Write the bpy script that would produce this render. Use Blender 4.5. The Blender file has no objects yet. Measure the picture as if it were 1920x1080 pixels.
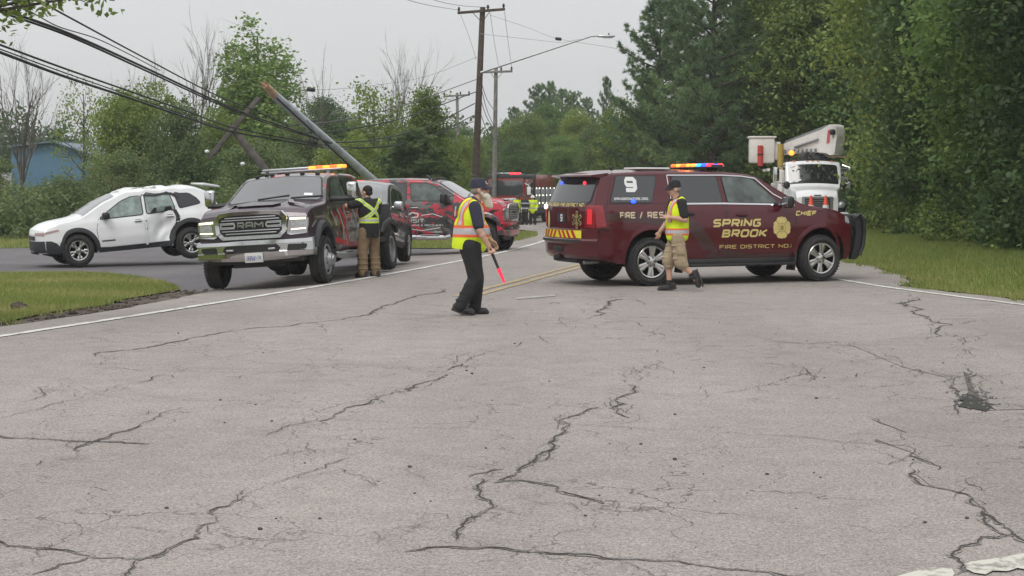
import bpy, bmesh, math, random
import numpy as np
from mathutils import Vector, Matrix, Euler
from mathutils.geometry import tessellate_polygon
R = math.radians
random.seed(7); rng = np.random.default_rng(7)
S = bpy.context.scene; COL = S.collection
# ------------------------------------------------------------------ camera
FPX = 3000.0; EYE = 1.67; PITCH = math.atan(193/FPX)
cd = bpy.data.cameras.new('camera'); cam = bpy.data.objects.new('camera', cd); COL.objects.link(cam)
cam.location = (0, 0, EYE); cam.rotation_euler = (R(90)-PITCH, 0, 0)
cd.sensor_width = 36; cd.lens = 36*FPX/1920; cd.clip_end = 2000; cd.clip_start = .1
S.camera = cam
# ------------------------------------------------------------------ sky, sun, exposure
SUN_EL, SUN_ROT = R(52), R(200)
wd = bpy.data.worlds.new('World'); S.world = wd; wd.use_nodes = True
nt = wd.node_tree; nt.nodes.clear()
def N(t, ty, **k):
    n = t.nodes.new(ty)
    for a, b in k.items(): setattr(n, a, b)
    return n
out = N(nt, 'ShaderNodeOutputWorld'); bg = N(nt, 'ShaderNodeBackground'); bg.inputs['Strength'].default_value = .1
sky = N(nt, 'ShaderNodeTexSky', sky_type='NISHITA', sun_disc=False, sun_elevation=SUN_EL, sun_rotation=SUN_ROT, dust_density=4, air_density=1.5)
tc = N(nt, 'ShaderNodeTexCoord'); sx = N(nt, 'ShaderNodeSeparateXYZ'); nt.links.new(tc.outputs['Generated'], sx.inputs[0])
# overcast cloud deck: zenith about 2.4 times as bright as the horizon, faint soft mottling
mr = N(nt, 'ShaderNodeMapRange'); mr.inputs['From Max'].default_value = 1; mr.inputs['To Min'].default_value = 6.6; mr.inputs['To Max'].default_value = 14.0
nt.links.new(sx.outputs['Z'], mr.inputs['Value'])
cn = N(nt, 'ShaderNodeTexNoise'); cn.inputs['Scale'].default_value = 2.2; cn.inputs['Detail'].default_value = 5
mp = N(nt, 'ShaderNodeMapping'); mp.inputs['Scale'].default_value = (1, 1, 3.5)
nt.links.new(tc.outputs['Generated'], mp.inputs[0]); nt.links.new(mp.outputs[0], cn.inputs['Vector'])
m2 = N(nt, 'ShaderNodeMapRange'); m2.inputs['From Min'].default_value = .3; m2.inputs['From Max'].default_value = .7; m2.inputs['To Min'].default_value = .95; m2.inputs['To Max'].default_value = 1.05
nt.links.new(cn.outputs['Fac'], m2.inputs['Value'])
mu = N(nt, 'ShaderNodeMath', operation='MULTIPLY'); nt.links.new(mr.outputs[0], mu.inputs[0]); nt.links.new(m2.outputs[0], mu.inputs[1])
vs = N(nt, 'ShaderNodeVectorMath', operation='SCALE'); vs.inputs[0].default_value = (.985, .995, 1.01); nt.links.new(mu.outputs[0], vs.inputs['Scale'])
mx = N(nt, 'ShaderNodeMix', data_type='RGBA'); mx.inputs[0].default_value = .94
nt.links.new(sky.outputs[0], mx.inputs[6]); nt.links.new(vs.outputs[0], mx.inputs[7])
nt.links.new(mx.outputs[2], bg.inputs['Color']); nt.links.new(bg.outputs[0], out.inputs['Surface'])
sl = bpy.data.lights.new('sun', 'SUN'); sl.energy = 1.25; sl.angle = R(22); sl.color = (1, .97, .92)
so = bpy.data.objects.new('sun', sl); COL.objects.link(so)
# nishita: rotation measured from +Y, clockwise seen from above
sd = Vector((math.sin(SUN_ROT)*math.cos(SUN_EL), math.cos(SUN_ROT)*math.cos(SUN_EL), math.sin(SUN_EL)))
so.rotation_euler = sd.to_track_quat('Z', 'Y').to_euler(); so.location = sd*60
S.view_settings.view_transform = 'Standard'; S.view_settings.look = 'None'; S.view_settings.exposure = 0; S.view_settings.gamma = 1
S.view_settings.use_curve_mapping = False
S.cycles.max_bounces = 8; S.cycles.transparent_max_bounces = 6; S.cycles.diffuse_bounces = 6; S.cycles.glossy_bounces = 3
S.cycles.use_denoising = True
# ------------------------------------------------------------------ helpers: projection
def ray(px, py):
    u = (px-960)/FPX; v = -(py-540)/FPX
    return Vector((u, math.cos(PITCH)+v*math.sin(PITCH), -math.sin(PITCH)+v*math.cos(PITCH)))
def atY(px, py, Y):
    d = ray(px, py); t = Y/d.y
    return Vector((d.x*t, Y, EYE+d.z*t))
def gat(px, py):
    """the point of the ground seen at this pixel of the photograph"""
    d = ray(px, py); t = (EYE)/(-d.z)
    for _ in range(30):
        t = (EYE-hgt(d.x*t, d.y*t))/(-d.z)
    return d.x*t, d.y*t
LX = np.array([(-40,-22),(0,-11),(10,-8),(17.6,-5.63),(23,-4.06),(29,-2.52),(35,-1.17),(41,.02),(47.7,.95),(54,1.6),(60,1.95),(67,1.95),(75,1.55),(90,.7),(105,-.9),(120,-3.2),(150,-10),(200,-26)], float)
RX = np.array([(-40,16),(0,13),(10,10.9),(17,8.6),(22.3,7.13),(25,6.35),(27.8,5.78),(31.7,5.55),(36,6.0),(41,7.0),(47.7,8.25),(54,9.0),(60,9.4),(67,9.5),(75,9.2),(90,8.5),(105,7.0),(120,4.8),(150,-2),(200,-18)], float)
def smt(tab, y, r):
    return np.mean([np.interp(y+k, tab[:,0], tab[:,1]) for k in np.linspace(-r, r, 7)], axis=0)
def XL(y): return smt(LX, y, 2.5)
def XR(y): return smt(RX, y, 2.0)
def sst(a, b, v):
    t = np.clip((v-a)/(b-a), 0, 1); return t*t*(3-2*t)
def hgt(x, y):
    d = XL(y)-x
    e = np.maximum(0, d-.2)
    left = .22*(1-np.exp(-e*.094/.22))
    right = .10*sst(.6, 5, x-XR(y))
    return -left + right*sst(10, 24, y) - .75*sst(46, 105, y)
def H(x, y): return float(hgt(x, y))
# ------------------------------------------------------------------ helpers: meshes
class MB:
    def __init__(s): s.v = []; s.f = []; s.m = []
    def add(s, vs, fs, m=0):
        o = len(s.v); s.v += [tuple(p) for p in vs]; s.f += [tuple(i+o for i in f) for f in fs]; s.m += [m]*len(fs); return s
    def box(s, c, d, rot=None, bev=0, m=0, seg=2):
        if bev <= 0:
            x, y, z = d[0]/2, d[1]/2, d[2]/2
            vs = [Vector((a*x, b*y, e*z)) for a in (-1,1) for b in (-1,1) for e in (-1,1)]
            fs = [(0,1,3,2),(4,6,7,5),(0,4,5,1),(2,3,7,6),(0,2,6,4),(1,5,7,3)]
        else:
            bm = bmesh.new(); bmesh.ops.create_cube(bm, size=1)
            for q in bm.verts: q.co = Vector((q.co.x*d[0], q.co.y*d[1], q.co.z*d[2]))
            bmesh.ops.bevel(bm, geom=bm.edges[:], offset=min(bev, min(d)*.49), segments=seg, affect='EDGES', profile=.5)
            bm.verts.index_update(); vs = [q.co.copy() for q in bm.verts]; fs = [[q.index for q in f.verts] for f in bm.faces]; bm.free()
        if rot is not None:
            M = Euler(rot).to_matrix() if not isinstance(rot, Matrix) else rot
            vs = [M@q for q in vs]
        c = Vector(c); return s.add([q+c for q in vs], fs, m)
    def tube(s, pts, rad, n=10, m=0, cap=True):
        pts = [Vector(p) for p in pts]; k = len(pts)
        if not hasattr(rad, '__len__'): rad = [rad]*k
        vs = []; up = None
        for i, p in enumerate(pts):
            t = (pts[min(i+1, k-1)]-pts[max(i-1, 0)]).normalized()
            if up is None:
                up = Vector((0,0,1)) if abs(t.z) < .9 else Vector((1,0,0))
            a = t.cross(up)
            if a.length < 1e-5: a = t.orthogonal()
            a.normalize(); b = a.cross(t).normalized(); up = b
            for j in range(n):
                w = 2*math.pi*j/n; vs.append(p+(a*math.cos(w)+b*math.sin(w))*rad[i])
        fs = [(i*n+j, i*n+(j+1)%n, (i+1)*n+(j+1)%n, (i+1)*n+j) for i in range(k-1) for j in range(n)]
        if cap: fs += [tuple(range(n-1, -1, -1)), tuple((k-1)*n+j for j in range(n))]
        return s.add(vs, fs, m)
    def lathe(s, prof, n=32, M=None, m=0, close=False):
        """prof: (r, h) pairs turned about local Z"""
        vs = []; k = len(prof)
        for r, h in prof:
            for j in range(n):
                w = 2*math.pi*j/n; vs.append(Vector((r*math.cos(w), r*math.sin(w), h)))
        rows = k if close else k-1
        fs = [(i*n+j, i*n+(j+1)%n, ((i+1)%k)*n+(j+1)%n, ((i+1)%k)*n+j) for i in range(rows) for j in range(n)]
        if M is not None: vs = [M@q for q in vs]
        return s.add(vs, fs, m)
    def cyl(s, p0, p1, r, n=16, m=0): return s.tube([p0, p1], r, n, m)
    def prism(s, poly, mp, depth, m=0):
        """poly in 2D, mp(u, v, e) to 3D; a slab from e=0 to e=depth"""
        n = len(poly)
        vs = [mp(u, v, 0) for u, v in poly]+[mp(u, v, depth) for u, v in poly]
        tr = tessellate_polygon([[Vector((u, v, 0)) for u, v in poly]])
        fs = [tuple(t) for t in tr]+[tuple(i+n for i in t[::-1]) for t in tr]+[(i, (i+1)%n, (i+1)%n+n, i+n) for i in range(n)]
        return s.add(vs, fs, m)
    def panel(s, poly, mp, cut=.15, m=0, hole=None):
        """polygon in 2D cut on a lattice and laid on a surface mp(u, v)"""
        bm = bmesh.new(); vs = [bm.verts.new((u, v, 0)) for u, v in poly]
        loops = [[bm.edges.new((vs[i], vs[(i+1)%len(vs)])) for i in range(len(vs))]]
        if hole:
            hs = [bm.verts.new((u, v, 0)) for u, v in hole]
            loops.append([bm.edges.new((hs[i], hs[(i+1)%len(hs)])) for i in range(len(hs))])
        bmesh.ops.triangle_fill(bm, edges=[e for l in loops for e in l], use_beauty=True)
        P = np.array(poly)
        for ax in (0, 1):
            a, b = P[:,ax].min(), P[:,ax].max()
            for k in np.arange(math.ceil(a/cut)*cut, b, cut):
                no = (1,0,0) if ax == 0 else (0,1,0)
                bmesh.ops.bisect_plane(bm, geom=bm.verts[:]+bm.edges[:]+bm.faces[:], plane_co=(k if ax==0 else 0, k if ax==1 else 0, 0), plane_no=no, dist=1e-5)
        bm.verts.index_update()
        o = [mp(q.co.x, q.co.y) for q in bm.verts]; fs = [[q.index for q in f.verts] for f in bm.faces]; bm.free()
        return s.add(o, fs, m)
    def grid(s, f, nu, nv, m=0):
        vs = [f(i/nu, j/nv) for i in range(nu+1) for j in range(nv+1)]
        fs = [(i*(nv+1)+j, (i+1)*(nv+1)+j, (i+1)*(nv+1)+j+1, i*(nv+1)+j+1) for i in range(nu) for j in range(nv)]
        return s.add(vs, fs, m)
    def ell(s, c, r, M=None, n=12, m=0):
        vs = []; k = n
        for i in range(k+1):
            a = math.pi*i/k
            for j in range(2*n if False else n+4):
                b = 2*math.pi*j/(n+4)
                vs.append(Vector((r[0]*math.sin(a)*math.cos(b), r[1]*math.sin(a)*math.sin(b), r[2]*math.cos(a))))
        w = n+4
        fs = [(i*w+j, (i+1)*w+j, (i+1)*w+(j+1)%w, i*w+(j+1)%w) for i in range(k) for j in range(w)]
        if M is not None: vs = [M@q for q in vs]
        c = Vector(c); return s.add([q+c for q in vs], fs, m)
    def cap(s, p0, p1, r0, r1, n=12, m=0):
        """capsule with two radii"""
        p0, p1 = Vector(p0), Vector(p1); d = p1-p0; L = d.length
        M = d.to_track_quat('Z', 'Y').to_matrix() if L > 1e-6 else Matrix.Identity(3)
        pr = [(r0*math.sin(a), -r0*math.cos(a)) for a in np.linspace(.02, math.pi/2, 5)]+[(r1*math.cos(a), L+r1*math.sin(a)) for a in np.linspace(0, math.pi/2-.02, 5)]
        vs = [p0+M@Vector((r*math.cos(2*math.pi*j/n), r*math.sin(2*math.pi*j/n), h)) for r, h in pr for j in range(n)]
        k = len(pr)
        fs = [(i*n+j, i*n+(j+1)%n, (i+1)*n+(j+1)%n, (i+1)*n+j) for i in range(k-1) for j in range(n)]+[tuple(range(n-1,-1,-1)), tuple((k-1)*n+j for j in range(n))]
        return s.add(vs, fs, m)
    def mesh(s, name, mats, smooth=True, ang=35, merge=False):
        me = bpy.data.meshes.new(name); me.from_pydata([tuple(q) for q in s.v], [], s.f)
        for x in (mats if isinstance(mats, (list, tuple)) else [mats]): me.materials.append(x)
        if len(me.polygons) == len(s.m): me.polygons.foreach_set('material_index', s.m)
        bm = bmesh.new(); bm.from_mesh(me)
        if merge: bmesh.ops.remove_doubles(bm, verts=bm.verts[:], dist=2e-4)
        bmesh.ops.recalc_face_normals(bm, faces=bm.faces[:]) if merge != 'keep' else None
        bm.to_mesh(me); bm.free()
        if smooth:
            me.polygons.foreach_set('use_smooth', [True]*len(me.polygons)); me.set_sharp_from_angle(angle=R(ang))
        me.update(); return me
    def build(s, name, mats, parent=None, **k):
        return link(name, s.mesh(name, mats, **k), parent)
def link(name, data, parent=None):
    o = bpy.data.objects.new(name, data); COL.objects.link(o)
    if parent is not None: o.parent = parent
    return o
def tag(o, label=None, cat=None, group=None, kind=None):
    if label: o['label'] = label
    if cat: o['category'] = cat
    if group: o['group'] = group
    if kind: o['kind'] = kind
    return o
def thing(name, label, cat, loc=(0,0,0), rot=(0,0,0), group=None):
    o = link(name, None); o.location = loc; o.rotation_euler = rot
    return tag(o, label, cat, group)
def evalmesh(o):
    dg = bpy.context.evaluated_depsgraph_get(); dg.update()
    return bpy.data.meshes.new_from_object(o.evaluated_get(dg), preserve_all_data_layers=True, depsgraph=dg)
def rp(poly, r, n=4):
    """round a polygon's corners"""
    o = []; k = len(poly)
    for i in range(k):
        p = Vector(poly[i]); a = Vector(poly[i-1])-p; b = Vector(poly[(i+1)%k])-p
        q = min(r, a.length*.45, b.length*.45); A = p+a.normalized()*q; B = p+b.normalized()*q
        for t in np.linspace(0, 1, n): o.append(tuple((1-t)**2*A+2*t*(1-t)*p+t*t*B))
    return o
def grow(poly, d):
    """offset a polygon outward by d (sign by orientation)"""
    k = len(poly); A = sum(poly[i][0]*poly[(i+1)%k][1]-poly[(i+1)%k][0]*poly[i][1] for i in range(k)); sg = 1 if A > 0 else -1
    o = []
    for i in range(k):
        p = Vector(poly[i]); a = (p-Vector(poly[i-1])).normalized(); b = (Vector(poly[(i+1)%k])-p).normalized()
        na = Vector((a.y, -a.x))*sg; nb = Vector((b.y, -b.x))*sg; m = (na+nb)
        if m.length < 1e-4: m = na
        m.normalize(); c = max(.5, m.dot(na)); o.append(tuple(p+m*d/c))
    return o
def text_mb(mb, s, width, height, mp, shear=0, bold=0, m=0, cut=None, spacing=1.0):
    """lettering: lays a string in the box (0..width, 0..height) through mp(u, v)"""
    cu = bpy.data.curves.new('t', 'FONT'); cu.body = s; cu.size = 1; cu.offset = bold; cu.resolution_u = 3; cu.space_character = spacing; cu.shear = shear
    ob = bpy.data.objects.new('t', cu); COL.objects.link(ob); me = evalmesh(ob)
    P = np.array([v.co[:2] for v in me.vertices])
    if len(P):
        a, b = P.min(0), P.max(0)
        vs = [mp((p[0]-a[0])/(b[0]-a[0])*width, (p[1]-a[1])/(b[1]-a[1])*height) for p in P]
        mb.add(vs, [tuple(f.vertices) for f in me.polygons], m)
    bpy.data.objects.remove(ob); bpy.data.curves.remove(cu); bpy.data.meshes.remove(me)
# ------------------------------------------------------------------ materials
def mat(name, col, rough=.5, metal=0, coat=0, spec=.5, var=0, vscale=8, emit=0, bump=0, bscale=60, trans=0, dirt=None):
    m = bpy.data.materials.new(name); m.use_nodes = True; t = m.node_tree; b = t.nodes['Principled BSDF']
    b.inputs['Base Color'].default_value = (*col, 1); b.inputs['Roughness'].default_value = rough; b.inputs['Metallic'].default_value = metal
    b.inputs['Coat Weight'].default_value = coat; b.inputs['Coat Roughness'].default_value = .04; b.inputs['Specular IOR Level'].default_value = spec
    if trans: b.inputs['Transmission Weight'].default_value = trans
    if emit: b.inputs['Emission Color'].default_value = (*col, 1); b.inputs['Emission Strength'].default_value = emit
    if var or bump or dirt:
        tc = N(t, 'ShaderNodeTexCoord'); nz = N(t, 'ShaderNodeTexNoise'); nz.inputs['Scale'].default_value = vscale; nz.inputs['Detail'].default_value = 6
        t.links.new(tc.outputs['Object'], nz.inputs['Vector'])
    if var:
        r = N(t, 'ShaderNodeMapRange'); r.inputs['From Min'].default_value = .3; r.inputs['From Max'].default_value = .7; r.inputs['To Min'].default_value = 1-var; r.inputs['To Max'].default_value = 1+var
        t.links.new(nz.outputs['Fac'], r.inputs['Value'])
        vm = N(t, 'ShaderNodeVectorMath', operation='SCALE'); vm.inputs[0].default_value = col; t.links.new(r.outputs[0], vm.inputs['Scale'])
        t.links.new(vm.outputs[0], b.inputs['Base Color']); last = vm.outputs[0]
    if dirt:
        dc, amt = dirt
        d2 = N(t, 'ShaderNodeTexNoise'); d2.inputs['Scale'].default_value = 3; d2.inputs['Detail'].default_value = 8; t.links.new(tc.outputs['Object'], d2.inputs['Vector'])
        r2 = N(t, 'ShaderNodeMapRange'); r2.inputs['From Min'].default_value = .42; r2.inputs['From Max'].default_value = .75; r2.inputs['To Max'].default_value = amt
        t.links.new(d2.outputs['Fac'], r2.inputs['Value'])
        mm = N(t, 'ShaderNodeMix', data_type='RGBA'); mm.inputs[6].default_value = (*col, 1); mm.inputs[7].default_value = (*dc, 1)
        t.links.new(r2.outputs[0], mm.inputs[0])
        if var: t.links.new(last, mm.inputs[6])
        t.links.new(mm.outputs[2], b.inputs['Base Color'])
        r3 = N(t, 'ShaderNodeMapRange'); r3.inputs['To Min'].default_value = rough; r3.inputs['To Max'].default_value = min(1, rough+.4); t.links.new(r2.outputs[0], r3.inputs['Value']); t.links.new(r3.outputs[0], b.inputs['Roughness'])
    if bump:
        bn = N(t, 'ShaderNodeTexNoise'); bn.inputs['Scale'].default_value = bscale; bn.inputs['Detail'].default_value = 4; t.links.new(tc.outputs['Object'], bn.inputs['Vector'])
        bp = N(t, 'ShaderNodeBump'); bp.inputs['Strength'].default_value = bump; bp.inputs['Distance'].default_value = .02
        t.links.new(bn.outputs['Fac'], bp.inputs['Height']); t.links.new(bp.outputs[0], b.inputs['Normal'])
    return m
M = {}
M['maroon'] = mat('maroon_paint', (.078, .0035, .0095), .32, 0, .75, spec=.3, dirt=((.085, .018, .02), .2))
M['dark_swoosh'] = mat('dark_swoosh_film', (.048, .018, .017), .3, 0, .5)
M['black'] = mat('black_plastic', (.018, .018, .02), .5, var=.15)
M['trim'] = mat('dark_grey_cladding', (.03, .032, .036), .6, var=.2, vscale=20)
M['rubber'] = mat('tyre_rubber', (.022, .022, .023), .8, var=.3, vscale=12, dirt=((.07, .062, .055), .5))
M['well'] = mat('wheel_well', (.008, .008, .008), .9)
M['glass'] = mat('tinted_glass', (.012, .014, .016), .04, spec=.8)
M['glass_ws'] = mat('windscreen_glass', (.05,.054,.06), .05, coat=1, spec=1.0, var=.3, vscale=2)
M['glass_mid'] = mat('painted_reflection_glass', (.075, .095, .088), .05, spec=.8, var=.55, vscale=5)  # pale mottled base colour stands in for reflections and the interior seen through
M['glass_privacy'] = mat('privacy_glass', (.03, .032, .036), .06, spec=1.0)
M['glass_frost'] = mat('window_backed_by_white_airbag', (.25, .31, .295), .12, var=.35, vscale=7)
M['chrome'] = mat('chrome', (.62, .62, .63), .1, 1)
M['alloy'] = mat('alloy_rim', (.55, .54, .52), .28, 1, var=.08)
M['steel'] = mat('grey_steel', (.33, .34, .35), .45, .7, var=.15)
M['gold'] = mat('gold_lettering', (.62, .50, .19), .45, .1)
M['cream'] = mat('cream_lettering', (.62, .52, .36), .5)
M['white_film'] = mat('white_film', (.75, .75, .75), .5)
M['white_paint'] = mat('white_car_paint', (.83, .84, .85), .3, 0, .6, dirt=((.6, .58, .55), .25))
M['white_dirty'] = mat('white_fibreglass', (.76, .74, .70), .5, var=.06, dirt=((.5, .46, .4), .3))
M['red_lens'] = mat('red_lens', (.24, .006, .012), .15, coat=.6)
M['clear_lens'] = mat('clear_lens', (.42, .43, .44), .08, .3, coat=.8, var=.3, vscale=30)
M['lit_white'] = mat('lit_white_lamp', (1, .93, .8), .3, emit=3.0)
M['drl'] = mat('daytime_lamp', (1, .88, .6), .3, emit=1.6)
M['lit_red'] = mat('lit_red_lamp', (1, 0.03, 0.05), .3, emit=2.2)
M['lit_amber'] = mat('lit_amber_lamp', (1, 0.26, 0.03), .3, emit=2.6)
M['lit_blue'] = mat('lit_blue_lamp', (0.02, 0.07, 1), .3, emit=3.2)
M['lit_cyan'] = mat('lit_cyan_lamp', (0.03, 0.35, 1), .3, emit=2.6)
M['lit_orange'] = mat('lit_orange_lamp', (1, 0.13, 0.02), .3, emit=2)
M['yellow_film'] = mat('yellow_reflective_film', (.75, .68, .05), .4)
M['red_film'] = mat('red_reflective_film', (.45, .02, .03), .4)
M['grey_paint'] = mat('graphite_paint', (.10, .105, .11), .25, .3, .8, dirt=((.13, .125, .12), .3))
M['silver'] = mat('silver_trim', (.5, .51, .53), .3, .7)
M['hivis'] = mat('hi_vis_yellow_cloth', (.68, .85, .02), .85, var=.10, vscale=9, bump=.25, bscale=25)
M['orange_band'] = mat('orange_band', (.85, .15, .06), .8)
M['silver_band'] = mat('silver_reflective_band', (.46, .45, .46), .45, var=.1)
M['lime_band'] = mat('lime_band', (.55, .78, .05), .8)
M['navy'] = mat('navy_cloth', (.028, .03, .052), .9, var=.2, vscale=14, bump=.3, bscale=30)
M['black_cloth'] = mat('black_cloth', (.018, .018, .02), .92, var=.25, vscale=10, bump=.4, bscale=22)
M['khaki'] = mat('khaki_cloth', (.36, .28, .185), .95, var=.14, vscale=10, bump=.5, bscale=18)
M['tan'] = mat('brown_work_cloth', (.22, .155, .09), .95, var=.2, vscale=9, bump=.6, bscale=16)
M['skin'] = mat('skin', (.52, .31, .225), .6, var=.1, vscale=14)
M['beard'] = mat('white_beard', (.62, .56, .46), .95, var=.2, vscale=40, bump=.6, bscale=70)
M['greyhair'] = mat('grey_hair', (.25, .22, .19), .9, var=.3, vscale=60)
M['darkhair'] = mat('dark_hair', (.02, .015, .012), .9)
M['shoe'] = mat('dark_shoe', (.03, .028, .028), .75, var=.3, vscale=20)
M['sole'] = mat('shoe_sole', (.05, .048, .045), .9)
M['wand'] = mat('lit_red_wand', (1, .03, .08), .4, emit=.9)
M['wood'] = mat('weathered_pole_wood', (.085, .062, .05), .9, var=.35, vscale=6, bump=.5, bscale=30)
M['wood_grey'] = mat('grey_pole_wood', (.2, .19, .175), .9, var=.3, vscale=5, bump=.4, bscale=30)
M['wood_mid'] = mat('dark_grey_pole_wood', (.105, .095, .085), .9, var=.3, vscale=5, bump=.4, bscale=30)
M['wood_raw'] = mat('raw_splintered_wood', (.52, .36, .24), .9, var=.35, vscale=12)
M['galv'] = mat('blue_grey_pole', (.47, .51, .56), .55, .2, var=.2, vscale=3)
M['wire'] = mat('black_cable', (.02, .02, .022), .7)
M['wire_thin'] = mat('grey_wire', (.12, .12, .125), .6, .4)
M['cone'] = mat('orange_cone', (.85, .1, .05), .6)
M['grille'] = mat('black_grille', (.012, .012, .013), .35, spec=.6)
M['barkd'] = mat('dark_bark', (.075, .064, .056), .95, var=.35, vscale=4, bump=.6, bscale=14)
M['barkl'] = mat('grey_bark', (.13, .115, .1), .95, var=.3, vscale=4, bump=.5, bscale=14)
M['fire_red'] = mat('fire_engine_red', (.28, .025, .018), .3, 0, .7)
M['plate_white'] = mat('plate_white', (.6, .6, .58), .5)
M['blue_ink'] = mat('blue_ink', (.03, .06, .25), .5)
M['mud'] = mat('black_ink', (.015, .015, .015), .5)
def camo(name, cols, scale, coat=.6, seed=0):
    m = bpy.data.materials.new(name); m.use_nodes = True; t = m.node_tree; b = t.nodes['Principled BSDF']
    b.inputs['Roughness'].default_value = .3; b.inputs['Coat Weight'].default_value = coat
    tc = N(t, 'ShaderNodeTexCoord'); mp = N(t, 'ShaderNodeMapping'); mp.inputs['Location'].default_value = (seed, seed*.7, seed*.3); mp.inputs['Scale'].default_value = (.75, .75, 1.25)
    t.links.new(tc.outputs['Object'], mp.inputs[0])
    prev = None
    for i, (c, th) in enumerate(cols):
        if i == 0:
            rgb = N(t, 'ShaderNodeRGB'); rgb.outputs[0].default_value = (*c, 1); prev = rgb.outputs[0]; continue
        nz = N(t, 'ShaderNodeTexNoise', noise_dimensions='4D'); nz.inputs['W'].default_value = i*3.7; nz.inputs['Scale'].default_value = scale*(1+.15*i); nz.inputs['Detail'].default_value = 2.5; nz.inputs['Distortion'].default_value = 1.1
        t.links.new(mp.outputs[0], nz.inputs['Vector'])
        gt = N(t, 'ShaderNodeMath', operation='GREATER_THAN'); gt.inputs[1].default_value = th; t.links.new(nz.outputs['Fac'], gt.inputs[0])
        mx = N(t, 'ShaderNodeMix', data_type='RGBA'); mx.inputs[7].default_value = (*c, 1); t.links.new(gt.outputs[0], mx.inputs[0]); t.links.new(prev, mx.inputs[6]); prev = mx.outputs[2]
    t.links.new(prev, b.inputs['Base Color']); return m
M['camo_red'] = camo('red_black_camouflage_wrap', [((.045,.042,.043),0),((.12,.115,.11),.55),((.42,.016,.04),.555),((.014,.014,.014),.585)], 2.9)
M['camo_hood'] = camo('mostly_red_camouflage_wrap', [((.5,.018,.045),0),((.045,.042,.043),.56),((.014,.014,.014),.62)], 2.6, .6, 3)
M['camo_door'] = camo('grey_red_graphic_wrap', [((.07,.065,.062),0),((.22,.21,.2),.56),((.32,.02,.03),.58),((.012,.012,.012),.575)], 2.3, .6, 5)
M['ram_dark'] = mat('dark_plum_paint', (.045, .022, .036), .3, .1, .6, var=.3, vscale=2)
# ================================================================== ground
def asphalt(name, c0, c1, rough=.85, grain=1.0):
    m = bpy.data.materials.new(name); m.use_nodes = True; t = m.node_tree; b = t.nodes['Principled BSDF']; L = t.links.new
    tc = N(t, 'ShaderNodeTexCoord')
    def noise(scale, detail=4, sc=(1,1,1), rot=0, dist=0):
        mp = N(t, 'ShaderNodeMapping'); mp.inputs['Scale'].default_value = sc; mp.inputs['Rotation'].default_value = (0,0,rot); L(tc.outputs['Object'], mp.inputs[0])
        n = N(t, 'ShaderNodeTexNoise'); n.inputs['Scale'].default_value = scale; n.inputs['Detail'].default_value = detail; n.inputs['Distortion'].default_value = dist; L(mp.outputs[0], n.inputs['Vector']); return n.outputs['Fac']
    def rng_(s, a, b_, c, d):
        r = N(t, 'ShaderNodeMapRange'); r.inputs['From Min'].default_value = a; r.inputs['From Max'].default_value = b_; r.inputs['To Min'].default_value = c; r.inputs['To Max'].default_value = d; L(s, r.inputs['Value']); return r.outputs[0]
    def mul(a, b_):
        n = N(t, 'ShaderNodeMath', operation='MULTIPLY'); L(a, n.inputs[0]); L(b_, n.inputs[1]); return n.outputs[0]
    mix = N(t, 'ShaderNodeMix', data_type='RGBA'); mix.inputs[6].default_value = (*c0, 1); mix.inputs[7].default_value = (*c1, 1)
    L(rng_(noise(.22, 5), .35, .65, 0, 1), mix.inputs[0])
    wear = rng_(noise(.55, 4, (1, .12, 1), R(14)), .33, .67, .90, 1.07)       # streaks along the lanes
    blot = mul(rng_(noise(3.2, 6), .3, .7, .92, 1.07), rng_(noise(.9, 7, dist=.6), .60, .74, 1, .84))
    v = N(t, 'ShaderNodeTexVoronoi'); v.inputs['Scale'].default_value = 130; L(tc.outputs['Object'], v.inputs['Vector'])
    sv = N(t, 'ShaderNodeSeparateXYZ'); L(v.outputs['Color'], sv.inputs[0])
    g1 = rng_(sv.outputs[0], 0, 1, 1-.36*grain, 1+.36*grain)
    g2 = rng_(noise(42, 3), .3, .7, 1-.14*grain, 1+.14*grain)
    # hairline cracks, only in some zones
    vc = N(t, 'ShaderNodeTexVoronoi', feature='DISTANCE_TO_EDGE'); vc.inputs['Scale'].default_value = 1.15
    dn = N(t, 'ShaderNodeTexNoise'); dn.inputs['Scale'].default_value = 2.4; dn.inputs['Detail'].default_value = 6; L(tc.outputs['Object'], dn.inputs['Vector'])
    va = N(t, 'ShaderNodeVectorMath', operation='MULTIPLY_ADD'); va.inputs[1].default_value = (.75,.75,.75); L(dn.outputs['Color'], va.inputs[0]); L(tc.outputs['Object'], va.inputs[2]); L(va.outputs[0], vc.inputs['Vector'])
    line = rng_(vc.outputs['Distance'], .002, .009, 1, 0); zone = rng_(noise(.33, 3), .38, .56, 0, .9)
    ck = rng_(mul(line, zone), 0, 1, 1, .25)
    f = mul(mul(mul(wear, blot), mul(g1, g2)), ck)
    sc = N(t, 'ShaderNodeVectorMath', operation='SCALE'); L(mix.outputs[2], sc.inputs[0]); L(f, sc.inputs['Scale']); L(sc.outputs[0], b.inputs['Base Color'])
    b.inputs['Roughness'].default_value = rough; b.inputs['Specular IOR Level'].default_value = .35
    bp = N(t, 'ShaderNodeBump'); bp.inputs['Strength'].default_value = .35; bp.inputs['Distance'].default_value = .006; L(v.outputs['Distance'], bp.inputs['Height']); L(bp.outputs[0], b.inputs['Normal'])
    return m
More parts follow.
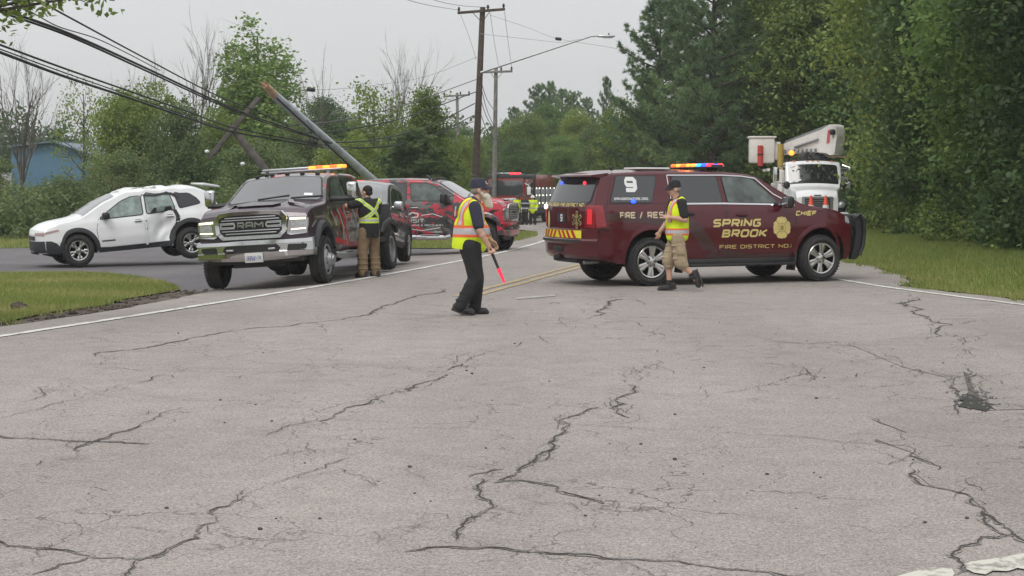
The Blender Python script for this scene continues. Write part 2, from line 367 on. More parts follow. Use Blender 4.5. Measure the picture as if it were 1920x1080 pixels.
def soil(name, cols, scale, rough=.95, bump=.6):
    m = bpy.data.materials.new(name); m.use_nodes = True; t = m.node_tree; b = t.nodes['Principled BSDF']; L = t.links.new
    tc = N(t, 'ShaderNodeTexCoord'); n = N(t, 'ShaderNodeTexNoise'); n.inputs['Scale'].default_value = scale; n.inputs['Detail'].default_value = 9; n.inputs['Roughness'].default_value = .65; L(tc.outputs['Object'], n.inputs['Vector'])
    cr = N(t, 'ShaderNodeValToRGB'); e = cr.color_ramp.elements
    while len(e) < len(cols): e.new(.5)
    for i, c in enumerate(cols): e[i].position = .3+.4*i/(len(cols)-1); e[i].color = (*c, 1)
    L(n.outputs['Fac'], cr.inputs[0]); L(cr.outputs[0], b.inputs['Base Color']); b.inputs['Roughness'].default_value = rough; b.inputs['Specular IOR Level'].default_value = .2
    n2 = N(t, 'ShaderNodeTexNoise'); n2.inputs['Scale'].default_value = scale*14; n2.inputs['Detail'].default_value = 4; L(tc.outputs['Object'], n2.inputs['Vector'])
    bp = N(t, 'ShaderNodeBump'); bp.inputs['Strength'].default_value = bump; bp.inputs['Distance'].default_value = .04; L(n2.outputs['Fac'], bp.inputs['Height']); L(bp.outputs[0], b.inputs['Normal'])
    return m
def worn(name, col, under, lo, hi):
    """road paint worn through to the asphalt in patches"""
    m = bpy.data.materials.new(name); m.use_nodes = True; t = m.node_tree; b = t.nodes['Principled BSDF']; L = t.links.new
    tc = N(t, 'ShaderNodeTexCoord'); n = N(t, 'ShaderNodeTexNoise'); n.inputs['Scale'].default_value = 5; n.inputs['Detail'].default_value = 10; n.inputs['Roughness'].default_value = .75; L(tc.outputs['Object'], n.inputs['Vector'])
    r = N(t, 'ShaderNodeMapRange'); r.inputs['From Min'].default_value = lo; r.inputs['From Max'].default_value = hi; L(n.outputs['Fac'], r.inputs['Value'])
    mx = N(t, 'ShaderNodeMix', data_type='RGBA'); mx.inputs[6].default_value = (*under, 1); mx.inputs[7].default_value = (*col, 1); L(r.outputs[0], mx.inputs[0]); L(mx.outputs[2], b.inputs['Base Color']); b.inputs['Roughness'].default_value = .8
    return m
M['asphalt'] = asphalt('worn_asphalt', (.276, .247, .229), (.312, .280, .260))
M['asphalt_patch'] = asphalt('patched_asphalt', (.250, .225, .209), (.284, .256, .238))
M['asphalt_dark'] = asphalt('lot_asphalt', (.125, .118, .124), (.155, .146, .15), grain=.6)
M['soil'] = soil('roadside_soil', [(.045,.036,.03), (.10,.08,.066), (.17,.145,.12)], 1.4)
M['turf'] = soil('turf_ground', [(.07,.105,.03), (.12,.16,.045), (.22,.2,.085)], .5)
M['earth'] = soil('woodland_floor', [(.02,.03,.012), (.04,.055,.02), (.06,.07,.03)], .6)
M['white_line'] = worn('worn_white_paint', (.66,.65,.61), (.27,.25,.235), .36, .52)
M['bar_line'] = worn('chipped_white_paint', (.54,.53,.46), (.24,.22,.2), .42, .50)
M['yellow_line'] = worn('worn_yellow_paint', (.50,.36,.13), (.25,.23,.205), .38, .6)
M['crack'] = mat('crack_dark', (.05, .044, .038), .95)  # one even dark brown for the crack strips
def sheet(name, ys, fa, fb, m, off, mt, jit=0, kind='structure'):
    mb = MB(); ys = np.asarray(ys, float); ja = rng.normal(0, 1, len(ys))*jit; jb = rng.normal(0, 1, len(ys))*jit
    A = np.array([fa(y) for y in ys])+ja; B = np.array([fb(y) for y in ys])+jb
    for y, a, b in zip(ys, A, B):
        for k in range(m+1):
            x = a+(b-a)*k/m; mb.v.append((x, y, H(x, y)+off))
    n = m+1
    mb.f = [(i*n+k, i*n+k+1, (i+1)*n+k+1, (i+1)*n+k) for i in range(len(ys)-1) for k in range(m)]; mb.m = [0]*len(mb.f)
    o = mb.build(name, mt, merge='keep', ang=180); 
    return tag(o, kind=kind)
def lay(name, poly, off, mt, cut=.6, kind='structure', parent=None):
    mb = MB(); mb.panel(poly, lambda x, y: (x, y, H(x, y)+off), cut); o = mb.build(name, mt, parent, ang=180)
    return tag(o, kind=kind)
# one base sheet to the horizon
gx = np.concatenate([np.linspace(-420,-60,12), np.linspace(-50,-31,8), np.arange(-30, 24, 1.0), np.linspace(25,60,10), np.linspace(75,420,12)])
gy = np.concatenate([np.linspace(-80,-8,8), np.arange(-5, 70, 1.0), np.arange(71, 130, 3.0), np.linspace(135, 900, 20)])
mb = MB(); GX, GY = np.meshgrid(gx, gy); GZ = hgt(GX.ravel(), GY.ravel()).reshape(GX.shape)-.06
mb.v = list(zip(GX.ravel(), GY.ravel(), GZ.ravel())); n = len(gx)
mb.f = [(i*n+k, i*n+k+1, (i+1)*n+k+1, (i+1)*n+k) for i in range(len(gy)-1) for k in range(n-1)]; mb.m = [0]*len(mb.f)
tag(mb.build('ground', M['earth'], ang=180), kind='structure')
OFFA = np.array([(-40,1.5),(22,1.35),(25,1.7),(28,2.2),(31,2.6),(43,2.6),(48,1.5),(54,1.0),(250,.9)], float)
def XA(y): return XL(y)-float(np.interp(y, OFFA[:,0], OFFA[:,1]))
OFFR = np.array([(-40,1.0),(20,.9),(23,.55),(26.5,.5),(29,1.5),(33,1.7),(37,.8),(60,.7),(250,.7)], float)
def XB(y): return XR(y)+float(np.interp(y, OFFR[:,0], OFFR[:,1]))
ry = np.concatenate([np.arange(-36, 4, 2.0), np.arange(4, 62, .5), np.arange(62, 160, 2.0)])
sheet('road', ry, XA, XB, 26, 0, M['asphalt'], .05)
sheet('roadside_dirt', np.arange(4, 29, .5), lambda y: XA(y)-.85-.25*math.sin(y*1.7)-(.35 if y > 21 else 0), lambda y: XA(y)+.3, 4, -.025, M['soil'], .10)
sheet('gravel_shoulder', np.arange(15, 62, .5), lambda y: XB(y)-.3, lambda y: XB(y)+.45+.2*math.sin(y*2.1), 3, -.03, M['soil'], .08)
# parking lot left of the road and the lawn island in front of it
far = [gat(*q) for q in ((-700,512),(0,512),(120,511),(200,513),(255,519),(300,527),(325,534),(338,543))]
lotp = far+[(-4.6,26.4),(-4.0,26.6)]+[(XL(y)-1.2, y) for y in (30,34,38,42,45)]+[gat(*q) for q in ((480,459),(62,463),(0,464),(-700,464))]
lay('parking_lot', lotp, -.02, M['asphalt_dark'], .8)
isl = [(-40,2),(-11,2)]+[(XA(y)-.5-.15*math.sin(y*2.3)-(.4 if y > 21 else 0), y) for y in np.arange(6, 26.2, 1.2)]+far[::-1]
lay('lawn', isl, .0, M['turf'], 1.0)
back = [gat(*q) for q in ((-700,464.6),(0,464.6),(62,463.6),(480,459.6))]+[(-1.6,46.2),(.2,50),(.9,56),(1.0,64),(-.5,76),(-4,92),(-12,100),(-46,75)]
lay('lawn', back, -.01, M['turf'], 2)
ver = [(float(XB(y))+.1, y) for y in np.arange(16, 64, 2.0)]
lay('lawn', ver+[(14.5,64),(14,50),(13,38),(13,26),(13.5,16)], -.0, M['turf'], .8)
# markings
ly = np.arange(-20, 120, .5)
sheet('edge_line', ly, lambda y: XL(y)-.07, lambda y: XL(y)+.07, 1, .008, M['white_line'], .006)
sheet('edge_line', np.arange(-10, 110, .5), lambda y: XR(y)-.065, lambda y: XR(y)+.065, 1, .008, M['white_line'], .006)
y0 = gat(898, 549); y1 = gat(1088, 498.5)
def XC(y):
    t = (y-y0[1])/(y1[1]-y0[1]); near = y0[0]+(y1[0]-y0[0])*t; far = XL(y)+3.6; k = float(sst(33, 46, y)); return near*(1-k)+far*k
yy = np.arange(y0[1]-.8, 110, .5)
sheet('centre_line', yy, lambda y: XC(y)-.19, lambda y: XC(y)-.07, 1, .008, M['yellow_line'], .006)
sheet('centre_line', yy+.15, lambda y: XC(y)+.07, lambda y: XC(y)+.19, 1, .008, M['yellow_line'], .006)
P = [gat(*q) for q in ((1808,1060),(1822,1056),(1850,1052),(1880,1048),(1960,1032),(2100,1008),(2110,1036),(1960,1062),(1925,1071),(1908,1068),(1890,1074),(1862,1073),(1848,1080),(1826,1077),(1812,1070))]
lay('stop_line', P, .008, M['bar_line'], .3)
P = [gat(*q) for q in ((1640,1098),(1690,1081),(1738,1068),(1760,1064),(1782,1065),(1790,1078),(1780,1096),(1720,1108))]
lay('stop_line', P, .008, M['bar_line'], .3)
P = [gat(*q) for q in ((968,559),(1000,556),(1040,553),(1042,556),(1005,559),(970,562))]
lay('paint_smear', P, .008, worn('faint_paint_smear', (.42,.40,.38), (.29,.27,.25), .42, .62), .3)
P = [gat(*q) for q in ((1597,648),(1690,632),(1758,622),(1790,598),(1960,590),(2040,640),(2040,800),(1930,768),(1850,770),(1800,742),(1775,708),(1740,700),(1690,688),(1640,666))]
lay('asphalt_patch', P, .004, M['asphalt_patch'], .5)
P = [gat(*q) for q in ((1632,786),(1700,770),(1800,776),(1930,772),(2060,840),(2060,1030),(1920,1016),(1870,978),(1812,927),(1745,912),(1716,888),(1745,872),(1712,850),(1672,836),(1640,824),(1700,812))]
lay('asphalt_patch', P, .0045, M['asphalt_patch'], .4)
def crack_strip(mb, px, w, m=0, edge=None):
    pts = [Vector((*gat(*p), 0)) for p in px]
    for _ in range(4):
        o = [pts[0]]
        for a, b in zip(pts, pts[1:]):
            d = b-a
            if d.length > .05: o.append((a+b)/2+Vector((-d.y, d.x, 0))*random.gauss(0, .085))
            o.append(b)
        pts = o
    k = len(pts); vs = []; es = []; wv = [1.0]*k; q = 1.0
    for i in range(k): q = max(.3, min(1.7, q+random.gauss(0, .3))); wv[i] = q
    for i, p in enumerate(pts):
        t = (pts[min(i+1,k-1)]-pts[max(i-1,0)]); t.normalize(); n_ = Vector((-t.y, t.x, 0))
        e = min(1, min(i, k-1-i)/3+.12); ww = .52*w*wv[i]*e*math.sqrt(max(.6, p.y/9))/2
        vs += [(p+n_*ww), (p-n_*ww)]
        if edge is not None: es += [p+n_*(ww*(2.4+1.6*math.sin(i*.9))+.004), p-n_*(ww*(2.4+1.6*math.cos(i*.7))+.004)]
    vs = [(v.x, v.y, H(v.x, v.y)+.006+random.random()*.0012) for v in vs]; fs = [(2*i, 2*i+1, 2*i+3, 2*i+2) for i in range(k-1)]
    mb.add(vs, fs, m)
    if edge is not None: edge.add([(v.x, v.y, H(v.x, v.y)+.0028+random.random()*.0016) for v in es], fs, 0)
CR = [(.011,[(180,668),(178,664),(186,661),(255,655),(330,641),(358,634),(440,620),(545,611),(640,600),(690,591),(700,583),(740,570),(790,553),(825,542)]),
(.006,[(575,608),(660,609),(760,612),(860,614)]),(.006,[(180,690),(260,695),(340,699),(440,699),(560,698),(660,699),(740,705)]),
(.008,[(0,786),(70,768),(150,748),(230,722),(310,702)]),(.012,[(-30,815),(60,822),(120,827),(172,829),(230,830),(282,833)]),
(.013,[(145,848),(140,843),(152,836),(172,829),(205,820),(240,808),(262,796)]),(.007,[(262,796),(300,780),(350,763)]),
(.007,[(500,822),(530,802),(600,790)]),(.016,[(600,790),(625,783),(638,774),(680,760),(704,748)]),(.008,[(704,748),(730,740),(765,727)]),(.015,[(770,733),(776,727),(800,716),(830,706),(832,702)]),(.010,[(840,694),(866,682)]),(.006,[(870,680),(920,660),(980,640)]),
(.022,[(-20,1012),(28,1025),(60,1029)]),(.015,[(60,1029),(100,1031),(125,1033),(170,1043)]),(.010,[(60,1078),(110,1060),(165,1046),(260,1049),(300,1045),(310,1040)]),
(.013,[(230,1085),(250,1058),(300,1040),(330,1024),(372,1010),(368,996),(385,984),(405,980)]),(.016,[(400,966),(408,953),(440,940),(462,930)]),(.009,[(462,930),(500,910),(540,898),(610,878),(655,858)]),(.009,[(405,968),(412,985)]),
(.009,[(120,1015),(180,990),(250,990),(310,998),(350,995)]),(.010,[(880,894),(910,887),(945,880)]),(.009,[(915,893),(960,897),(985,903)]),
(.013,[(905,898),(893,912),(897,930),(920,940),(924,952),(900,968),(865,985),(857,1000),(858,1010)]),(.006,[(858,1010),(900,1018),(930,1027)]),
(.022,[(760,1035),(800,1028),(840,1026),(930,1028),(1000,1036)]),(.018,[(1000,1036),(1040,1040),(1130,1048),(1200,1050),(1290,1058),(1400,1070),(1500,1084)]),(.009,[(1140,1048),(1190,1062),(1235,1085)]),
(.017,[(935,905),(960,893),(990,872),(1000,865),(1025,847),(1036,833),(1060,810),(1067,797)]),(.008,[(1067,797),(1050,789)]),(.010,[(1067,797),(1075,780),(1100,770),(1125,764)]),(.008,[(1000,870),(1030,855),(1032,840)]),
(.017,[(925,906),(975,902),(1020,908),(1045,922),(1080,930),(1110,938),(1132,945)]),(.008,[(1132,945),(1090,950),(1083,953)]),(.007,[(1130,946),(1180,954),(1240,958)]),
(.014,[(1152,763),(1155,772),(1180,784)]),(.014,[(1150,768),(1170,758),(1152,750),(1187,738),(1178,722)]),(.007,[(1190,716),(1205,708)]),(.009,[(1220,692),(1236,683)]),(.007,[(1212,632),(1240,615)]),
(.016,[(1112,593),(1120,584),(1128,580),(1145,570),(1168,561)]),(.007,[(1060,606),(1112,594)]),(.007,[(1067,797),(1200,804),(1330,808),(1450,817),(1580,830),(1640,834),(1705,838)]),
(.008,[(1350,738),(1400,728),(1445,720),(1490,706),(1516,700),(1500,688),(1430,680)]),(.005,[(1516,702),(1600,712)]),(.010,[(1450,641),(1530,645),(1597,648)]),(.006,[(1597,648),(1640,665),(1690,688),(1740,700)]),
(.018,[(1722,560),(1730,580),(1745,600),(1760,620),(1764,631),(1738,637)]),(.009,[(1764,631),(1790,633),(1800,628)]),(.008,[(1745,600),(1800,598)]),
(.010,[(1770,705),(1796,706),(1790,722),(1800,735),(1796,752)]),(.012,[(1808,690),(1812,710),(1822,735),(1828,750)]),(.009,[(1832,700),(1850,712),(1838,730),(1850,745)]),(.008,[(1796,706),(1812,710),(1850,712)]),(.008,[(1778,745),(1800,752),(1795,780)]),(.009,[(1855,758),(1900,768)]),(.008,[(1740,655),(1790,657),(1830,660)]),
(.008,[(1625,782),(1660,797),(1700,812)]),(.012,[(1640,825),(1670,835),(1704,838),(1708,856),(1742,868),(1762,884)]),(.022,[(1712,882),(1720,904),(1745,913),(1810,927),(1835,950)]),(.030,[(1835,950),(1870,980),(1900,1000),(1940,1030)]),(.018,[(1840,958),(1860,990),(1905,1008)]),(.014,[(1890,1005),(1840,1008),(1800,1028),(1785,1045),(1795,1078)]),(.008,[(1850,925),(1810,905)]),(.006,[(1600,836),(1650,848),(1700,868)]),
(.006,[(60,740),(120,730)]),(.005,[(0,880),(80,870),(150,860)]),(.006,[(640,880),(700,905),(760,890)]),(.006,[(700,1010),(780,985),(800,960)]),(.006,[(480,870),(540,850),(600,845)]),(.008,[(415,1000),(470,1012),(560,1018)])]
mb = MB(); eb = MB()
for w, px in CR: crack_strip(mb, px, w if w > .009 else w*1.3, 0, eb if w > .009 else None)
for _ in range(330):                                          # short crazing beside the main cracks
    w, px = random.choice(CR); p = random.choice(px); a = random.uniform(0, 6.28); l = random.uniform(8, 40)
    crack_strip(mb, [(p[0]+random.uniform(-30,30), p[1]+random.uniform(-14,14)), (p[0]+l*math.cos(a), p[1]+l*.35*math.sin(a)), (p[0]+l*1.8*math.cos(a+.5), p[1]+l*.6*math.sin(a+.5))], random.choice((.004,.005,.007)))
tag(mb.build('pavement_cracks', M['crack'], merge='keep', smooth=False), kind='structure')
tag(eb.build('crumbled_crack_edges', asphalt('crumbled_asphalt', (.195,.180,.168), (.25,.231,.216), grain=1.3), merge='keep', smooth=False), kind='structure')
mb = MB()
for _ in range(70):
    p = gat(random.gauss(1832,24), random.gauss(750,9)); r = abs(random.gauss(0,.006))+.003
    mb.ell((p[0], p[1], H(*p)+r*.5), (r*1.3, r, r*.8), Euler((0,0,random.uniform(0,6))).to_matrix(), 4)
tag(mb.build('loose_chips', M['asphalt_dark']), kind='stuff')
hp = [gat(*q) for q in ((1798,752),(1806,742),(1822,741),(1836,748),(1850,752),(1858,762),(1852,770),(1830,769),(1812,766))]
lay('pothole', [(x+random.gauss(0,.03), y+random.gauss(0,.06)) for x, y in rp(hp, .05, 4)], .0065, mat('wet_pothole', (.03,.028,.024), .35, var=.4, vscale=12), .2)
hp2 = [gat(*q) for q in ((1806,698),(1816,702),(1828,735),(1840,748),(1852,752),(1838,752),(1818,744))]
lay('pothole', hp2, .006, mat('broken_asphalt', (.10,.09,.08), .9, var=.4, vscale=25), .2)
# ------------------------------------------------------------------ grass: blades by the ten thousand, one object a lawn
def leaf_mat(name, cols, trans=.25, rough=.6):
    m = bpy.data.materials.new(name); m.use_nodes = True; t = m.node_tree; t.nodes.remove(t.nodes['Principled BSDF']); L = t.links.new
    at = N(t, 'ShaderNodeAttribute', attribute_name='tint'); cr = N(t, 'ShaderNodeValToRGB'); e = cr.color_ramp.elements
    while len(e) < len(cols): e.new(.5)
    for i, c in enumerate(cols): e[i].position = i/(len(cols)-1); e[i].color = (*c, 1)
    oi = N(t, 'ShaderNodeObjectInfo'); ad = N(t, 'ShaderNodeMath', operation='MULTIPLY_ADD'); ad.inputs[1].default_value = .42; L(oi.outputs['Random'], ad.inputs[0])
    sb = N(t, 'ShaderNodeMath', operation='SUBTRACT'); sb.inputs[1].default_value = .21; L(at.outputs['Fac'], sb.inputs[0]); L(sb.outputs[0], ad.inputs[2]); L(ad.outputs[0], cr.inputs[0])
    d = N(t, 'ShaderNodeBsdfDiffuse'); tr = N(t, 'ShaderNodeBsdfTranslucent'); g = N(t, 'ShaderNodeBsdfGlossy'); g.inputs['Roughness'].default_value = rough
    L(cr.outputs[0], d.inputs[0]); L(cr.outputs[0], tr.inputs[0]); g.inputs[0].default_value = (.8,.85,.8,1)
    m1 = N(t, 'ShaderNodeMixShader'); m1.inputs[0].default_value = trans; L(d.outputs[0], m1.inputs[1]); L(tr.outputs[0], m1.inputs[2])
    m3 = N(t, 'ShaderNodeMixShader'); m3.inputs[0].default_value = .035; L(m1.outputs[0], m3.inputs[1]); L(g.outputs[0], m3.inputs[2])
    L(m3.outputs[0], t.nodes['Material Output'].inputs['Surface']); return m
def npmesh(name, V, k, tint, mt):
    """V: (n*k, 3) corner points of n faces with k corners"""
    n = len(V)//k; me = bpy.data.meshes.new(name); me.vertices.add(len(V)); me.vertices.foreach_set('co', V.astype(np.float32).ravel())
    me.loops.add(len(V)); me.loops.foreach_set('vertex_index', np.arange(len(V), dtype=np.int32))
    me.polygons.add(n); me.polygons.foreach_set('loop_start', np.arange(0, len(V), k, dtype=np.int32)); me.polygons.foreach_set('loop_total', np.full(n, k, np.int32))
    a = me.attributes.new('tint', 'FLOAT', 'POINT'); a.data.foreach_set('value', np.repeat(tint, k).astype(np.float32))
    me.materials.append(mt); me.update(calc_edges=True); return me
M['grass'] = leaf_mat('grass_blades', [(.10,.15,.032), (.18,.245,.05), (.27,.30,.08), (.42,.37,.16)], .35)
def inside(P, poly):
    x, y = P[:,0], P[:,1]; r = np.zeros(len(P), bool); k = len(poly)
    for i in range(k):
        (x0, a0), (x1, a1) = poly[i], poly[(i+1)%k]
        c = ((a0 > y) != (a1 > y)); 
        with np.errstate(divide='ignore', invalid='ignore'): r ^= c & (x < (x1-x0)*(y-a0)/(a1-a0+1e-12)+x0)
    return r
def blades(name, poly, n, h, w, dry, box, hfun=None):
    P = np.column_stack([rng.uniform(box[0], box[1], n), rng.uniform(box[2], box[3], n)]); P = P[inside(P, poly)]
    n = len(P); z = hgt(P[:,0], P[:,1]); hh = h*rng.uniform(.5, 1.4, n)*(1 if hfun is None else hfun(P)); a = rng.uniform(0, 2*np.pi, n); ww = w*rng.uniform(.6, 1.4, n)
    ln = rng.normal(0, .4, (n, 2))*hh[:,None]
    d = np.column_stack([np.cos(a), np.sin(a)])*ww[:,None]/2
    V = np.empty((n, 3, 3)); V[:,0,:2] = P-d; V[:,0,2] = z-.02; V[:,1,:2] = P+d; V[:,1,2] = z-.02; V[:,2,:2] = P+ln; V[:,2,2] = z+hh
    cl = .5+.5*np.sin(P[:,0]*1.3+2*np.sin(P[:,1]*.7))*np.sin(P[:,1]*.9+1.5*np.sin(P[:,0]*.8))
    tint = np.clip(rng.normal(.38, .16, n)+dry(P)*.5*(cl*.6+.4), 0, 1)
    return tag(link(name, npmesh(name, V.reshape(-1, 3), 3, tint, M['grass'])), kind='stuff')
blades('grass', ver+[(14.5,64),(14,50),(13,38),(13,26),(13.5,16)], 230000, .085, .022, lambda P: 1.0*np.exp(-np.maximum(0, P[:,0]-np.array([XB(y) for y in P[:,1]]))/1.0), (5.5, 14.5, 18, 64), lambda P: .65+1.1*np.clip((P[:,0]-np.array([XB(y) for y in P[:,1]]))/4, 0, 1.6))
blades('grass', isl, 190000, .055, .02, lambda P: .55+.6*np.sin(P[:,1]*.8+P[:,0]*.25+.6)**2, (-14, -4.8, 15, 36))
blades('grass', back, 110000, .09, .035, lambda P: .5+0*P[:,0], (-27, 1, 42, 74))
edge = [(float(XB(y))-.12+.22*math.sin(y*3.1)*math.sin(y*1.3), y) for y in np.arange(18, 62, .4)]
blades('grass', edge+[(x+.75, y) for x, y in edge[::-1]], 90000, .07, .02, lambda P: .9+0*P[:,0], (5, 12, 18, 62))
edge = [(float(XA(y))-.95+.3*math.sin(y*2.7)*math.sin(y*1.1)-(.4 if y > 21 else 0), y) for y in np.arange(12, 26, .3)]
blades('grass', edge+[(x+.6, y) for x, y in edge[::-1]], 16000, .06, .018, lambda P: .8+0*P[:,0], (-12, -4, 12, 27))
# clods and chips on the dirt strip
mb = MB()
for _ in range(420):
    y = random.uniform(13, 28); x = XA(y)-random.uniform(0, 1.0); r = abs(random.gauss(0, .018))+.008
    mb.ell((x, y, H(x, y)-.025+r*.3), (r*random.uniform(.8,1.6), r, r*.7), Euler((0,0,random.uniform(0,6))).to_matrix(), 4)
for _ in range(160):
    y = random.uniform(20, 40); x = XB(y)+random.uniform(-.1, .5); r = abs(random.gauss(0, .015))+.006
    mb.ell((x, y, H(x, y)-.02+r*.3), (r*random.uniform(.8,1.6), r, r*.7), Euler((0,0,random.uniform(0,6))).to_matrix(), 4)
tag(mb.build('gravel', M['soil']), kind='stuff')
mb = MB()
for _ in range(60):
    p = gat(random.uniform(300,1900), random.uniform(600,1000)); r = random.uniform(.004,.011)
    mb.ell((p[0], p[1], H(*p)+r*.5), (r*1.3, r, r*.8), None, 4)
tag(mb.build('gravel', M['soil']), kind='stuff')
# ================================================================== vegetation
M['leaf_maple'] = leaf_mat('maple_leaves', [(0.064, 0.123, 0.032), (0.107, 0.196, 0.051), (0.167, 0.273, 0.067), (0.267, 0.346, 0.087)], .42)
M['leaf_dark'] = leaf_mat('dark_leaves', [(0.046, 0.088, 0.029), (0.072, 0.132, 0.042), (0.106, 0.176, 0.054), (0.154, 0.221, 0.072)], .42)
M['leaf_light'] = leaf_mat('light_green_leaves', [(0.123, 0.17, 0.042), (0.181, 0.251, 0.054), (0.259, 0.321, 0.071), (0.353, 0.391, 0.111)], .42)
M['leaf_poplar'] = leaf_mat('poplar_leaves', [(0.129,0.207,0.051), (0.191,0.294,0.072), (0.258,0.370,0.104), (0.345,0.420,0.154)], .42)
M['leaf_shrub'] = leaf_mat('shrub_leaves', [(0.082, 0.124, 0.044), (0.123, 0.176, 0.06), (0.17, 0.228, 0.085), (0.252, 0.268, 0.12)], .42)
M['needle'] = leaf_mat('pine_needles', [(0.088,0.152,0.068), (0.136,0.219,0.095), (0.195,0.293,0.119), (0.262,0.341,0.143)], .28)
M['needle_soft'] = leaf_mat('soft_conifer_needles', [(0.105,0.154,0.063), (0.147,0.203,0.084), (0.196,0.252,0.105), (0.252,0.294,0.140)], .28)
def unit(n):
    v = rng.normal(0, 1, (n, 3)); return v/np.linalg.norm(v, axis=1)[:,None]
def kites(C, L, W, droop=.25):
    n = len(C); t = unit(n); t[:,2] = t[:,2]*.6-droop; t /= np.linalg.norm(t, axis=1)[:,None]
    b = np.cross(t, unit(n)); b /= np.linalg.norm(b, axis=1)[:,None]+1e-9
    l = (L*rng.uniform(.65, 1.3, n))[:,None]; w = (W*rng.uniform(.65, 1.3, n))[:,None]
    V = np.empty((n, 4, 3)); V[:,0] = C-t*l*.5; V[:,1] = C+b*w*.5-t*l*.08; V[:,2] = C+t*l*.5; V[:,3] = C-b*w*.5-t*l*.08
    return V.reshape(-1, 3)
def lobes_leaves(lobes, dens, nleaf, sig, inner=.55):
    """clumps of leaves over the outer shell of every lobe; returns leaf centres, tints and the clump centres"""
    C = []; T = []; K = []
    for c, r in lobes:
        r = np.array(r); area = 4*np.pi*((r[0]*r[1])**1.6/3+(r[0]*r[2])**1.6/3+(r[1]*r[2])**1.6/3)**(1/1.6); k = max(3, int(dens*area))
        d = unit(k); q = rng.uniform(inner**2, 1.12, k)**.5; cc = np.array(c)+d*r*q[:,None]+rng.normal(0, .12, (k, 3))*r
        ct = rng.normal(.45, .17, k); K.append(cc)
        m = rng.poisson(nleaf, k); idx = np.repeat(np.arange(k), m)
        s = sig*rng.uniform(.6, 1.3, k)
        C.append(cc[idx]+rng.normal(0, 1, (len(idx), 3))*s[idx][:,None]*np.array([1, 1, .62])); T.append(ct[idx]+rng.normal(0, .1, len(idx)))
    return np.concatenate(C), np.clip(np.concatenate(T), 0, 1), np.concatenate(K)
def trunk_mesh(name, h, r, limbs, mt, lean=(0,0), sides=9):
    mb = MB(); n = 9; pts = []
    for i in range(n):
        t = i/(n-1); pts.append((lean[0]*t*t+math.sin(t*5)*r*.5, lean[1]*t*t+math.cos(t*4)*r*.4-r*.4, -.3+(h+.3)*t))
    mb.tube(pts, [r*(1.35 if i == 0 else 1)*(1-.8*(i/(n-1))**.9) for i in range(n)], sides)
    for e in limbs:
        e = Vector(e); t = min(.92, max(.12, (e.z-.3*math.hypot(e.x, e.y))/h*.9)); k = min(n-2, int(t*(n-1))); f = t*(n-1)-k
        p = Vector(pts[k]).lerp(Vector(pts[k+1]), f); m_ = p.lerp(e, .5)+Vector((0,0,.08*(e-p).length)); q = r*(1-.8*t)*.55
        mb.tube([p, p.lerp(m_, .5), m_, m_.lerp(e, .5)+Vector((random.gauss(0,.1),random.gauss(0,.1),.05)), e], [q, q*.85, q*.6, q*.4, q*.15], 6)
        for _ in range(3):
            a = m_.lerp(e, random.uniform(.1,.8)); b_ = a+Vector((random.gauss(0,.7),random.gauss(0,.7),random.gauss(.3,.4)))
            mb.tube([a, a.lerp(b_, .5)+Vector((0,0,.1)), b_], [q*.35, q*.22, q*.08], 4)
    return mb.mesh(name, mt, ang=60)
PROTO = {}
def deciduous(key, h, w, base, nl, lr, dens, nleaf, sig, L, mt, bark, col=False, tr=None, inner=.5, cone=False, stems=None):
    lobes = []
    for sx, sy, sh in (stems or ()):
        for q in range(int((sh-base)/1.05)):
            z = base+.5+q*1.05; t = z/sh; k = min(1, .35+t*.9); l = lr*random.uniform(.75,1.15)*(1 if t < .75 else 1.25-t*.75)
            lobes.append(((sx*k+random.uniform(-.35,.35), sy*k+random.uniform(-.35,.35), z), (l, l, l*1.35)))
    for i in range(0 if stems else nl):
        z = base+(h-base)*(i+.5)/nl*.96; t = (z-base)/(h-base)
        rad = w/2*(math.sin(math.pi*min(1, .18+.80*t))**.6 if not col else (.45+.55*math.sin(math.pi*min(1,.1+.75*t)))) if not cone else w/2*(1.02-t)**.8
        for q in range(3 if i < nl-1 else 2):
            a = i*2.4+q*2.1+random.uniform(-.4, .4); l = lr*random.uniform(.75, 1.25)*(1 if t < .8 else .75); d = max(0, rad-l*.75)*random.uniform(.6, 1.05)
            lobes.append(((d*math.cos(a), d*math.sin(a), z+random.uniform(-.5,.5)*lr), (l, l, l*random.uniform(.75, 1.05)*(1.5 if col else 1))))
    C, T, K = lobes_leaves(lobes, dens, nleaf, sig, inner)
    C[:,2] = np.maximum(C[:,2], .12)
    cr = npmesh(key+'_crown', kites(C, L, L*.62), 4, T, mt)
    tk = trunk_mesh(key+'_trunk', h*.86, tr or h*.013+.03, [l[0] for l in lobes], bark)
    PROTO[key] = (tk, cr, h, w)
deciduous('maple_a', 14, 8, .9, 9, 1.75, 2.3, 36, .34, .19, M['leaf_maple'], M['barkd'])
deciduous('maple_b', 14, 8, .7, 8, 1.95, 2.1, 38, .38, .20, M['leaf_dark'], M['barkd'])
deciduous('maple_c', 13, 7, 1.2, 8, 1.6, 2.2, 34, .36, .19, M['leaf_light'], M['barkd'])
deciduous('round_a', 6, 5, .25, 5, 1.15, 4.2, 30, .24, .15, M['leaf_light'], M['barkl'])
deciduous('round_b', 6, 5, .2, 5, 1.2, 4.2, 30, .25, .15, M['leaf_shrub'], M['barkl'])
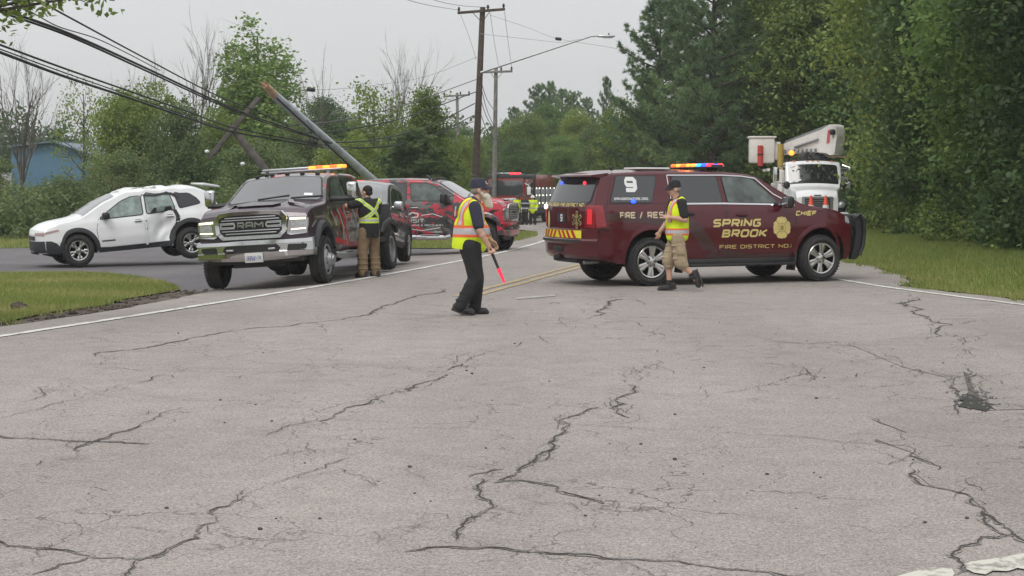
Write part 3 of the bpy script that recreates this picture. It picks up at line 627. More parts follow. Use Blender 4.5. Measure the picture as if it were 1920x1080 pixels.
deciduous('poplar', 12, 5.6, 1.8, 10, .80, 3.4, 15, .30, .22, M['leaf_poplar'], M['barkl'], col=True, inner=.2, stems=[(-.1,0,12),(1.0,.5,11.2),(-1.0,.4,10.2),(.5,-.9,10.6),(1.9,.2,8.9),(-1.9,-.2,8.3),(-.6,-1.0,9.2),(2.5,-.5,7.2),(-2.5,.5,6.6),(.2,1.2,9.6)])
deciduous('birch', 7, 3.4, .8, 8, .62, 3.6, 12, .27, .16, M['leaf_light'], M['barkl'], col=True, inner=.2)
deciduous('sparse', 7, 4, 1.6, 7, .6, 2.6, 8, .26, .15, M['leaf_light'], M['barkd'], inner=.2)
deciduous('cone', 8, 5.2, .3, 9, .95, 3.6, 26, .24, .16, M['leaf_light'], M['barkl'], cone=True)
def pine(key, h, w, base, nb, seed, up=.22, tuft=24, dens=1.0, pw=.75, s0=.22, nd='needle'):
    r_ = random.Random(seed); mb = MB(); C = []; D = []; T = []
    mb.tube([(math.sin(i)*.06, math.cos(i*1.3)*.06, -.3+(h+.2)*i/8) for i in range(9)], [(.26*h/16)*(1-.93*i/8)+.012 for i in range(9)], 8)
    for i in range(nb):
        t = (i+.5)/nb; z = base+(h-base)*t; ln = w/2*((1-t)**pw*.95+.06)*r_.uniform(.5, 1.18)*(1 if t > .12 else .8); a = i*2.4+r_.uniform(-.5, .5)
        d = Vector((math.cos(a), math.sin(a), 0)); p0 = Vector((0,0,z)); el = up*(.3+t*1.6)
        pts = [p0+d*ln*s+Vector((0,0,ln*(el*s-.10*s*(1-s)+.12*s**3))) for s in (0,.25,.5,.75,1)]
        q = .012+.014*ln; mb.tube(pts, [q*1.4, q*1.1, q*.8, q*.5, q*.2], 5)
        side = Vector((-d.y, d.x, 0)); ct = r_.gauss(.45, .17)
        for s in np.arange(s0, 1.04, .30/max(ln, .5)/dens):
            b = pts[0].lerp(pts[4], min(s, 1)) if False else (p0+d*ln*s+Vector((0,0,ln*(el*s-.10*s*(1-s)+.12*s**3))))
            for k in range(4):
                o = side*r_.gauss(0, .30*ln*(1.05-s)*.75+.12)+Vector((0,0,r_.gauss(.05,.09)))+d*r_.gauss(0,.1); C.append(b+o); D.append((d*.8+o.normalized()*.6+Vector((0,0,.35))).normalized()); T.append(ct)
    for k in range(5): C.append(Vector((0,0,h-.15*k))); D.append(Vector((0,0,1))); T.append(.5)
    C = np.array([tuple(c) for c in C]); D = np.array([tuple(c) for c in D]); T = np.array(T); n = len(C); idx = np.repeat(np.arange(n), tuft); m = len(idx)
    v = D[idx]*.75+unit(m)*.85; v /= np.linalg.norm(v, axis=1)[:,None]; l = rng.uniform(.17, .36, m)[:,None]; s = np.cross(v, unit(m)); s /= np.linalg.norm(s, axis=1)[:,None]
    c = C[idx]+rng.normal(0, .055, (m, 3)); V = np.empty((m, 3, 3)); V[:,0] = c-s*.026; V[:,1] = c+s*.026; V[:,2] = c+v*l
    PROTO[key] = (mb.mesh(key+'_trunk', M['barkd'], ang=60), npmesh(key+'_crown', V.reshape(-1, 3), 3, np.clip(T[idx]+rng.normal(0, .1, m), 0, 1), M[nd]), h, w)
pine('pine_a', 17, 9.5, 1.5, 84, 3, .30, 30, 1.1, .5, .38); pine('pine_b', 15, 8, 1.0, 80, 8, .26, 28, 1.1, .58, .34); pine('cedar', 8, 5, .3, 130, 5, .35, 30, 1.2, .62, .3, 'needle_soft')
def bare(key, h, w, seed, depth=5, spread=.5, lean=(0,0), n0=5, r0=.085):
    r_ = random.Random(seed); mb = MB(); tw = MB()
    def grow_(p, d, l, r, k):
        pts = [p]; q = p; dd = d.copy()
        for i in range(3):
            dd = (dd+Vector((r_.gauss(0,.13), r_.gauss(0,.13), r_.gauss(.06,.07)))).normalized(); q = q+dd*l/3; pts.append(q)
        (mb if k == depth else tw).tube(pts, [r, r*.85, r*.72, r*.6], 7 if k == depth else (5 if k > 2 else 3), cap=k == depth)
        if k == 0: return
        for j in range(n0 if k == depth else r_.choice((2,3,3))):
            a = r_.uniform(0, 6.28); ax = dd.orthogonal().normalized(); ax.rotate(Matrix.Rotation(a, 3, dd)); nd = (dd+ax*spread*r_.uniform(.5,1.3)).normalized()
            s = r_.uniform(.45, 1) if k == depth else r_.uniform(.3, 1)
            grow_(pts[0].lerp(pts[3], s) if s < .97 else pts[3], nd, l*r_.uniform(.55,.8), r*.55, k-1)
    grow_(Vector((0,0,-.2)), Vector((lean[0], lean[1], 1)).normalized(), h*.42, r0, depth)
    zs = max(q[2] for q in tw.v)
    for b in (mb, tw): b.v = [(x, y, z*h/zs) for x, y, z in b.v]
    PROTO[key] = (mb.mesh(key+'_trunk', M['barkl'], ang=60), tw.mesh(key+'_branches', M['barkl'], ang=60), h, w)
bare('bare_a', 8, 4, 11, 5, .5, (.16,0), 6, .10); bare('bare_b', 9, 4, 23, 5, .42, (0,0), 6, .08); bare('whip', 7, 2, 31, 3, .28, (0,0), 6, .05)
USED = {}
def tree(key, px, D, top, width, label, name=None, group=None, cat='tree', rot=None, X=None):
    tk, cr, h, w = PROTO[key]; x = (px-960)/FPX*D if X is None else X; y = D; z = H(x, y); zt = EYE+(347-top)/FPX*D
    s = max(.3, (zt-z)/h); sw = width/FPX*D/w if width else s
    if name is None:
        name = {'maple':'maple_tree','round':'leafy_tree','popla':'poplar_tree','birch':'birch_tree','spars':'sapling_tree','pine_':'pine_tree','cedar':'conifer_tree','cone':'leafy_tree','bare_':'bare_tree','whip':'bare_tree'}[key[:5]]
    o = thing(name, label, cat, (x, y, z), (0, 0, random.uniform(0, 6.28) if rot is None else rot), group); o.scale = (sw, sw, s); o['label'] = label
    link('trunk', tk, o); link('branches' if key[:4] in ('bare', 'whip') else 'crown', cr, o); return o
GL, GC, GR = 'trees behind the parking lot', 'trees far down the road', 'trees along the right verge'
# left
tree('bare_a', 45, 66, 52, 140, 'tall bare leaning tree in front of the blue building', group=GL, rot=-.2)
tree('bare_b', 5, 76, 190, 110, 'short bare tree at left edge beside the white wall of the blue building', group=GL)
tree('sparse', 158, 74, 135, 120, 'thin half bare tree with sparse leaves right of the blue building', group=GL)
tree('sparse', 195, 80, 175, 110, 'second sparse leafed sapling between blue building and broad green tree', group=GL)
tree('bare_b', 345, 84, 5, 150, 'tall dead grey tree rising above cables left of the poplar', group=GL, rot=1)
tree('bare_b', 272, 86, 75, 130, 'lower dead tree poking over the broad green tree', group=GL, rot=2.6)
tree('round_a', 268, 70, 165, 200, 'broad bright green tree behind the roof of the crashed white car', group=GL)
tree('round_b', 335, 67, 205, 150, 'olive green tree behind the snapped pole top', group=GL)
tree('poplar', 480, 84, 12, 235, 'tall light green poplar, tallest tree left of road', group=GL)
tree('round_a', 410, 78, 215, 130, 'green bushy tree under the left side of the poplar', group=GL)
tree('round_b', 575, 74, 235, 130, 'olive tree behind the middle of the broken grey pole', group=GL)
tree('maple_b', 620, 118, 190, 170, 'dark distant tree behind the bare whip tree', group=GL)
tree('whip', 617, 78, 70, 70, 'single thin bare stem tree right of the poplar', group=GL)
tree('birch', 705, 72, 140, 130, 'slender yellow green birch with thin crown', group=GL)
tree('bare_b', 715, 79, 52, 130, 'dead twigs rising out of the slender birch', group=GL, rot=.7)
tree('cone', 800, 76, 165, 190, 'pyramid shaped soft green tree left of the wooden pole', group=GL)
tree('cedar', 775, 64, 250, 190, 'lower grey green conifer in front of the pyramid shaped tree', group=GL, rot=1)
tree('round_a', 655, 66, 262, 140, 'bush like tree behind the lower end of the broken pole', group=GL)
tree('round_b', 490, 64, 275, 190, 'dark low tree behind the black and red tow truck cab', group=GL)
tree('round_b', -10, 62, 300, 110, 'dark bushy tree at left edge below the blue building', group=GL)
tree('round_b', 120, 62, 338, 150, 'low bushy tree hiding the foot of the blue building', group=GL)
tree('round_b', 225, 60, 290, 150, 'low tree above the hood of the crashed white car', group=GL, rot=2)
tree('round_a', 855, 86, 262, 90, 'small light green tree just left of the wooden pole foot', group=GL)
tree('maple_c', 885, 135, 255, 90, 'hazy tree between the wooden pole and the grey pole', group=GC)
tree('maple_a', 860, 150, 238, 110, 'hazy distant tree left of the wooden pole', group=GC)
# centre, far
for px, D, top, w, key, lab in ((965,145,205,90,'pine_b','hazy pine right beside the grey pole'),(1010,150,165,105,'pine_a','hazy tall pine in the middle of the far trees'),(1055,140,172,100,'pine_b','hazy pine right of the tallest far pine'),(1100,146,190,95,'pine_a','hazy pine left of the dead topped spruce'),
    (945,138,228,90,'maple_a','leafy tree just right of the grey pole foot'),(990,128,212,110,'maple_c','leafy green tree behind the fire engine cab'),(1035,132,196,110,'maple_a','tall leafy tree under the tallest far pine'),(1085,126,205,105,'maple_c','leafy tree under the dead topped spruce'),(1030,155,158,90,'pine_b','second tall hazy pine beside the tallest far pine'),(1075,158,178,80,'pine_a','blunt topped hazy pine behind the leafy trees'),
    (1137,124,150,60,'pine_b','narrow spruce with a dead bare tip'),(975,118,265,110,'maple_b','low dark tree behind the fire engine'),(1060,112,255,120,'maple_a','broad dark green tree above the fire engine right side')):
    tree(key, px, D, top, w, lab, group=GC)
tree('whip', 1135, 123, 122, 22, 'dead bare twig top over the narrow spruce', group=GC)
tree('round_a', 1180, 92, 193, 145, 'round yellow green tree behind the maroon car rear', group=GR)
tree('round_b', 1120, 98, 240, 110, 'olive round tree left of the yellow green tree', group=GR)
tree('pine_a', 1235, 84, 5, 230, 'tall white pine at the left end of the right hand trees', group=GR, rot=.4)
tree('pine_a', 1335, 78, -150, 300, 'tallest white pine with dark trunk seen through a gap', group=GR, rot=2.2)
tree('pine_b', 1285, 92, -30, 220, 'white pine behind the tallest pine', group=GR, rot=4)
tree('pine_b', 1420, 82, -120, 260, 'white pine above the bucket of the utility truck', group=GR, rot=1.2)
tree('maple_c', 1330, 80, 198, 130, 'drooping light green tree behind the maroon car light bar', group=GR)
tree('maple_b', 1260, 100, 225, 120, 'dark tree between yellow green tree and drooping tree', group=GR)
tree('maple_a', 1400, 84, 150, 190, 'dark green maple behind the utility truck bucket', group=GR)
tree('maple_c', 1510, 78, -120, 290, 'light green maple behind the utility truck boom', group=GR)
tree('maple_a', 1470, 92, -60, 300, 'maple between the pines and the light green maple', group=GR)
tree('maple_a', 1650, 76, -240, 320, 'large maple right behind the utility truck', group=GR)
tree('maple_c', 1700, 56, -330, 380, 'yellow green maple over the grass beyond the push bumper', group=GR, X=14.8)
tree('maple_b', 1760, 49, -380, 420, 'dark maple overhanging the middle of the right verge', group=GR, X=14.2)
tree('maple_a', 1850, 42, -470, 520, 'broad maple with leaves down to the tall grass at right', group=GR, X=14.0)
tree('maple_b', 1960, 36, -560, 600, 'dark maple at the right edge of the frame', group=GR, X=13.6)
tree('maple_a', 2100, 30, -640, 640, 'nearest maple reaching in from beyond the right edge', group=GR, X=14.0)
tree('maple_b', 1820, 60, -420, 460, 'tall maple in the second row behind the right verge', group=GR, X=19)
tree('maple_c', 1900, 52, -460, 520, 'light maple in the second row behind the right verge', group=GR, X=19.5)
tree('maple_a', 1640, 88, -120, 300, 'far maple in the back row right of the utility truck', group=GR)
# tree just outside the frame whose bough hangs into the top left corner
lob = [((3.55,.2,3.75),(.55,.5,.24)),((4.15,.1,3.95),(.6,.5,.2)),((4.75,0,4.02),(.5,.4,.16)),((2.9,.3,3.55),(.6,.6,.4)),((0,0,5.2),(2.2,2.2,1.6)),((1.7,.2,4.7),(1.2,1.2,.7))]
C, T, K = lobes_leaves(lob, 10, 12, .14, .2)
o = thing('maple_tree', 'leafy bough hanging into the top left corner of the picture', 'tree', (-9.6, 18, H(-9.6, 18)), group=GL)
link('trunk', trunk_mesh('bough_trunk', 5.2, .16, [l[0] for l in lob]+[(5.0,0,3.98)], M['barkd']), o); link('crown', npmesh('bough_crown', kites(C, .10, .065), 4, T, M['leaf_light']), o)
# masses nobody could count
def thicket(name, spots, mt, dens, nleaf, sig, L, inner=.45):
    lob = [((x, y, H(x, y)+h*.45), (r, r, h*.55)) for x, y, r, h in spots]
    C, T, K = lobes_leaves(lob, dens, nleaf, sig, inner); g = hgt(C[:,0], C[:,1]); C[:,2] = np.maximum(C[:,2], g+.03)
    return tag(link(name, npmesh(name, kites(C, L, L*.6), 4, T, mt)), kind='stuff')
sp = [(x, random.uniform(58, 66), random.uniform(.9, 1.6), random.uniform(1.2, 2.2)) for x in np.arange(-24, -3.4, .6)]
thicket('undergrowth', sp, M['leaf_shrub'], 3.2, 22, .26, .16)
sp = [(x, random.uniform(66, 74), random.uniform(1.3, 2.1), random.uniform(1.6, 2.4) if x < -14.5 else random.uniform(2.4, 3.8)) for x in np.arange(-26, -4, .85)]
thicket('undergrowth', sp, M['leaf_dark'], 2.6, 22, .3, .18)
sp = [(12.6+random.uniform(-.5, 1.6)+max(0,(y-45)*.12)+(2.2 if y > 52 else 0), y, random.uniform(.7, 1.3), random.uniform(.9, 2.6)) for y in np.arange(24, 66, .55)]
thicket('undergrowth', sp, M['leaf_dark'], 4.2, 26, .22, .13)
sp = [(12.0+random.uniform(-.6, .7)+max(0,(y-45)*.12)+(1.8 if y > 52 else 0), y, random.uniform(.3, .7), random.uniform(.5, 1.5)) for y in np.arange(25, 66, .6)]
thicket('tall_weeds', sp, M['leaf_light'], 6, 16, .16, .12)
sp = [(16+random.uniform(0, 7), y, 2.4, 4.5) for y in np.arange(26, 95, 1.6)]
thicket('undergrowth', sp, M['leaf_dark'], 1.6, 22, .4, .24)
sp = [(random.uniform(8.5, 18)+0*y, y, 1.8, 3.0) for y in np.linspace(80, 110, 18)]+[(random.uniform(-9, -4.5), y, 1.6, 2.8) for y in np.linspace(76, 110, 14)]+[(random.uniform(-5, 8), y, 2.0, 3.4) for y in np.linspace(118, 140, 12)]
thicket('undergrowth', sp, M['leaf_shrub'], 2, 22, .34, .2)
sp = [(x, 175+random.uniform(-12, 30), random.uniform(4, 7), random.uniform(6, 10)) for x in np.arange(-75, 80, 3.2)]
thicket('distant_woods', sp, M['leaf_dark'], .45, 26, .9, .6)
# ================================================================== poles, cables, building, sign
def path(pts, n=8):
    """smooth curve through (px, py, D) points"""
    P = [atY(*p) for p in pts]; P = [P[0]*2-P[1]]+P+[P[-1]*2-P[-2]]; o = []
    for i in range(1, len(P)-2):
        for t in np.linspace(0, 1, n, endpoint=False):
            a, b, c, d = P[i-1:i+3]; o.append(.5*((2*b)+(c-a)*t+(2*a-5*b+4*c-d)*t*t+(3*b-a-3*c+d)*t**3))
    o.append(P[-2]); return o
def cable(label, pts, r, m='wire', name='overhead_cable', group='overhead cables'):
    mb = MB(); mb.tube(path(pts), r*.84, 6); return tag(mb.build(name, M[m], ang=80), label, 'cable', group)
def insulator(parent, p, h=.22):
    mb = MB(); mb.lathe([(.001,0),(.05,0),(.03,.04),(.085,.06),(.04,.09),(.085,.12),(.04,.15),(.06,.19),(.03,h),(.001,h)], 10, Matrix.Translation(p)); return mb.build('insulator', M['trim'], parent)
def utility_pole(label, base, top, D, r, arm, wood, braces=True):
    b = atY(*base, D); b.z = H(b.x, b.y); t = atY(*top, D)
    o = thing('utility_pole', label, 'utility pole', b, group='utility poles on the left of the road'); t = t-b
    mb = MB(); mb.tube([Vector((0,0,-.3)), t*.33, t*.66, t], [r, r*.9, r*.78, r*.66], 12); mb.build('shaft', M[wood], o)
    if arm:
        L_, R_ = atY(*arm[0], D)-b, atY(*arm[1], D)-b; d = R_-L_; off = Vector((0,-r*.95,0)); mid = (L_+R_)/2+off
        mb = MB(); ang = math.atan2(d.z, d.x); mb.box(mid, (d.length, .1, .13), (0,-ang,0), .012)
        if braces:
            for k in (.3, .7): q = L_.lerp(R_, k)+off; s = t.copy(); s.z = mid.z-.55; s.x = t.x*(s.z/t.z); mb.tube([q, s+off*.6], .018, 6)
        mb.build('crossarm', M[wood], o)
        for k in (.03, .64, .97): insulator(o, L_.lerp(R_, k)+off+Vector((0,0,.06)))
    return o
p = utility_pole('tall dark wooden pole left of road carrying the street lamp', (887,432), (905,14), 80, .2, ((858,25),(947,18)), 'wood')
utility_pole('grey pole behind the fire engine with a plain crossarm', (926,440), (930,127), 100, .17, ((902,136),(961,134)), 'wood_grey')
utility_pole('farthest small pole seen between conifer and wooden pole', (861,420), (857,174), 120, .15, ((832,181),(881,178)), 'wood_grey')
# street lamp on the wooden pole
q0 = atY(901,136,79.7); q1 = atY(1108,68,79.4); q2 = atY(1122,67,79.4); q3 = atY(1152,68,79.4)
o = thing('street_lamp', 'long armed street lamp bolted to the tall wooden pole', 'street lamp', q0)
mb = MB(); mb.tube([(0,0,0), (q1-q0)*.5, q1-q0, q2-q0], [.06,.05,.042,.04], 8); mb.tube([Vector((0,0,1.9)), (q1-q0)*.75+Vector((0,0,.12)), q1-q0], .012, 5); mb.build('arm', M['steel'], o)
mb = MB(); c = (q2+q3)/2-q0; mb.box(c+Vector((0,0,-.01)), ((q3-q2).length*1.05, .3, .10), None, .045, seg=3); mb.box(c+Vector((.05,0,-.07)), ((q3-q2).length*.6, .24, .06), None, .02); h_ = mb.build('lamp_head', M['silver'], o)
mb = MB(); mb.cyl(c+Vector((.12,0,.04)), c+Vector((.12,0,.14)), .035, 8); mb.build('photocell', M['black'], h_)
# broken poles
b = atY(830,449,57); b.z = H(b.x, b.y)
o = thing('broken_pole', 'blue grey utility pole broken off and leaning left over the pickup', 'utility pole', b)
pm = atY(700,340,51.5)-b; pt = atY(514,178,46)-b; pe = atY(493,155,45.3)-b
mb = MB(); mb.tube([Vector((.05,0,-.2)), pm*.5, pm, pm.lerp(pt, .5), pt], [.165,.158,.15,.14,.128], 14); mb.build('shaft', M['galv'], o)
mb = MB(); d = (pe-pt); mb.tube([pt, pt+d*.4, pt+d*.72], [.127,.115,.10], 12)
for k in range(16):
    a = k*.39; s = d.orthogonal().normalized(); s.rotate(Matrix.Rotation(a, 3, d.normalized())); st = pt+d*.72+s*.085
    mb.tube([st, st+d*random.uniform(.1,.32)+s*random.uniform(-.03,.05)], [.022, .003], 4)
mb.tube([pt+d*.8, pt+d*1.0+Vector((-.12,0,.03))], [.03,.004], 4)
mb.build('splintered_end', M['wood_raw'], o)
mb = MB(); mb.tube([pt+Vector((.1,-.16,-.1)), pm.lerp(pt,.5)+Vector((.02,-.15,-.12)), pm.lerp(pt,.12)+Vector((-.08,-.16,-.12))], .022, 6); mb.build('conduit', M['wire'], o)
b = atY(470,290,47)
o = thing('snapped_pole_top', 'snapped off pole top with crossarm hanging tangled in the cables', 'utility pole', b)
mb = MB(); u, v = atY(432,236,47)-b, atY(513,338,47)-b; mb.tube([u, u.lerp(v,.5), v], [.10,.115,.125], 12); mb.build('shaft', M['wood_mid'], o)
mb = MB(); u, v = atY(391,297,46.8)-b, atY(485,183,46.8)-b; d = v-u; mb.box((u+v)/2, (d.length,.11,.13), (0,-math.atan2(d.z,d.x),0), .012); mb.build('crossarm', M['wood_mid'], o)
for q in ((388,284),(455,307)): 
    mb = MB(); mb.ell(atY(*q,46.7)-b, (.07,.06,.05)); mb.build('insulator', M['white_film'], o)
# cables
cable('uppermost thick cable crossing the top left sky', [(-90,-22,21),(0,16,23),(130,63,26),(270,126,32),(400,187,38),(480,220,43),(560,247,46),(622,269,48)], .026)
cable('thick cable lashed just under the uppermost one', [(-90,-16,21.2),(0,22,23.2),(130,68,26.2),(270,131,32.2),(400,191,38.2),(480,224,43),(560,250,46),(600,262,48)], .022)
cable('thinner cable entering from the top edge at left', [(30,-22,23),(140,38,26),(270,108,32),(400,176,38),(470,204,43),(540,236,46)], .018)
cable('wavy drop wire strung between the two upper left cables', [(0,2,23),(60,24,24),(110,50,25.5),(180,72,28),(235,98,31),(300,132,35)], .011)
cable('upper of the low cable pair at left', [(-70,58,21),(0,84,23),(120,128,26),(240,170,31),(360,212,37),(440,240,43),(592,270,47)], .020)
cable('lower thick cable of the low pair at left', [(-70,72,21),(0,98,23),(120,143,26),(240,183,31),(360,224,37),(440,248,43),(606,276,47)], .027)
cable('thin cable beside the low cable pair at left', [(-70,66,21),(0,92,23),(120,136,26.2),(240,178,31.2),(430,245,43)], .012)
cable('topmost cable from the broken pole up to the wooden pole', [(540,236,46),(640,225,54),(760,196,66),(896,148,80)], .022, 'wire_thin')
cable('second cable from the broken pole up to the wooden pole', [(560,250,46),(640,244,53),(760,220,65),(893,172,80)], .028)
cable('third cable from the broken pole up to the wooden pole', [(612,268,48),(700,262,56),(800,238,68),(890,194,80)], .030)
cable('fourth cable from the broken pole up to the wooden pole', [(592,271,47),(700,276,56),(800,258,68),(889,216,80)], .026)
cable('lowest cable from the broken pole up to the wooden pole', [(606,277,47),(660,279,54),(760,268,64),(888,228,80)], .022)
cable('conductor from crossarm left end out of the top edge', [(860,19,80),(800,9,68),(740,-8,54),(690,-30,46)], .013, 'wire_thin')
cable('conductor from crossarm middle out of the top edge', [(918,14,80),(860,10,72),(805,-3,62),(740,-34,48)], .013, 'wire_thin')
cable('faint wire from wooden pole down to the left with a dark splice', [(897,106,80),(800,143,74),(700,160,68),(583,168,60),(430,150,54)], .009, 'wire_thin')
cable('faint wire from wooden pole out to the trees at right', [(918,28,80),(990,52,80),(1047,73,80),(1160,92,80),(1290,125,80)], .009, 'wire_thin')
cable('guy wire from the crossarm down the wooden pole', [(864,28,80),(880,70,80),(893,112,80)], .011, 'wire_thin')
cable('left of two conductors down to the grey pole', [(919,24,80),(927,80,88),(935,124,100)], .012, 'wire_thin')
cable('right of two conductors down to the grey pole', [(946,22,80),(953,80,88),(960,131,100)], .012, 'wire_thin')
for k, (a, c) in enumerate(((150,206),(160,236),(185,240),(212,262))):
    cable(('highest','upper','lower','lowest')[k]+' cable running from wooden pole to grey pole', [(901,a,80),(913,(a+c)/2+8,90),(926,c,100)], .022)
cable('loose stay wire hanging down from the tangled cables', [(520,228,46),(530,258,46),(541,300,46),(548,340,46)], .012, 'wire_thin')
cable('thin stay wire slanting under the broken pole', [(575,225,45),(600,262,45),(628,300,45)], .014, 'wire_thin')
for (px, py, D), lab in (((1047,73,80),'dark splice on the faint wire right of the wooden pole'),((583,168,60),'dark splice on the faint wire left of the wooden pole'),((586,266,47),'black splice case on the tangled cables near broken pole')):
    mb = MB(); c = atY(px, py, D); mb.tube([c+Vector((-.16,0,.02)), c+Vector((-.13,0,.015)), c+Vector((.13,0,-.015)), c+Vector((.16,0,-.02))], [.03,.08,.08,.03], 8); tag(mb.build('cable_splice', M['wire']), lab, 'cable splice')
# blue metal building
bx0, bx1, D = (24-960)/FPX*95, (188-960)/FPX*95, 95; z0 = -1.0
o = thing('metal_building', 'blue corrugated metal building half hidden by bare trees', 'building', (bx0, D, z0))
w = bx1-bx0; zt = lambda py: EYE+(347-py)*D/FPX-z0
mb = MB(); prof = [(0,0),(0,zt(277)),(w*.5,zt(268)),(w,zt(296)),(w,0)]
mb.prism(prof, lambda u, v, e: (u, e, v), 12)
for k in np.arange(.2, w, .3): mb.box((k,-.012,1.6), (.05,.02,3.2))
mb.build('wall', mat('blue_siding', (.09,.19,.29), .55, var=.12), o, ang=20)
mb = MB()
for (u0,v0),(u1,v1) in zip(prof[1:3], prof[2:4]):
    d = Vector((u1-u0,0,v1-v0)); c = Vector(((u0+u1)/2, 5.9, (v0+v1)/2+.06)); mb.box(c, (d.length+.25, 12.6, .08), (0,-math.atan2(d.z,d.x),0))
mb.build('roof', mat('grey_blue_metal_roof', (.14,.19,.24), .55, .1, var=.15), o)
mb = MB(); mb.box((.9,-.04,1.0), (.95,.06,2.0)); d_ = mb.build('door', M['white_paint'], o)
mb = MB(); mb.box((-1.6,4,1.7), (3.2,6,3.4)); mb.build('annex', mat('white_siding', (.5,.5,.48), .6, var=.1), o)
# speed limit sign behind the utility truck
c = atY(1579,334,62.5); gz = H(c.x, c.y)
o = thing('speed_limit_sign', 'white speed limit sign behind the right side of the utility truck', 'sign', (c.x, c.y, gz), (0,0,R(-8)))
mb = MB(); mb.box((0,.03,(c.z-gz)/2+.2), (.06,.04,c.z-gz+.5)); mb.build('post', M['steel'], o)
mb = MB(); mb.prism(rp([(-.32,-.4),(.32,-.4),(.32,.4),(-.32,.4)],.05), lambda u, v, e: (u, -e, c.z-gz+v), .006); pl = mb.build('panel', M['white_film'], o)
mb = MB(); f = lambda a, b_: (lambda u, v: (a+u, -.009, c.z-gz+b_+v))
text_mb(mb, 'SPEED', .5, .12, f(-.25,.23), bold=.02); text_mb(mb, 'LIMIT', .46, .12, f(-.23,.06), bold=.02); text_mb(mb, '40', .44, .28, f(-.22,-.32), bold=.03); mb.build('lettering', M['mud'], pl, smooth=False)
# little white sign beyond the red pickup
c = atY(850,362,62); gz = H(c.x, c.y)
o = thing('small_sign', 'small white sign on a post beyond the red pickup windscreen', 'sign', (c.x, c.y, gz))
mb = MB(); mb.box((0,.03,(c.z-gz)/2), (.05,.04,c.z-gz)); mb.build('post', M['steel'], o)
mb = MB(); mb.box((0,0,c.z-gz), (.34,.012,.26), None, .004); mb.build('panel', M['white_film'], o)
# dark lump on the dirt strip
c = gat(36, 580); mb = MB(); mb.ell((0,0,.04), (.13,.09,.07), None, 8)
for i, v in enumerate(mb.v): mb.v[i] = (v[0]*(1+.18*math.sin(i*1.7)), v[1]*(1+.15*math.cos(i*2.3)), max(-.02, v[2]*(1+.2*math.sin(i*.9))))
o = mb.build('rock', M['soil'], ang=50); o.location = (*c, H(*c)-.01); tag(o, 'dark rock lying on the dirt at the left edge', 'rock')
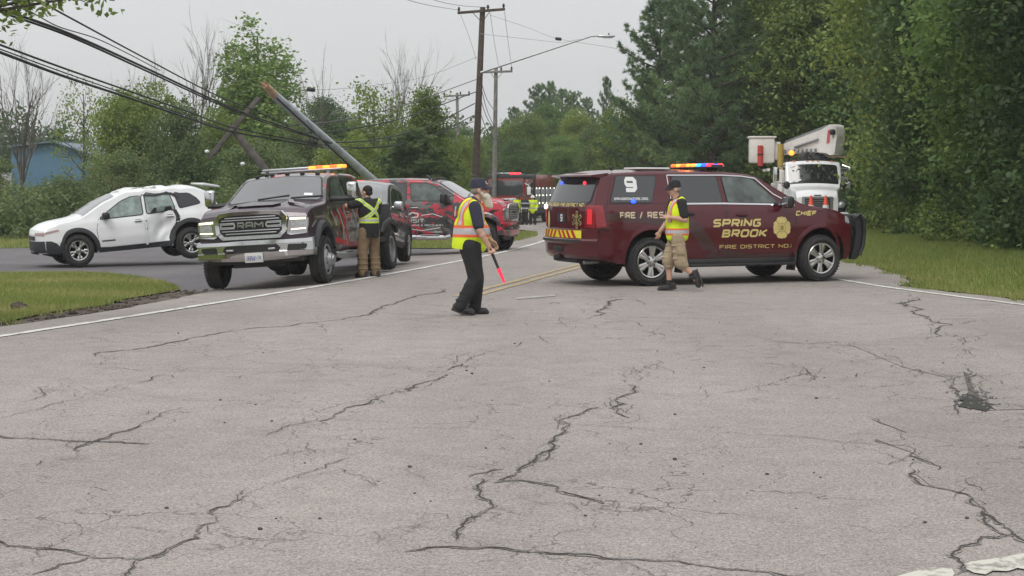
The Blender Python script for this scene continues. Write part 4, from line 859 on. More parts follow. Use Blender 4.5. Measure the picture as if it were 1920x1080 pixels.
# ================================================================== vehicles: shared builders (x forward, y left, z up)
def tab(t, r=0):
    a = np.array(t, float); ks = np.linspace(-r, r, 9) if r else [0]
    return lambda x: float(np.mean([np.interp(x+k, a[:,0], a[:,1]) for k in ks]))
class Body:
    def __init__(s, x0, x1, top, bot, plan, prof, cr=.07, crown=.04, rear=None, front=None, fade=.6, rt=.06, dent=None):
        s.x0, s.x1, s.cr, s.crown, s.fade = x0, x1, cr, crown, fade
        s.top, s.bot, s.plan, s.prof = tab(top, rt), tab(bot, .03), tab(plan, .05), tab(prof, .015)
        s.rear = rear or (lambda y, z: 0); s.front = front or (lambda y, z: 0); s.dent = dent
    def W(s, x, z): return s.plan(x)*s.prof(z)
    def D(s, x, y, z):
        d = 0
        if x < s.x0+s.fade: d += s.rear(y, z)*((s.x0+s.fade-x)/s.fade)
        if x > s.x1-s.fade: d += s.front(y, z)*((x-s.x1+s.fade)/s.fade)
        p = (x+d, y, z)
        return s.dent(p) if s.dent else p
    def side(s, sg, eps=0): return lambda x, z: s.D(x, sg*(s.W(x, z)+eps), z)
    def zt(s, x, y):
        t = s.top(x); w = max(.1, s.W(x, t-s.cr)-s.cr); return t+s.crown*(1-min(1, (y/w)**2))-s.crown*.3
    def roof(s, eps=0): return lambda x, y: s.D(x, y, s.zt(x, y)+eps)
    def rearp(s, eps=0): return lambda y, z: (lambda q: (q[0]-eps, q[1], q[2]))(s.D(s.x0, y, z))
    def frontp(s, eps=0): return lambda y, z: (lambda q: (q[0]+eps, q[1], q[2]))(s.D(s.x1, y, z))
    def half(s, x, nz):
        zb, zt, cr = s.bot(x), s.top(x), s.cr; p = [(0, zb), (.55*s.W(x, zb+.02), zb)]
        for i in range(nz+1):
            z = zb+.02+(zt-cr-zb-.02)*i/nz; p.append((s.W(x, z), z))
        w = s.W(x, zt-cr)
        for a in (.35, .75, 1.15): p.append((w-cr*(1-math.cos(a)), zt-cr+cr*.93*math.sin(a)))
        w2 = w-cr
        for f in (1, .78, .5, .25): p.append((w2*f, zt+s.crown*(1-f*f)-s.crown*.3))
        p.append((0, zt+s.crown*.7)); return p
    def mesh(s, name, mats, nx=90, nz=20, arches=(), depth=.42, ang=32):
        mb = MB(); xs = np.linspace(s.x0, s.x1, nx); rows = []
        for x in xs:
            h = s.half(x, nz); loop = h+[(-y, z) for y, z in h[-2:0:-1]]; rows.append(loop)
        k = len(rows[0])
        for x, l in zip(xs, rows): mb.v += [s.D(x, y, z) for y, z in l]
        mb.f = [(i*k+j, i*k+(j+1)%k, (i+1)*k+(j+1)%k, (i+1)*k+j) for i in range(nx-1) for j in range(k)]; mb.m = [0]*len(mb.f)
        for x in (s.x0, s.x1):
            h = s.half(x, nz); n = len(h); m = 10; o = len(mb.v)
            for y, z in h:
                for q in range(m+1): yy = -y+2*y*q/m; mb.v.append(s.D(x, yy, z))
            for i in range(n-1):
                for q in range(m):
                    a = o+i*(m+1)+q; mb.f.append((a, a+1, a+m+2, a+m+1)); mb.m.append(0)
        me = mb.mesh(name, mats, merge=True, ang=ang)
        bm = bmesh.new(); bm.from_mesh(me); bmesh.ops.dissolve_degenerate(bm, dist=1e-4, edges=bm.edges[:]); bmesh.ops.recalc_face_normals(bm, faces=bm.faces[:]); bm.to_mesh(me); bm.free()
        if arches:
            ob = bpy.data.objects.new('b', me); COL.objects.link(ob); cut = MB()
            for (x, z, r, w) in arches:
                for sg in (1, -1):
                    cut.tube([(x, sg*(w-depth), z), (x, sg*(w+.5), z)], r, 40, m=1)
            cm = cut.mesh('c', [mats[0], mats[1]], smooth=False); co = bpy.data.objects.new('c', cm); COL.objects.link(co)
            md = ob.modifiers.new('b', 'BOOLEAN'); md.object = co; md.operation = 'DIFFERENCE'; md.solver = 'EXACT'
            me = evalmesh(ob); bpy.data.objects.remove(ob); bpy.data.objects.remove(co)
            me.polygons.foreach_set('use_smooth', [True]*len(me.polygons)); me.set_sharp_from_angle(angle=R(ang)); me.name = name
        return me
def arch_lip(mb, bd, sg, x, z, r, w=.06, out=.02, a0=-.25, a1=math.pi+.25, m=0):
    """flare round a wheel arch following the body side"""
    n = 26
    for i in range(n+1):
        a = a0+(a1-a0)*i/n; c, s_ = math.cos(a), math.sin(a)
        for rr, e in ((r-.03, -.05), (r-.02, out), (r+w*.6, out), (r+w, .002)):
            px, pz = x+rr*c, z+rr*s_; q = bd.side(sg, e)(px, max(pz, bd.bot(px)+.02)); mb.v.append(q)
    o = len(mb.v)-(n+1)*4
    for i in range(n):
        for k in range(3): mb.f.append((o+i*4+k, o+i*4+k+1, o+(i+1)*4+k+1, o+(i+1)*4+k)); mb.m.append(m)
WHEEL = {}
def wheel_meshes(key, r, w, rr, style, rim_mat):
    """tyre, rim and brake disc about the Y axis, outer face at -Y"""
    if key in WHEEL: return WHEEL[key]
    Mx = Matrix.Rotation(R(90), 4, 'X')            # local z -> -y (outward)
    t = MB(); h = w/2
    t.lathe([(rr, h-.02),(rr+.02, h),(rr+.35*(r-rr), h+.012),(r-.05, h+.002),(r-.015, h-.025),(r, h-.055),(r, h*.34),(r-.012, h*.31),(r-.012, h*.25),(r, h*.22),(r, -h*.22),(r-.012, -h*.25),(r-.012, -h*.31),(r, -h*.34),(r, -h+.055),(r-.015, -h+.025),(r-.05, -h),(rr, -h+.02)], 44, Mx)
    for k in range(44):                             # shoulder lugs
        a = 2*math.pi*(k+.5)/44
        t.box(Mx@Vector(((r-.028)*math.cos(a), (r-.028)*math.sin(a), h-.016)), (.030, .026, .03), Matrix.Rotation(R(90),3,'X')@Matrix.Rotation(a,3,'Z'))
    tm = t.mesh(key+'_tyre', M['rubber'], ang=40)
    q = MB(); q.lathe([(rr-.002, -h+.03),(rr-.002, h-.015),(rr-.012, h-.004),(rr-.03, h-.012),(rr-.035, h-.05),(rr-.05, -h+.05)], 40, Mx)
    def pt(a, rad, z): return Mx@Vector((rad*math.cos(a), rad*math.sin(a), z))
    def spoke(a, hw0, hw1, r0, r1, z0, z1, th=.03):
        vs = []
        for rad, hw, z in ((r0, hw0, z0), ((r0+r1)/2, (hw0+hw1)/2, (z0+z1)/2+.008), (r1, hw1, z1)):
            for u, dz in ((-1, -th), (-1, 0), (-.55, .008), (.55, .008), (1, 0), (1, -th)):
                x, y = rad, hw*u; vs.append(Mx@Vector((x*math.cos(a)-y*math.sin(a), x*math.sin(a)+y*math.cos(a), z+dz)))
        fs = [(i*6+j, i*6+j+1, (i+1)*6+j+1, (i+1)*6+j) for i in range(2) for j in range(5)]
        q.add(vs, fs)
    R1 = rr-.02
    if style == 'twin6':
        for k in range(6):
            a = k*math.pi/3+.26
            for s_ in (-.17, .17): spoke(a+s_*.75, .024, .036, .07, R1, h-.035, h-.02)
        q.lathe([(.001,h-.012),(.045,h-.012),(.055,h-.02),(.105,h-.03),(.11,h-.07)], 24, Mx)
    elif style == 'y5':
        for k in range(5):
            a = k*2*math.pi/5+.31; spoke(a, .03, .028, .04, rr*.6, h-.04, h-.03)
            for s_ in (-1, 1): spoke(a+s_*.20, .022, .03, rr*.55, R1, h-.032, h-.02)
        q.lathe([(.001,h-.018),(.04,h-.018),(.07,h-.035),(.075,h-.07)], 20, Mx)
    elif style == 'five':
        for k in range(5): spoke(k*2*math.pi/5+.5, .045, .06, .05, R1, h-.035, h-.02)
        q.lathe([(.001,h-.015),(.05,h-.015),(.08,h-.035),(.085,h-.07)], 20, Mx)
    elif style == 'dually':                         # steel disc with hand holes and a long hub
        q.lathe([(R1,h-.06),(R1-.03,h-.05),(.15,h-.02),(.14,h+.0),(.12,h+.005),(.105,h+.02),(.10,h+.07),(.075,h+.085),(.07,h+.11),(.04,h+.125),(.001,h+.125)], 36, Mx)
    elif style == 'dish':                           # deep inner dish of a rear dual
        q.lathe([(R1,h-.03),(R1-.02,h-.12),(.15,h-.14),(.13,h-.13),(.12,h-.05),(.001,h-.04)], 36, Mx)
    elif style == 'steel':
        q.lathe([(R1,h-.05),(.16,h-.02),(.14,h+.01),(.09,h+.03),(.001,h+.035)], 28, Mx)
    nb = {'twin6':6,'y5':5,'five':5,'dually':10,'dish':8,'steel':8}[style]; br = {'twin6':.075,'y5':.055,'five':.06,'dually':.125,'dish':.12,'steel':.12}[style]
    for k in range(nb):
        a = 2*math.pi*k/nb; z = h-.03 if style in ('twin6','y5','five') else h+.0
        if style != 'dish': q.tube([pt(a, br, z-.02), pt(a, br, z+.022)], .012, 6, m=1)
    if style in ('dually', 'steel', 'dish'):
        for k in range(8):
            a = 2*math.pi*(k+.5)/8; z = {'dually':h-.036,'steel':h-.036,'dish':h-.125}[style]
            q.tube([pt(a, rr*.78, z-.012), pt(a, rr*.78, z+.006)], .026, 10, m=2)
    qm = q.mesh(key+'_rim', [rim_mat, M['black'] if style not in ('dually',) else M['chrome'], M['well']], ang=40)
    d = MB(); d.lathe([(.001, h-.13),(rr*.62, h-.13),(rr*.62, h-.15),(rr-.045, h-.16),(rr-.045, -h+.06),(.001,-h+.06)], 28, Mx)
    WHEEL[key] = (d.mesh(key+'_drum', M['well'], ang=40), tm, qm); return WHEEL[key]
def add_wheel(root, key, x, y, z, steer=0, label=None):
    d, t, q = WHEEL[key]; o = link('wheel', d, root); o.location = (x, y, z); o.rotation_euler = (0, 0, (math.pi if y > 0 else 0)+steer)
    a = random.uniform(0, 6.28)
    for n_, me in (('tyre', t), ('rim', q)): c = link(n_, me, o); c.rotation_euler = (0, a, 0)
    if label: o['label'] = label
    return o
def seam(mb, bd, sg, pts, w=.011, eps=.003, m=0):
    for a, b in zip(pts, pts[1:]):
        a, b = Vector(a), Vector(b); d = b-a; n_ = max(1, int(d.length/.12)); s_ = Vector((-d.y, d.x)).normalized()*w/2; f = bd.side(sg, eps)
        vs = []
        for i in range(n_+1): p = a.lerp(b, i/n_); vs += [f(*(p+s_)), f(*(p-s_))]
        mb.add(vs, [(2*i, 2*i+1, 2*i+3, 2*i+2) for i in range(n_)], m)
def side_window(root, bd, sg, poly, glass, rub=.025, chrome=0, name='window', r=.05, label=None):
    p = rp(poly, r); mb = MB()
    if chrome: mb.panel(grow(p, rub+chrome), bd.side(sg, .004), .2, 2)
    mb.panel(grow(p, rub), bd.side(sg, .007), .2, 1); mb.panel(p, bd.side(sg, .011), .2, 0)
    o = mb.build(name, [glass, M['black'], M['chrome']], root, ang=30)
    if label: o['label'] = label
    return o
def ttext(bd, sg, x, z, eps=.006, shear=0):
    """maps lettering onto the side; x, z is the lower left corner as read"""
    f = bd.side(sg, eps); return lambda u, v: f(x+(u+shear*v)*(-sg), z+v)

GLY = {'S':[[(1,1),(0,1),(0,.5),(1,.5),(1,0),(0,0)]],'P':[[(0,0),(0,1),(1,1),(1,.43),(.1,.43)]],'R':[[(0,0),(0,1),(1,1),(1,.43),(.1,.43)],[(.5,.36),(1,0)]],'I':[[(0,0),(0,1)]],'N':[[(0,0),(0,1),(1,0),(1,1)]],
'G':[[(1,1),(0,1),(0,0),(1,0),(1,.5),(.5,.5)]],'B':[[(0,.5),(0,1),(.93,1),(.93,.5),(0,.5)],[(0,.42),(0,0),(1,0),(1,.42)]],'O':[[(.5,1),(0,1),(0,0),(1,0),(1,1),(.5,1)]],'K':[[(0,0),(0,1)],[(1,1),(.2,.5),(1,0)]],'F':[[(1,1),(0,1),(0,0)],[(.1,.5),(.85,.5)]],
'E':[[(1,1),(0,1),(0,0),(1,0)],[(.1,.5),(.85,.5)]],'D':[[(0,.5),(0,1),(1,1),(1,0),(0,0),(0,.5)]],'T':[[(0,1),(1,1)],[(.5,.92),(.5,0)]],'C':[[(1,1),(0,1),(0,0),(1,0)]],'H':[[(0,0),(0,1)],[(.1,.5),(.9,.5)],[(1,0),(1,1)]],'U':[[(0,1),(0,0),(1,0),(1,1)]],
'A':[[(0,0),(0,1),(1,1),(1,0)],[(.1,.42),(.9,.42)]],'M':[[(0,0),(0,1),(.5,.4),(1,1),(1,0)]],'L':[[(0,1),(0,0),(1,0)]],'W':[[(0,1),(.25,0),(.5,.7),(.75,0),(1,1)]],'V':[[(0,1),(.5,0),(1,1)]],'Y':[[(0,1),(.5,.5),(1,1)],[(.5,.42),(.5,0)]],
'1':[[(-.25,.8),(0,1),(0,0)]],'9':[[(0,0),(1,0),(1,1),(0,1),(0,.45),(.9,.45)]],'4':[[(0,1),(0,.4),(.9,.4)],[(1,1),(1,0)]],'0':[[(.5,1),(0,1),(0,0),(1,0),(1,1),(.5,1)]],'3':[[(0,1),(1,1),(1,0),(0,0)],[(.2,.5),(.9,.5)]],'5':[[(1,1),(0,1),(0,.5),(1,.5),(1,0),(0,0)]],'7':[[(0,1),(1,1),(.3,0)]],'2':[[(0,1),(1,1),(1,.5),(0,.5),(0,0),(1,0)]],
'.':[[(0,.0),(0,.06)]],'/':[[(0,-.1),(.7,1.1)]],'-':[[(0,.45),(1,.45)]],'&':[[(1,0),(.1,.9),(.5,1),(.6,.7),(0,.2),(.4,0),(1,.5)]]}
def block_text(mb, s, width, height, mp, t=.2, m=0, aspect=.95):
    """squared wide lettering drawn as mitred ribbons; t is the stroke in letter heights"""
    x = 0; items = []; gap = .24+t*.6
    for ch in s:
        if ch == ' ': x += .65; continue
        w = {'I':.02,'1':.02,'.':.02,'/':.7,'-':.5,'M':1.15,'W':1.3}.get(ch, .9)*aspect
        for k, pl in enumerate(GLY[ch]): items.append((x, w, pl, ch in 'BDPREFHN'))
        x += w+gap
    tot = x-gap+t; sx = width/tot; h = t/2
    for x0, w, pl, sq in items:
        P = [Vector((x0+h+u*w, h+v*(1-t))) for u, v in pl]; cl = (P[0]-P[-1]).length < 1e-6
        if cl: P = P[:-1]
        Q = []; n = len(P)                        # cut the corners
        for i, p in enumerate(P):
            if not cl and i in (0, n-1): Q.append(p); continue
            a = P[i-1]-p; b = P[(i+1)%n]-p; c = min(.13, a.length*.4, b.length*.4)
            if abs(a.normalized().dot(b.normalized())) > .9 or pl[i][0] == 0 and sq: Q.append(p)
            else: Q += [p+a.normalized()*c, p+b.normalized()*c]
        n = len(Q); vs = []
        for i, p in enumerate(Q):
            a = (p-Q[i-1]) if (cl or i > 0) else (Q[1]-p); b = (Q[(i+1)%n]-p) if (cl or i < n-1) else (p-Q[i-1])
            a = a.normalized(); b = b.normalized(); na = Vector((-a.y, a.x)); nb = Vector((-b.y, b.x)); mm = (na+nb).normalized(); l = h/max(.45, mm.dot(na))
            for sg in (1, -1): q = p+mm*l*sg; vs.append(mp(q.x*sx, q.y*height))
        fs = [(2*i, 2*i+1, 2*((i+1)%n)+1, 2*((i+1)%n)) for i in range(n if cl else n-1)]
        mb.add(vs, fs, m)
def letters(parent, name, s, width, height, mp, mt, t=.2, aspect=.95, default=False, **k):
    mb = MB()
    if default: text_mb(mb, s, width, height, mp, **k)
    else: block_text(mb, s, width, height, mp, t, 0, aspect)
    return mb.build(name, M[mt], parent, smooth=False)
def mirror(root, bd, sg, x, z, size=(.14,.24,.17), mt='black', arm=.1, glass=True):
    y = sg*bd.W(x, z); mb = MB(); mb.box((x, y+sg*(arm+size[1]/2), z+.02), size, None, .05, seg=3); mb.box((x, y+sg*arm*.5, z-.03), (.08, arm+.06, .05), None, .02)
    o = mb.build('mirror', M[mt], root)
    if glass:
        mb = MB(); mb.box((x-size[0]/2-.002, y+sg*(arm+size[1]/2), z+.02), (.006, size[1]*.82, size[2]*.8), None, .002); mb.build('mirror_glass', M['chrome'], o)
    return o
def handle(root, bd, sg, x, z, mt, L=.2):
    mb = MB(); f = bd.side(sg, .03); a, b = Vector(f(x-L/2, z)), Vector(f(x+L/2, z)); mb.box((a+b)/2, (L, .03, .035), (0,0,math.atan2((b-a).y,(b-a).x)), .013)
    f = bd.side(sg, .004); mb.panel(rp([(x-L*.42,z-.035),(x+L*.42,z-.035),(x+L*.42,z+.03),(x-L*.42,z+.03)],.03), f, .2, 1)
    return mb.build('door_handle', [M[mt], M['black']], root)
# ------------------------------------------------------------------ maroon fire chief's car
def chief_car():
    root = thing('fire_chief_car', 'maroon fire rescue car with gold lettering and lit roof lights parked across the road', 'car', (3.445, 27.947, 0), (0, 0, R(23.25)))
    rear = lambda y, z: .17*(abs(y)/.98)**2.6+.30*max(0, (z-1.30)/.6)**1.1+.05*max(0,(.75-z)/.4)
    front = lambda y, z: -.30*(abs(y)/.98)**2.4-.10*max(0, (z-.95)/.3)-.08*max(0,(.55-z)/.25)
    bd = Body(-2.84, 2.56, [(-2.84,1.84),(-2.5,1.875),(-1.5,1.905),(-.3,1.90),(.25,1.865),(.5,1.80),(1.28,1.36),(1.5,1.315),(2.2,1.24),(2.45,1.17),(2.56,1.10)],
        [(-2.84,.46),(-2.3,.36),(-1.0,.30),(1.2,.30),(2.0,.33),(2.56,.36)], [(-2.84,.955),(-2.5,.985),(-1.6,1.0),(1.0,1.0),(1.7,.995),(2.2,.97),(2.56,.90)],
        [(.25,.90),(.42,.955),(.55,.985),(.75,1.0),(1.0,1.0),(1.22,.975),(1.30,.955),(1.38,.925),(1.95,.765)], cr=.075, crown=.05, rear=rear, front=front, fade=.8)
    me = bd.mesh('chief_body', [M['maroon'], M['well']], 100, 24, [(-1.66,.42,.53,1.0),(1.66,.42,.53,1.0)]); link('body', me, root)
    for sg in (1,-1):
        for x in (-1.66, 1.66): mb = MB(); arch_lip(mb, bd, sg, x, .42, .535, .06, .006, -.1, math.pi+.1); mb.build('wheel_arch', M['maroon'], root)
    gl, gp = M['glass_mid'], M['glass_privacy']
    for sg in (-1, 1):
        side_window(root, bd, sg, [(-2.50,1.385),(-1.64,1.385),(-1.50,1.82),(-2.40,1.82)], gp, .012, name='quarter_window', r=.04)
        side_window(root, bd, sg, [(-1.16,1.385),(-.30,1.385),(-.36,1.815),(-1.22,1.815)], gp, .014, .0, r=.04)
        side_window(root, bd, sg, [(-.19,1.385),(.80,1.365),(.66,1.50),(.34,1.765),(.12,1.80),(-.25,1.815)], gl, .014, .0, r=.04)
        side_window(root, bd, sg, [(.90,1.365),(1.06,1.355),(.86,1.45)], M['glass'], .01, name='vent_window', r=.02)
        mb = MB()                                   # chrome line round the side windows
        pts = [(-1.25,1.36),(-.3,1.362),(.6,1.345),(1.12,1.325)]; seam(mb, bd, sg, pts, .028, .013)
        pts = [(-1.27,1.365),(-1.30,1.835),(-.25,1.838),(.14,1.822),(.40,1.785),(.72,1.52),(1.12,1.325)]; seam(mb, bd, sg, pts, .020, .013); mb.build('window_trim', M['chrome'], root)
        mb = MB(); seam(mb, bd, sg, [(-.24,1.35),(-.22,.42)]); seam(mb, bd, sg, [(1.14,1.32),(1.12,.9),(1.13,.42)]); seam(mb, bd, sg, [(-1.30,1.36),(-1.30,1.0),(-1.22,.85),(-1.08,.62),(-1.05,.42)]); seam(mb, bd, sg, [(-1.05,.42),(1.13,.42)])
        seam(mb, bd, sg, [(-2.52,1.88),(-2.57,1.30)]); seam(mb, bd, sg, [(-2.57,1.36),(-1.32,1.36)], .008); seam(mb, bd, sg, [(-2.60,.98),(-2.14,.98)], .009); seam(mb, bd, sg, [(1.5,1.24),(2.25,1.18)], .01); mb.build('panel_seam', M['mud'], root)
        handle(root, bd, sg, -.97, 1.19, 'black' if sg == -1 else 'maroon'); handle(root, bd, sg, .06, 1.17, 'maroon')
        mirror(root, bd, sg, .86, 1.36, (.14,.22,.20), 'black', .12)
        mb = MB(); y = sg*.985; mb.box((.02, y, .33), (2.15,.17,.05), None, .02); mb.box((.02, sg*.93, .38), (2.3,.1,.12), None, .03); mb.build('running_board', M['black'], root)
        for x in (-1.06, 1.05): 
            mb = MB(); mb.box((x-(.05 if x < 0 else -.04)-.12*(1 if x<0 else -1)*0, sg*.93, .36), (.04,.24,.30), (0,R(8),0), .01); mb.build('mud_flap', M['black'], root)
        # side graphics: dark swooshes behind the lettering
        mb = MB(); mb.panel([(-2.62,1.20),(-2.15,1.22),(-1.35,1.10),(-1.42,.98),(-1.75,1.05),(-2.2,1.06),(-2.62,1.10)], bd.side(sg, .002), .15)
        mb.panel([(-1.02,1.14),(-.78,1.05),(-.58,.80),(-.42,.58),(-.40,.45),(-.62,.45),(-.75,.65),(-.90,.86),(-1.08,1.0)], bd.side(sg, .002), .15)
        mb.panel([(-.42,.60),(.3,.50),(1.12,.52),(1.12,.44),(-.40,.44)], bd.side(sg, .0021), .15); mb.build('stripe', M['dark_swoosh'], root, ang=180)
    # lettering on both sides
    for sg in (-1, 1):
        X = (lambda a, b: a) if sg == -1 else (lambda a, b: b)
        letters(root, 'lettering', 'SPRING', .94, .135, ttext(bd, sg, X(-.53, .40), .965, shear=.25), 'gold', .24)
        letters(root, 'lettering', 'BROOK', .88, .135, ttext(bd, sg, X(-.35, .58), .79, shear=.25), 'gold', .24)
        letters(root, 'lettering', 'FIRE DISTRICT NO.1', 1.42, .062, ttext(bd, sg, X(-.38, 1.04), .60), 'gold', .15)
        letters(root, 'lettering', 'CHIEF', .42, .085, ttext(bd, sg, X(1.12, 1.53), 1.145, shear=.3), 'gold', .27)
        letters(root, 'lettering', 'FIRE / RESCUE', 1.18, .105, ttext(bd, sg, X(-2.30, -1.12), 1.125), 'cream', .22)
        letters(root, 'lettering', '9', .26, .25, ttext(bd, sg, X(-2.14, -1.88), 1.555, .014), 'white_film', .27, aspect=.9)
        letters(root, 'lettering', 'SPRINGBROOKFIRE.ORG', .72, .040, ttext(bd, sg, X(-2.42, -1.70), 1.425, .014), 'white_film', .2)
        # maltese cross emblem
        cx, cz, r = X(.84,.84), .945, .172; f = bd.side(sg, .006); mb = MB(); pl = []
        for k in range(4):
            b0 = k*math.pi/2
            for a, rr in ((-.62,.98),(-.42,1.05),(-.2,.98),(0,1.02),(.2,.98),(.42,1.05),(.62,.98),(.785,.88)): pl.append((cx+math.sin(b0+a)*r*rr, cz+math.cos(b0+a)*r*rr*1.08))
        mb.panel(pl, f, .1)
        ring = [(math.cos(a), math.sin(a)) for a in np.linspace(0, 6.283, 28)[:-1]]; g2 = bd.side(sg, .009)
        mb.panel([(cx+c*.075, cz+s_*.08) for c, s_ in ring], g2, .1, 1, [(cx+c*.066, cz+s_*.071) for c, s_ in ring])
        for k in range(4):
            a = math.pi/4+k*math.pi/2; mb.panel([(cx+math.cos(a+d)*rr, cz+math.sin(a+d)*rr*1.05) for rr, d in ((.08,.07),(.15,.04),(.15,-.04),(.08,-.07))], g2, .2, 1)
        mb.panel([(cx-.03,cz-.045),(cx+.03,cz-.045),(cx+.035,cz+.02),(cx,cz+.05),(cx-.035,cz+.02)], g2, .2, 1)
        mb.build('fire_emblem', [M['gold'], mat('dark_gold', (.3,.22,.06), .5)], root, smooth=False)  # ring, rays and shield drawn in a darker gold
    # rear
    mb = MB(); P = rp([(-.80,1.385),(.80,1.385),(.73,1.78),(-.73,1.78)], .07); mb.panel(grow(P,.03), bd.rearp(.004), .2, 1); mb.panel(P, bd.rearp(.008), .2, 0); mb.build('rear_window', [gp, M['black']], root, ang=30)
    mb = MB(); f = lambda u, v: (lambda q: (q[0]-.02-.10*(1-v)*0, q[1], q[2]))(bd.D(-2.84, u, 1.80))
    pts = []
    for u in np.linspace(-.78, .78, 13):
        q = Vector(bd.D(-2.84, u, 1.80)); pts.append(q)
    vs = []
    for q in pts: vs += [q+Vector((.16,0,.075)), q+Vector((-.17,0,.035)), q+Vector((-.18,0,.01)), q+Vector((-.02,0,-.015))]
    mb.add(vs, [(4*i+j, 4*i+(j+1)%4, 4*i+4+(j+1)%4, 4*i+4+j) for i in range(12) for j in range(4)]+[(0,1,2,3),(48,49,50,51)]); mb.build('spoiler', M['maroon'], root, ang=40)
    for sg in (1,-1):
        mb = MB()
        P = [(sg*.72,.97),(sg*.965,.97),(sg*.965,1.34),(sg*.76,1.34)]
        mb.panel(rp(P,.03), bd.rearp(.012), .08)
        g = bd.side(sg, .012); mb.panel(rp([(-2.84,.97),(-2.62,.99),(-2.66,1.34),(-2.84,1.34)],.02), g, .08)
        t_ = mb.build('tail_light', M['red_lens'], root, ang=60)
        mb = MB(); mb.panel(rp([(sg*.79,1.03),(sg*.90,1.03),(sg*.90,1.28),(sg*.80,1.28)],.02), bd.rearp(.016), .1); mb.build('lamp', M['lit_red'] if sg == -2 else mat('lit_tail_lamp', (.9,.03,.05), .3, emit=.03), t_, ang=60)
    mb = MB(); mb.panel(rp([(-.55,1.04),(.42,1.04),(.46,1.30),(-.58,1.30)],.05), bd.rearp(.002), .15); 
    mb.build('tailgate_inset', M['maroon'], root, ang=60)
    mb = MB(); mb.panel(rp([(-.50,1.255),(.42,1.255),(.42,1.285),(-.5,1.285)],.012), bd.rearp(.014), .15); mb.build('tailgate_trim', M['maroon'], root, ang=60)
    mb = MB(); mb.panel(rp([(-.16,1.05),(.16,1.05),(.16,1.20),(-.16,1.20)],.01), bd.rearp(.012), .2); pl = mb.build('number_plate', M['trim'], root, ang=60)
    g = bd.rearp(.016); tr = lambda a, b: (lambda u, v: g(a-u, b+v))
    letters(pl, 'plate_number', '9', .085, .12, tr(.03, 1.065), 'white_film', .22)
    letters(root, 'tailgate_lettering', 'SPRING BROOK FIRE DISTRICT NO.1', 1.44, .06, tr(.72, 1.316), 'gold', .22)
    mb = MB(); cy, cz = -.52, 1.10
    for k in range(3):
        a = k*math.pi/3; c, s_ = math.cos(a), math.sin(a); rot = lambda u, v: (cy+u*c-v*s_, cz+u*s_+v*c)
        mb.panel([rot(*q) for q in ((-.026,-.14),(.026,-.14),(.026,.14),(-.026,.14))], bd.rearp(.008+.0005*k), .1); mb.panel([rot(*q) for q in ((-.017,-.128),(.017,-.128),(.017,.128),(-.017,.128))], bd.rearp(.011+.0005*k), .1, 1)
    mb.panel([(cy-.007,cz-.1),(cy+.007,cz-.1),(cy+.007,cz+.1),(cy-.007,cz+.1)], bd.rearp(.015), .1)
    mb.build('star_of_life', [M['gold'], M['mud']], root, smooth=False)
    mb = MB()                                        # second emblem at the far tail light
    mb.panel([(.60+.075*math.cos(a), 1.09+.15*math.sin(a)) for a in np.linspace(0,6.28,17)[:-1]], bd.rearp(.010), .1); mb.build('fire_emblem', M['gold'], root, smooth=False)
    bf = lambda e: (lambda y, z: (-2.92+.26*abs(y)**3-e, y, z))
    mb = MB(); z0, z1 = .80, .928; k = 0; w = .145
    mb.panel([(-.72,z0),(.72,z0),(.72,z1),(-.72,z1)], bf(.003), .2, 0)
    for i in range(-5, 6):
        if i == 0: continue
        sg = 1 if i > 0 else -1; a = sg*(abs(i)-1)*w+sg*.02
        P = [(a+sg*.085, z0+.003),(a+sg*(.085+w*.5), z0+.003),(a+sg*w*.5, z1-.003),(a, z1-.003)]
        if max(abs(q[0]) for q in P) < .72: mb.panel(P, bf(.006), .2, 1)
    mb.build('chevron_strip', [M['yellow_film'], M['red_film']], root, smooth=False)
    mb = MB(); n = 14; vs = []                      # bumper wraps the corners
    for i in range(n+1):
        y = -1.0+2.0*i/n; x = -2.90+.26*(abs(y)/1.0)**3
        for dx, z in ((.22,.95),(.03,.955),(-.02,.935),(-.02,.79),(-.05,.76),(-.05,.74),(-.02,.70),(.0,.52),(.06,.46),(.3,.46)): vs.append((x+dx, y, z))
    mb.add(vs, [(10*i+j, 10*i+j+1, 10*i+11+j, 10*i+10+j) for i in range(n) for j in range(9)]); bp = mb.build('rear_bumper', M['maroon'], root, ang=30)
    mb = MB(); vs = []
    for i in range(n+1):
        y = -.72+1.44*i/n; x = -2.905+.26*(abs(y)/1.0)**3
        vs += [(x-.055,y,.775),(x-.055,y,.735),(x-.01,y,.735),(x-.01,y,.775)]
    mb.add(vs, [(4*i+j, 4*i+(j+1)%4, 4*i+4+(j+1)%4, 4*i+4+j) for i in range(n) for j in range(4)]); mb.build('step_pad', M['trim'], bp, ang=30)
    mb = MB(); mb.box((-2.90,0,.61), (.06,.34,.10), None, .02); mb.box((-2.6,.0,.44), (.4,.9,.10), None, .03); mb.box((-2.9,0,.47),(.14,.09,.09),None,.01); mb.build('tow_hitch', M['black'], root)
    mb = MB(); mb.tube([(-2.3,-.55,.40),(-2.72,-.6,.40)], .035, 10); mb.build('exhaust', M['steel'], root)
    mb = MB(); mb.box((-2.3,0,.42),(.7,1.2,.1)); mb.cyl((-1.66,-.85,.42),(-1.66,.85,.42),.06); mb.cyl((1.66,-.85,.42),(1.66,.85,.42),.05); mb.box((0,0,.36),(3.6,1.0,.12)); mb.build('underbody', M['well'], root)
    # front
    mb = MB(); mb.panel(rp([(.55,-.62),(.55,.62),(1.22,.74),(1.22,-.74)],.05), bd.roof(.006), .15); mb.build('windscreen', M['glass'], root, ang=30)
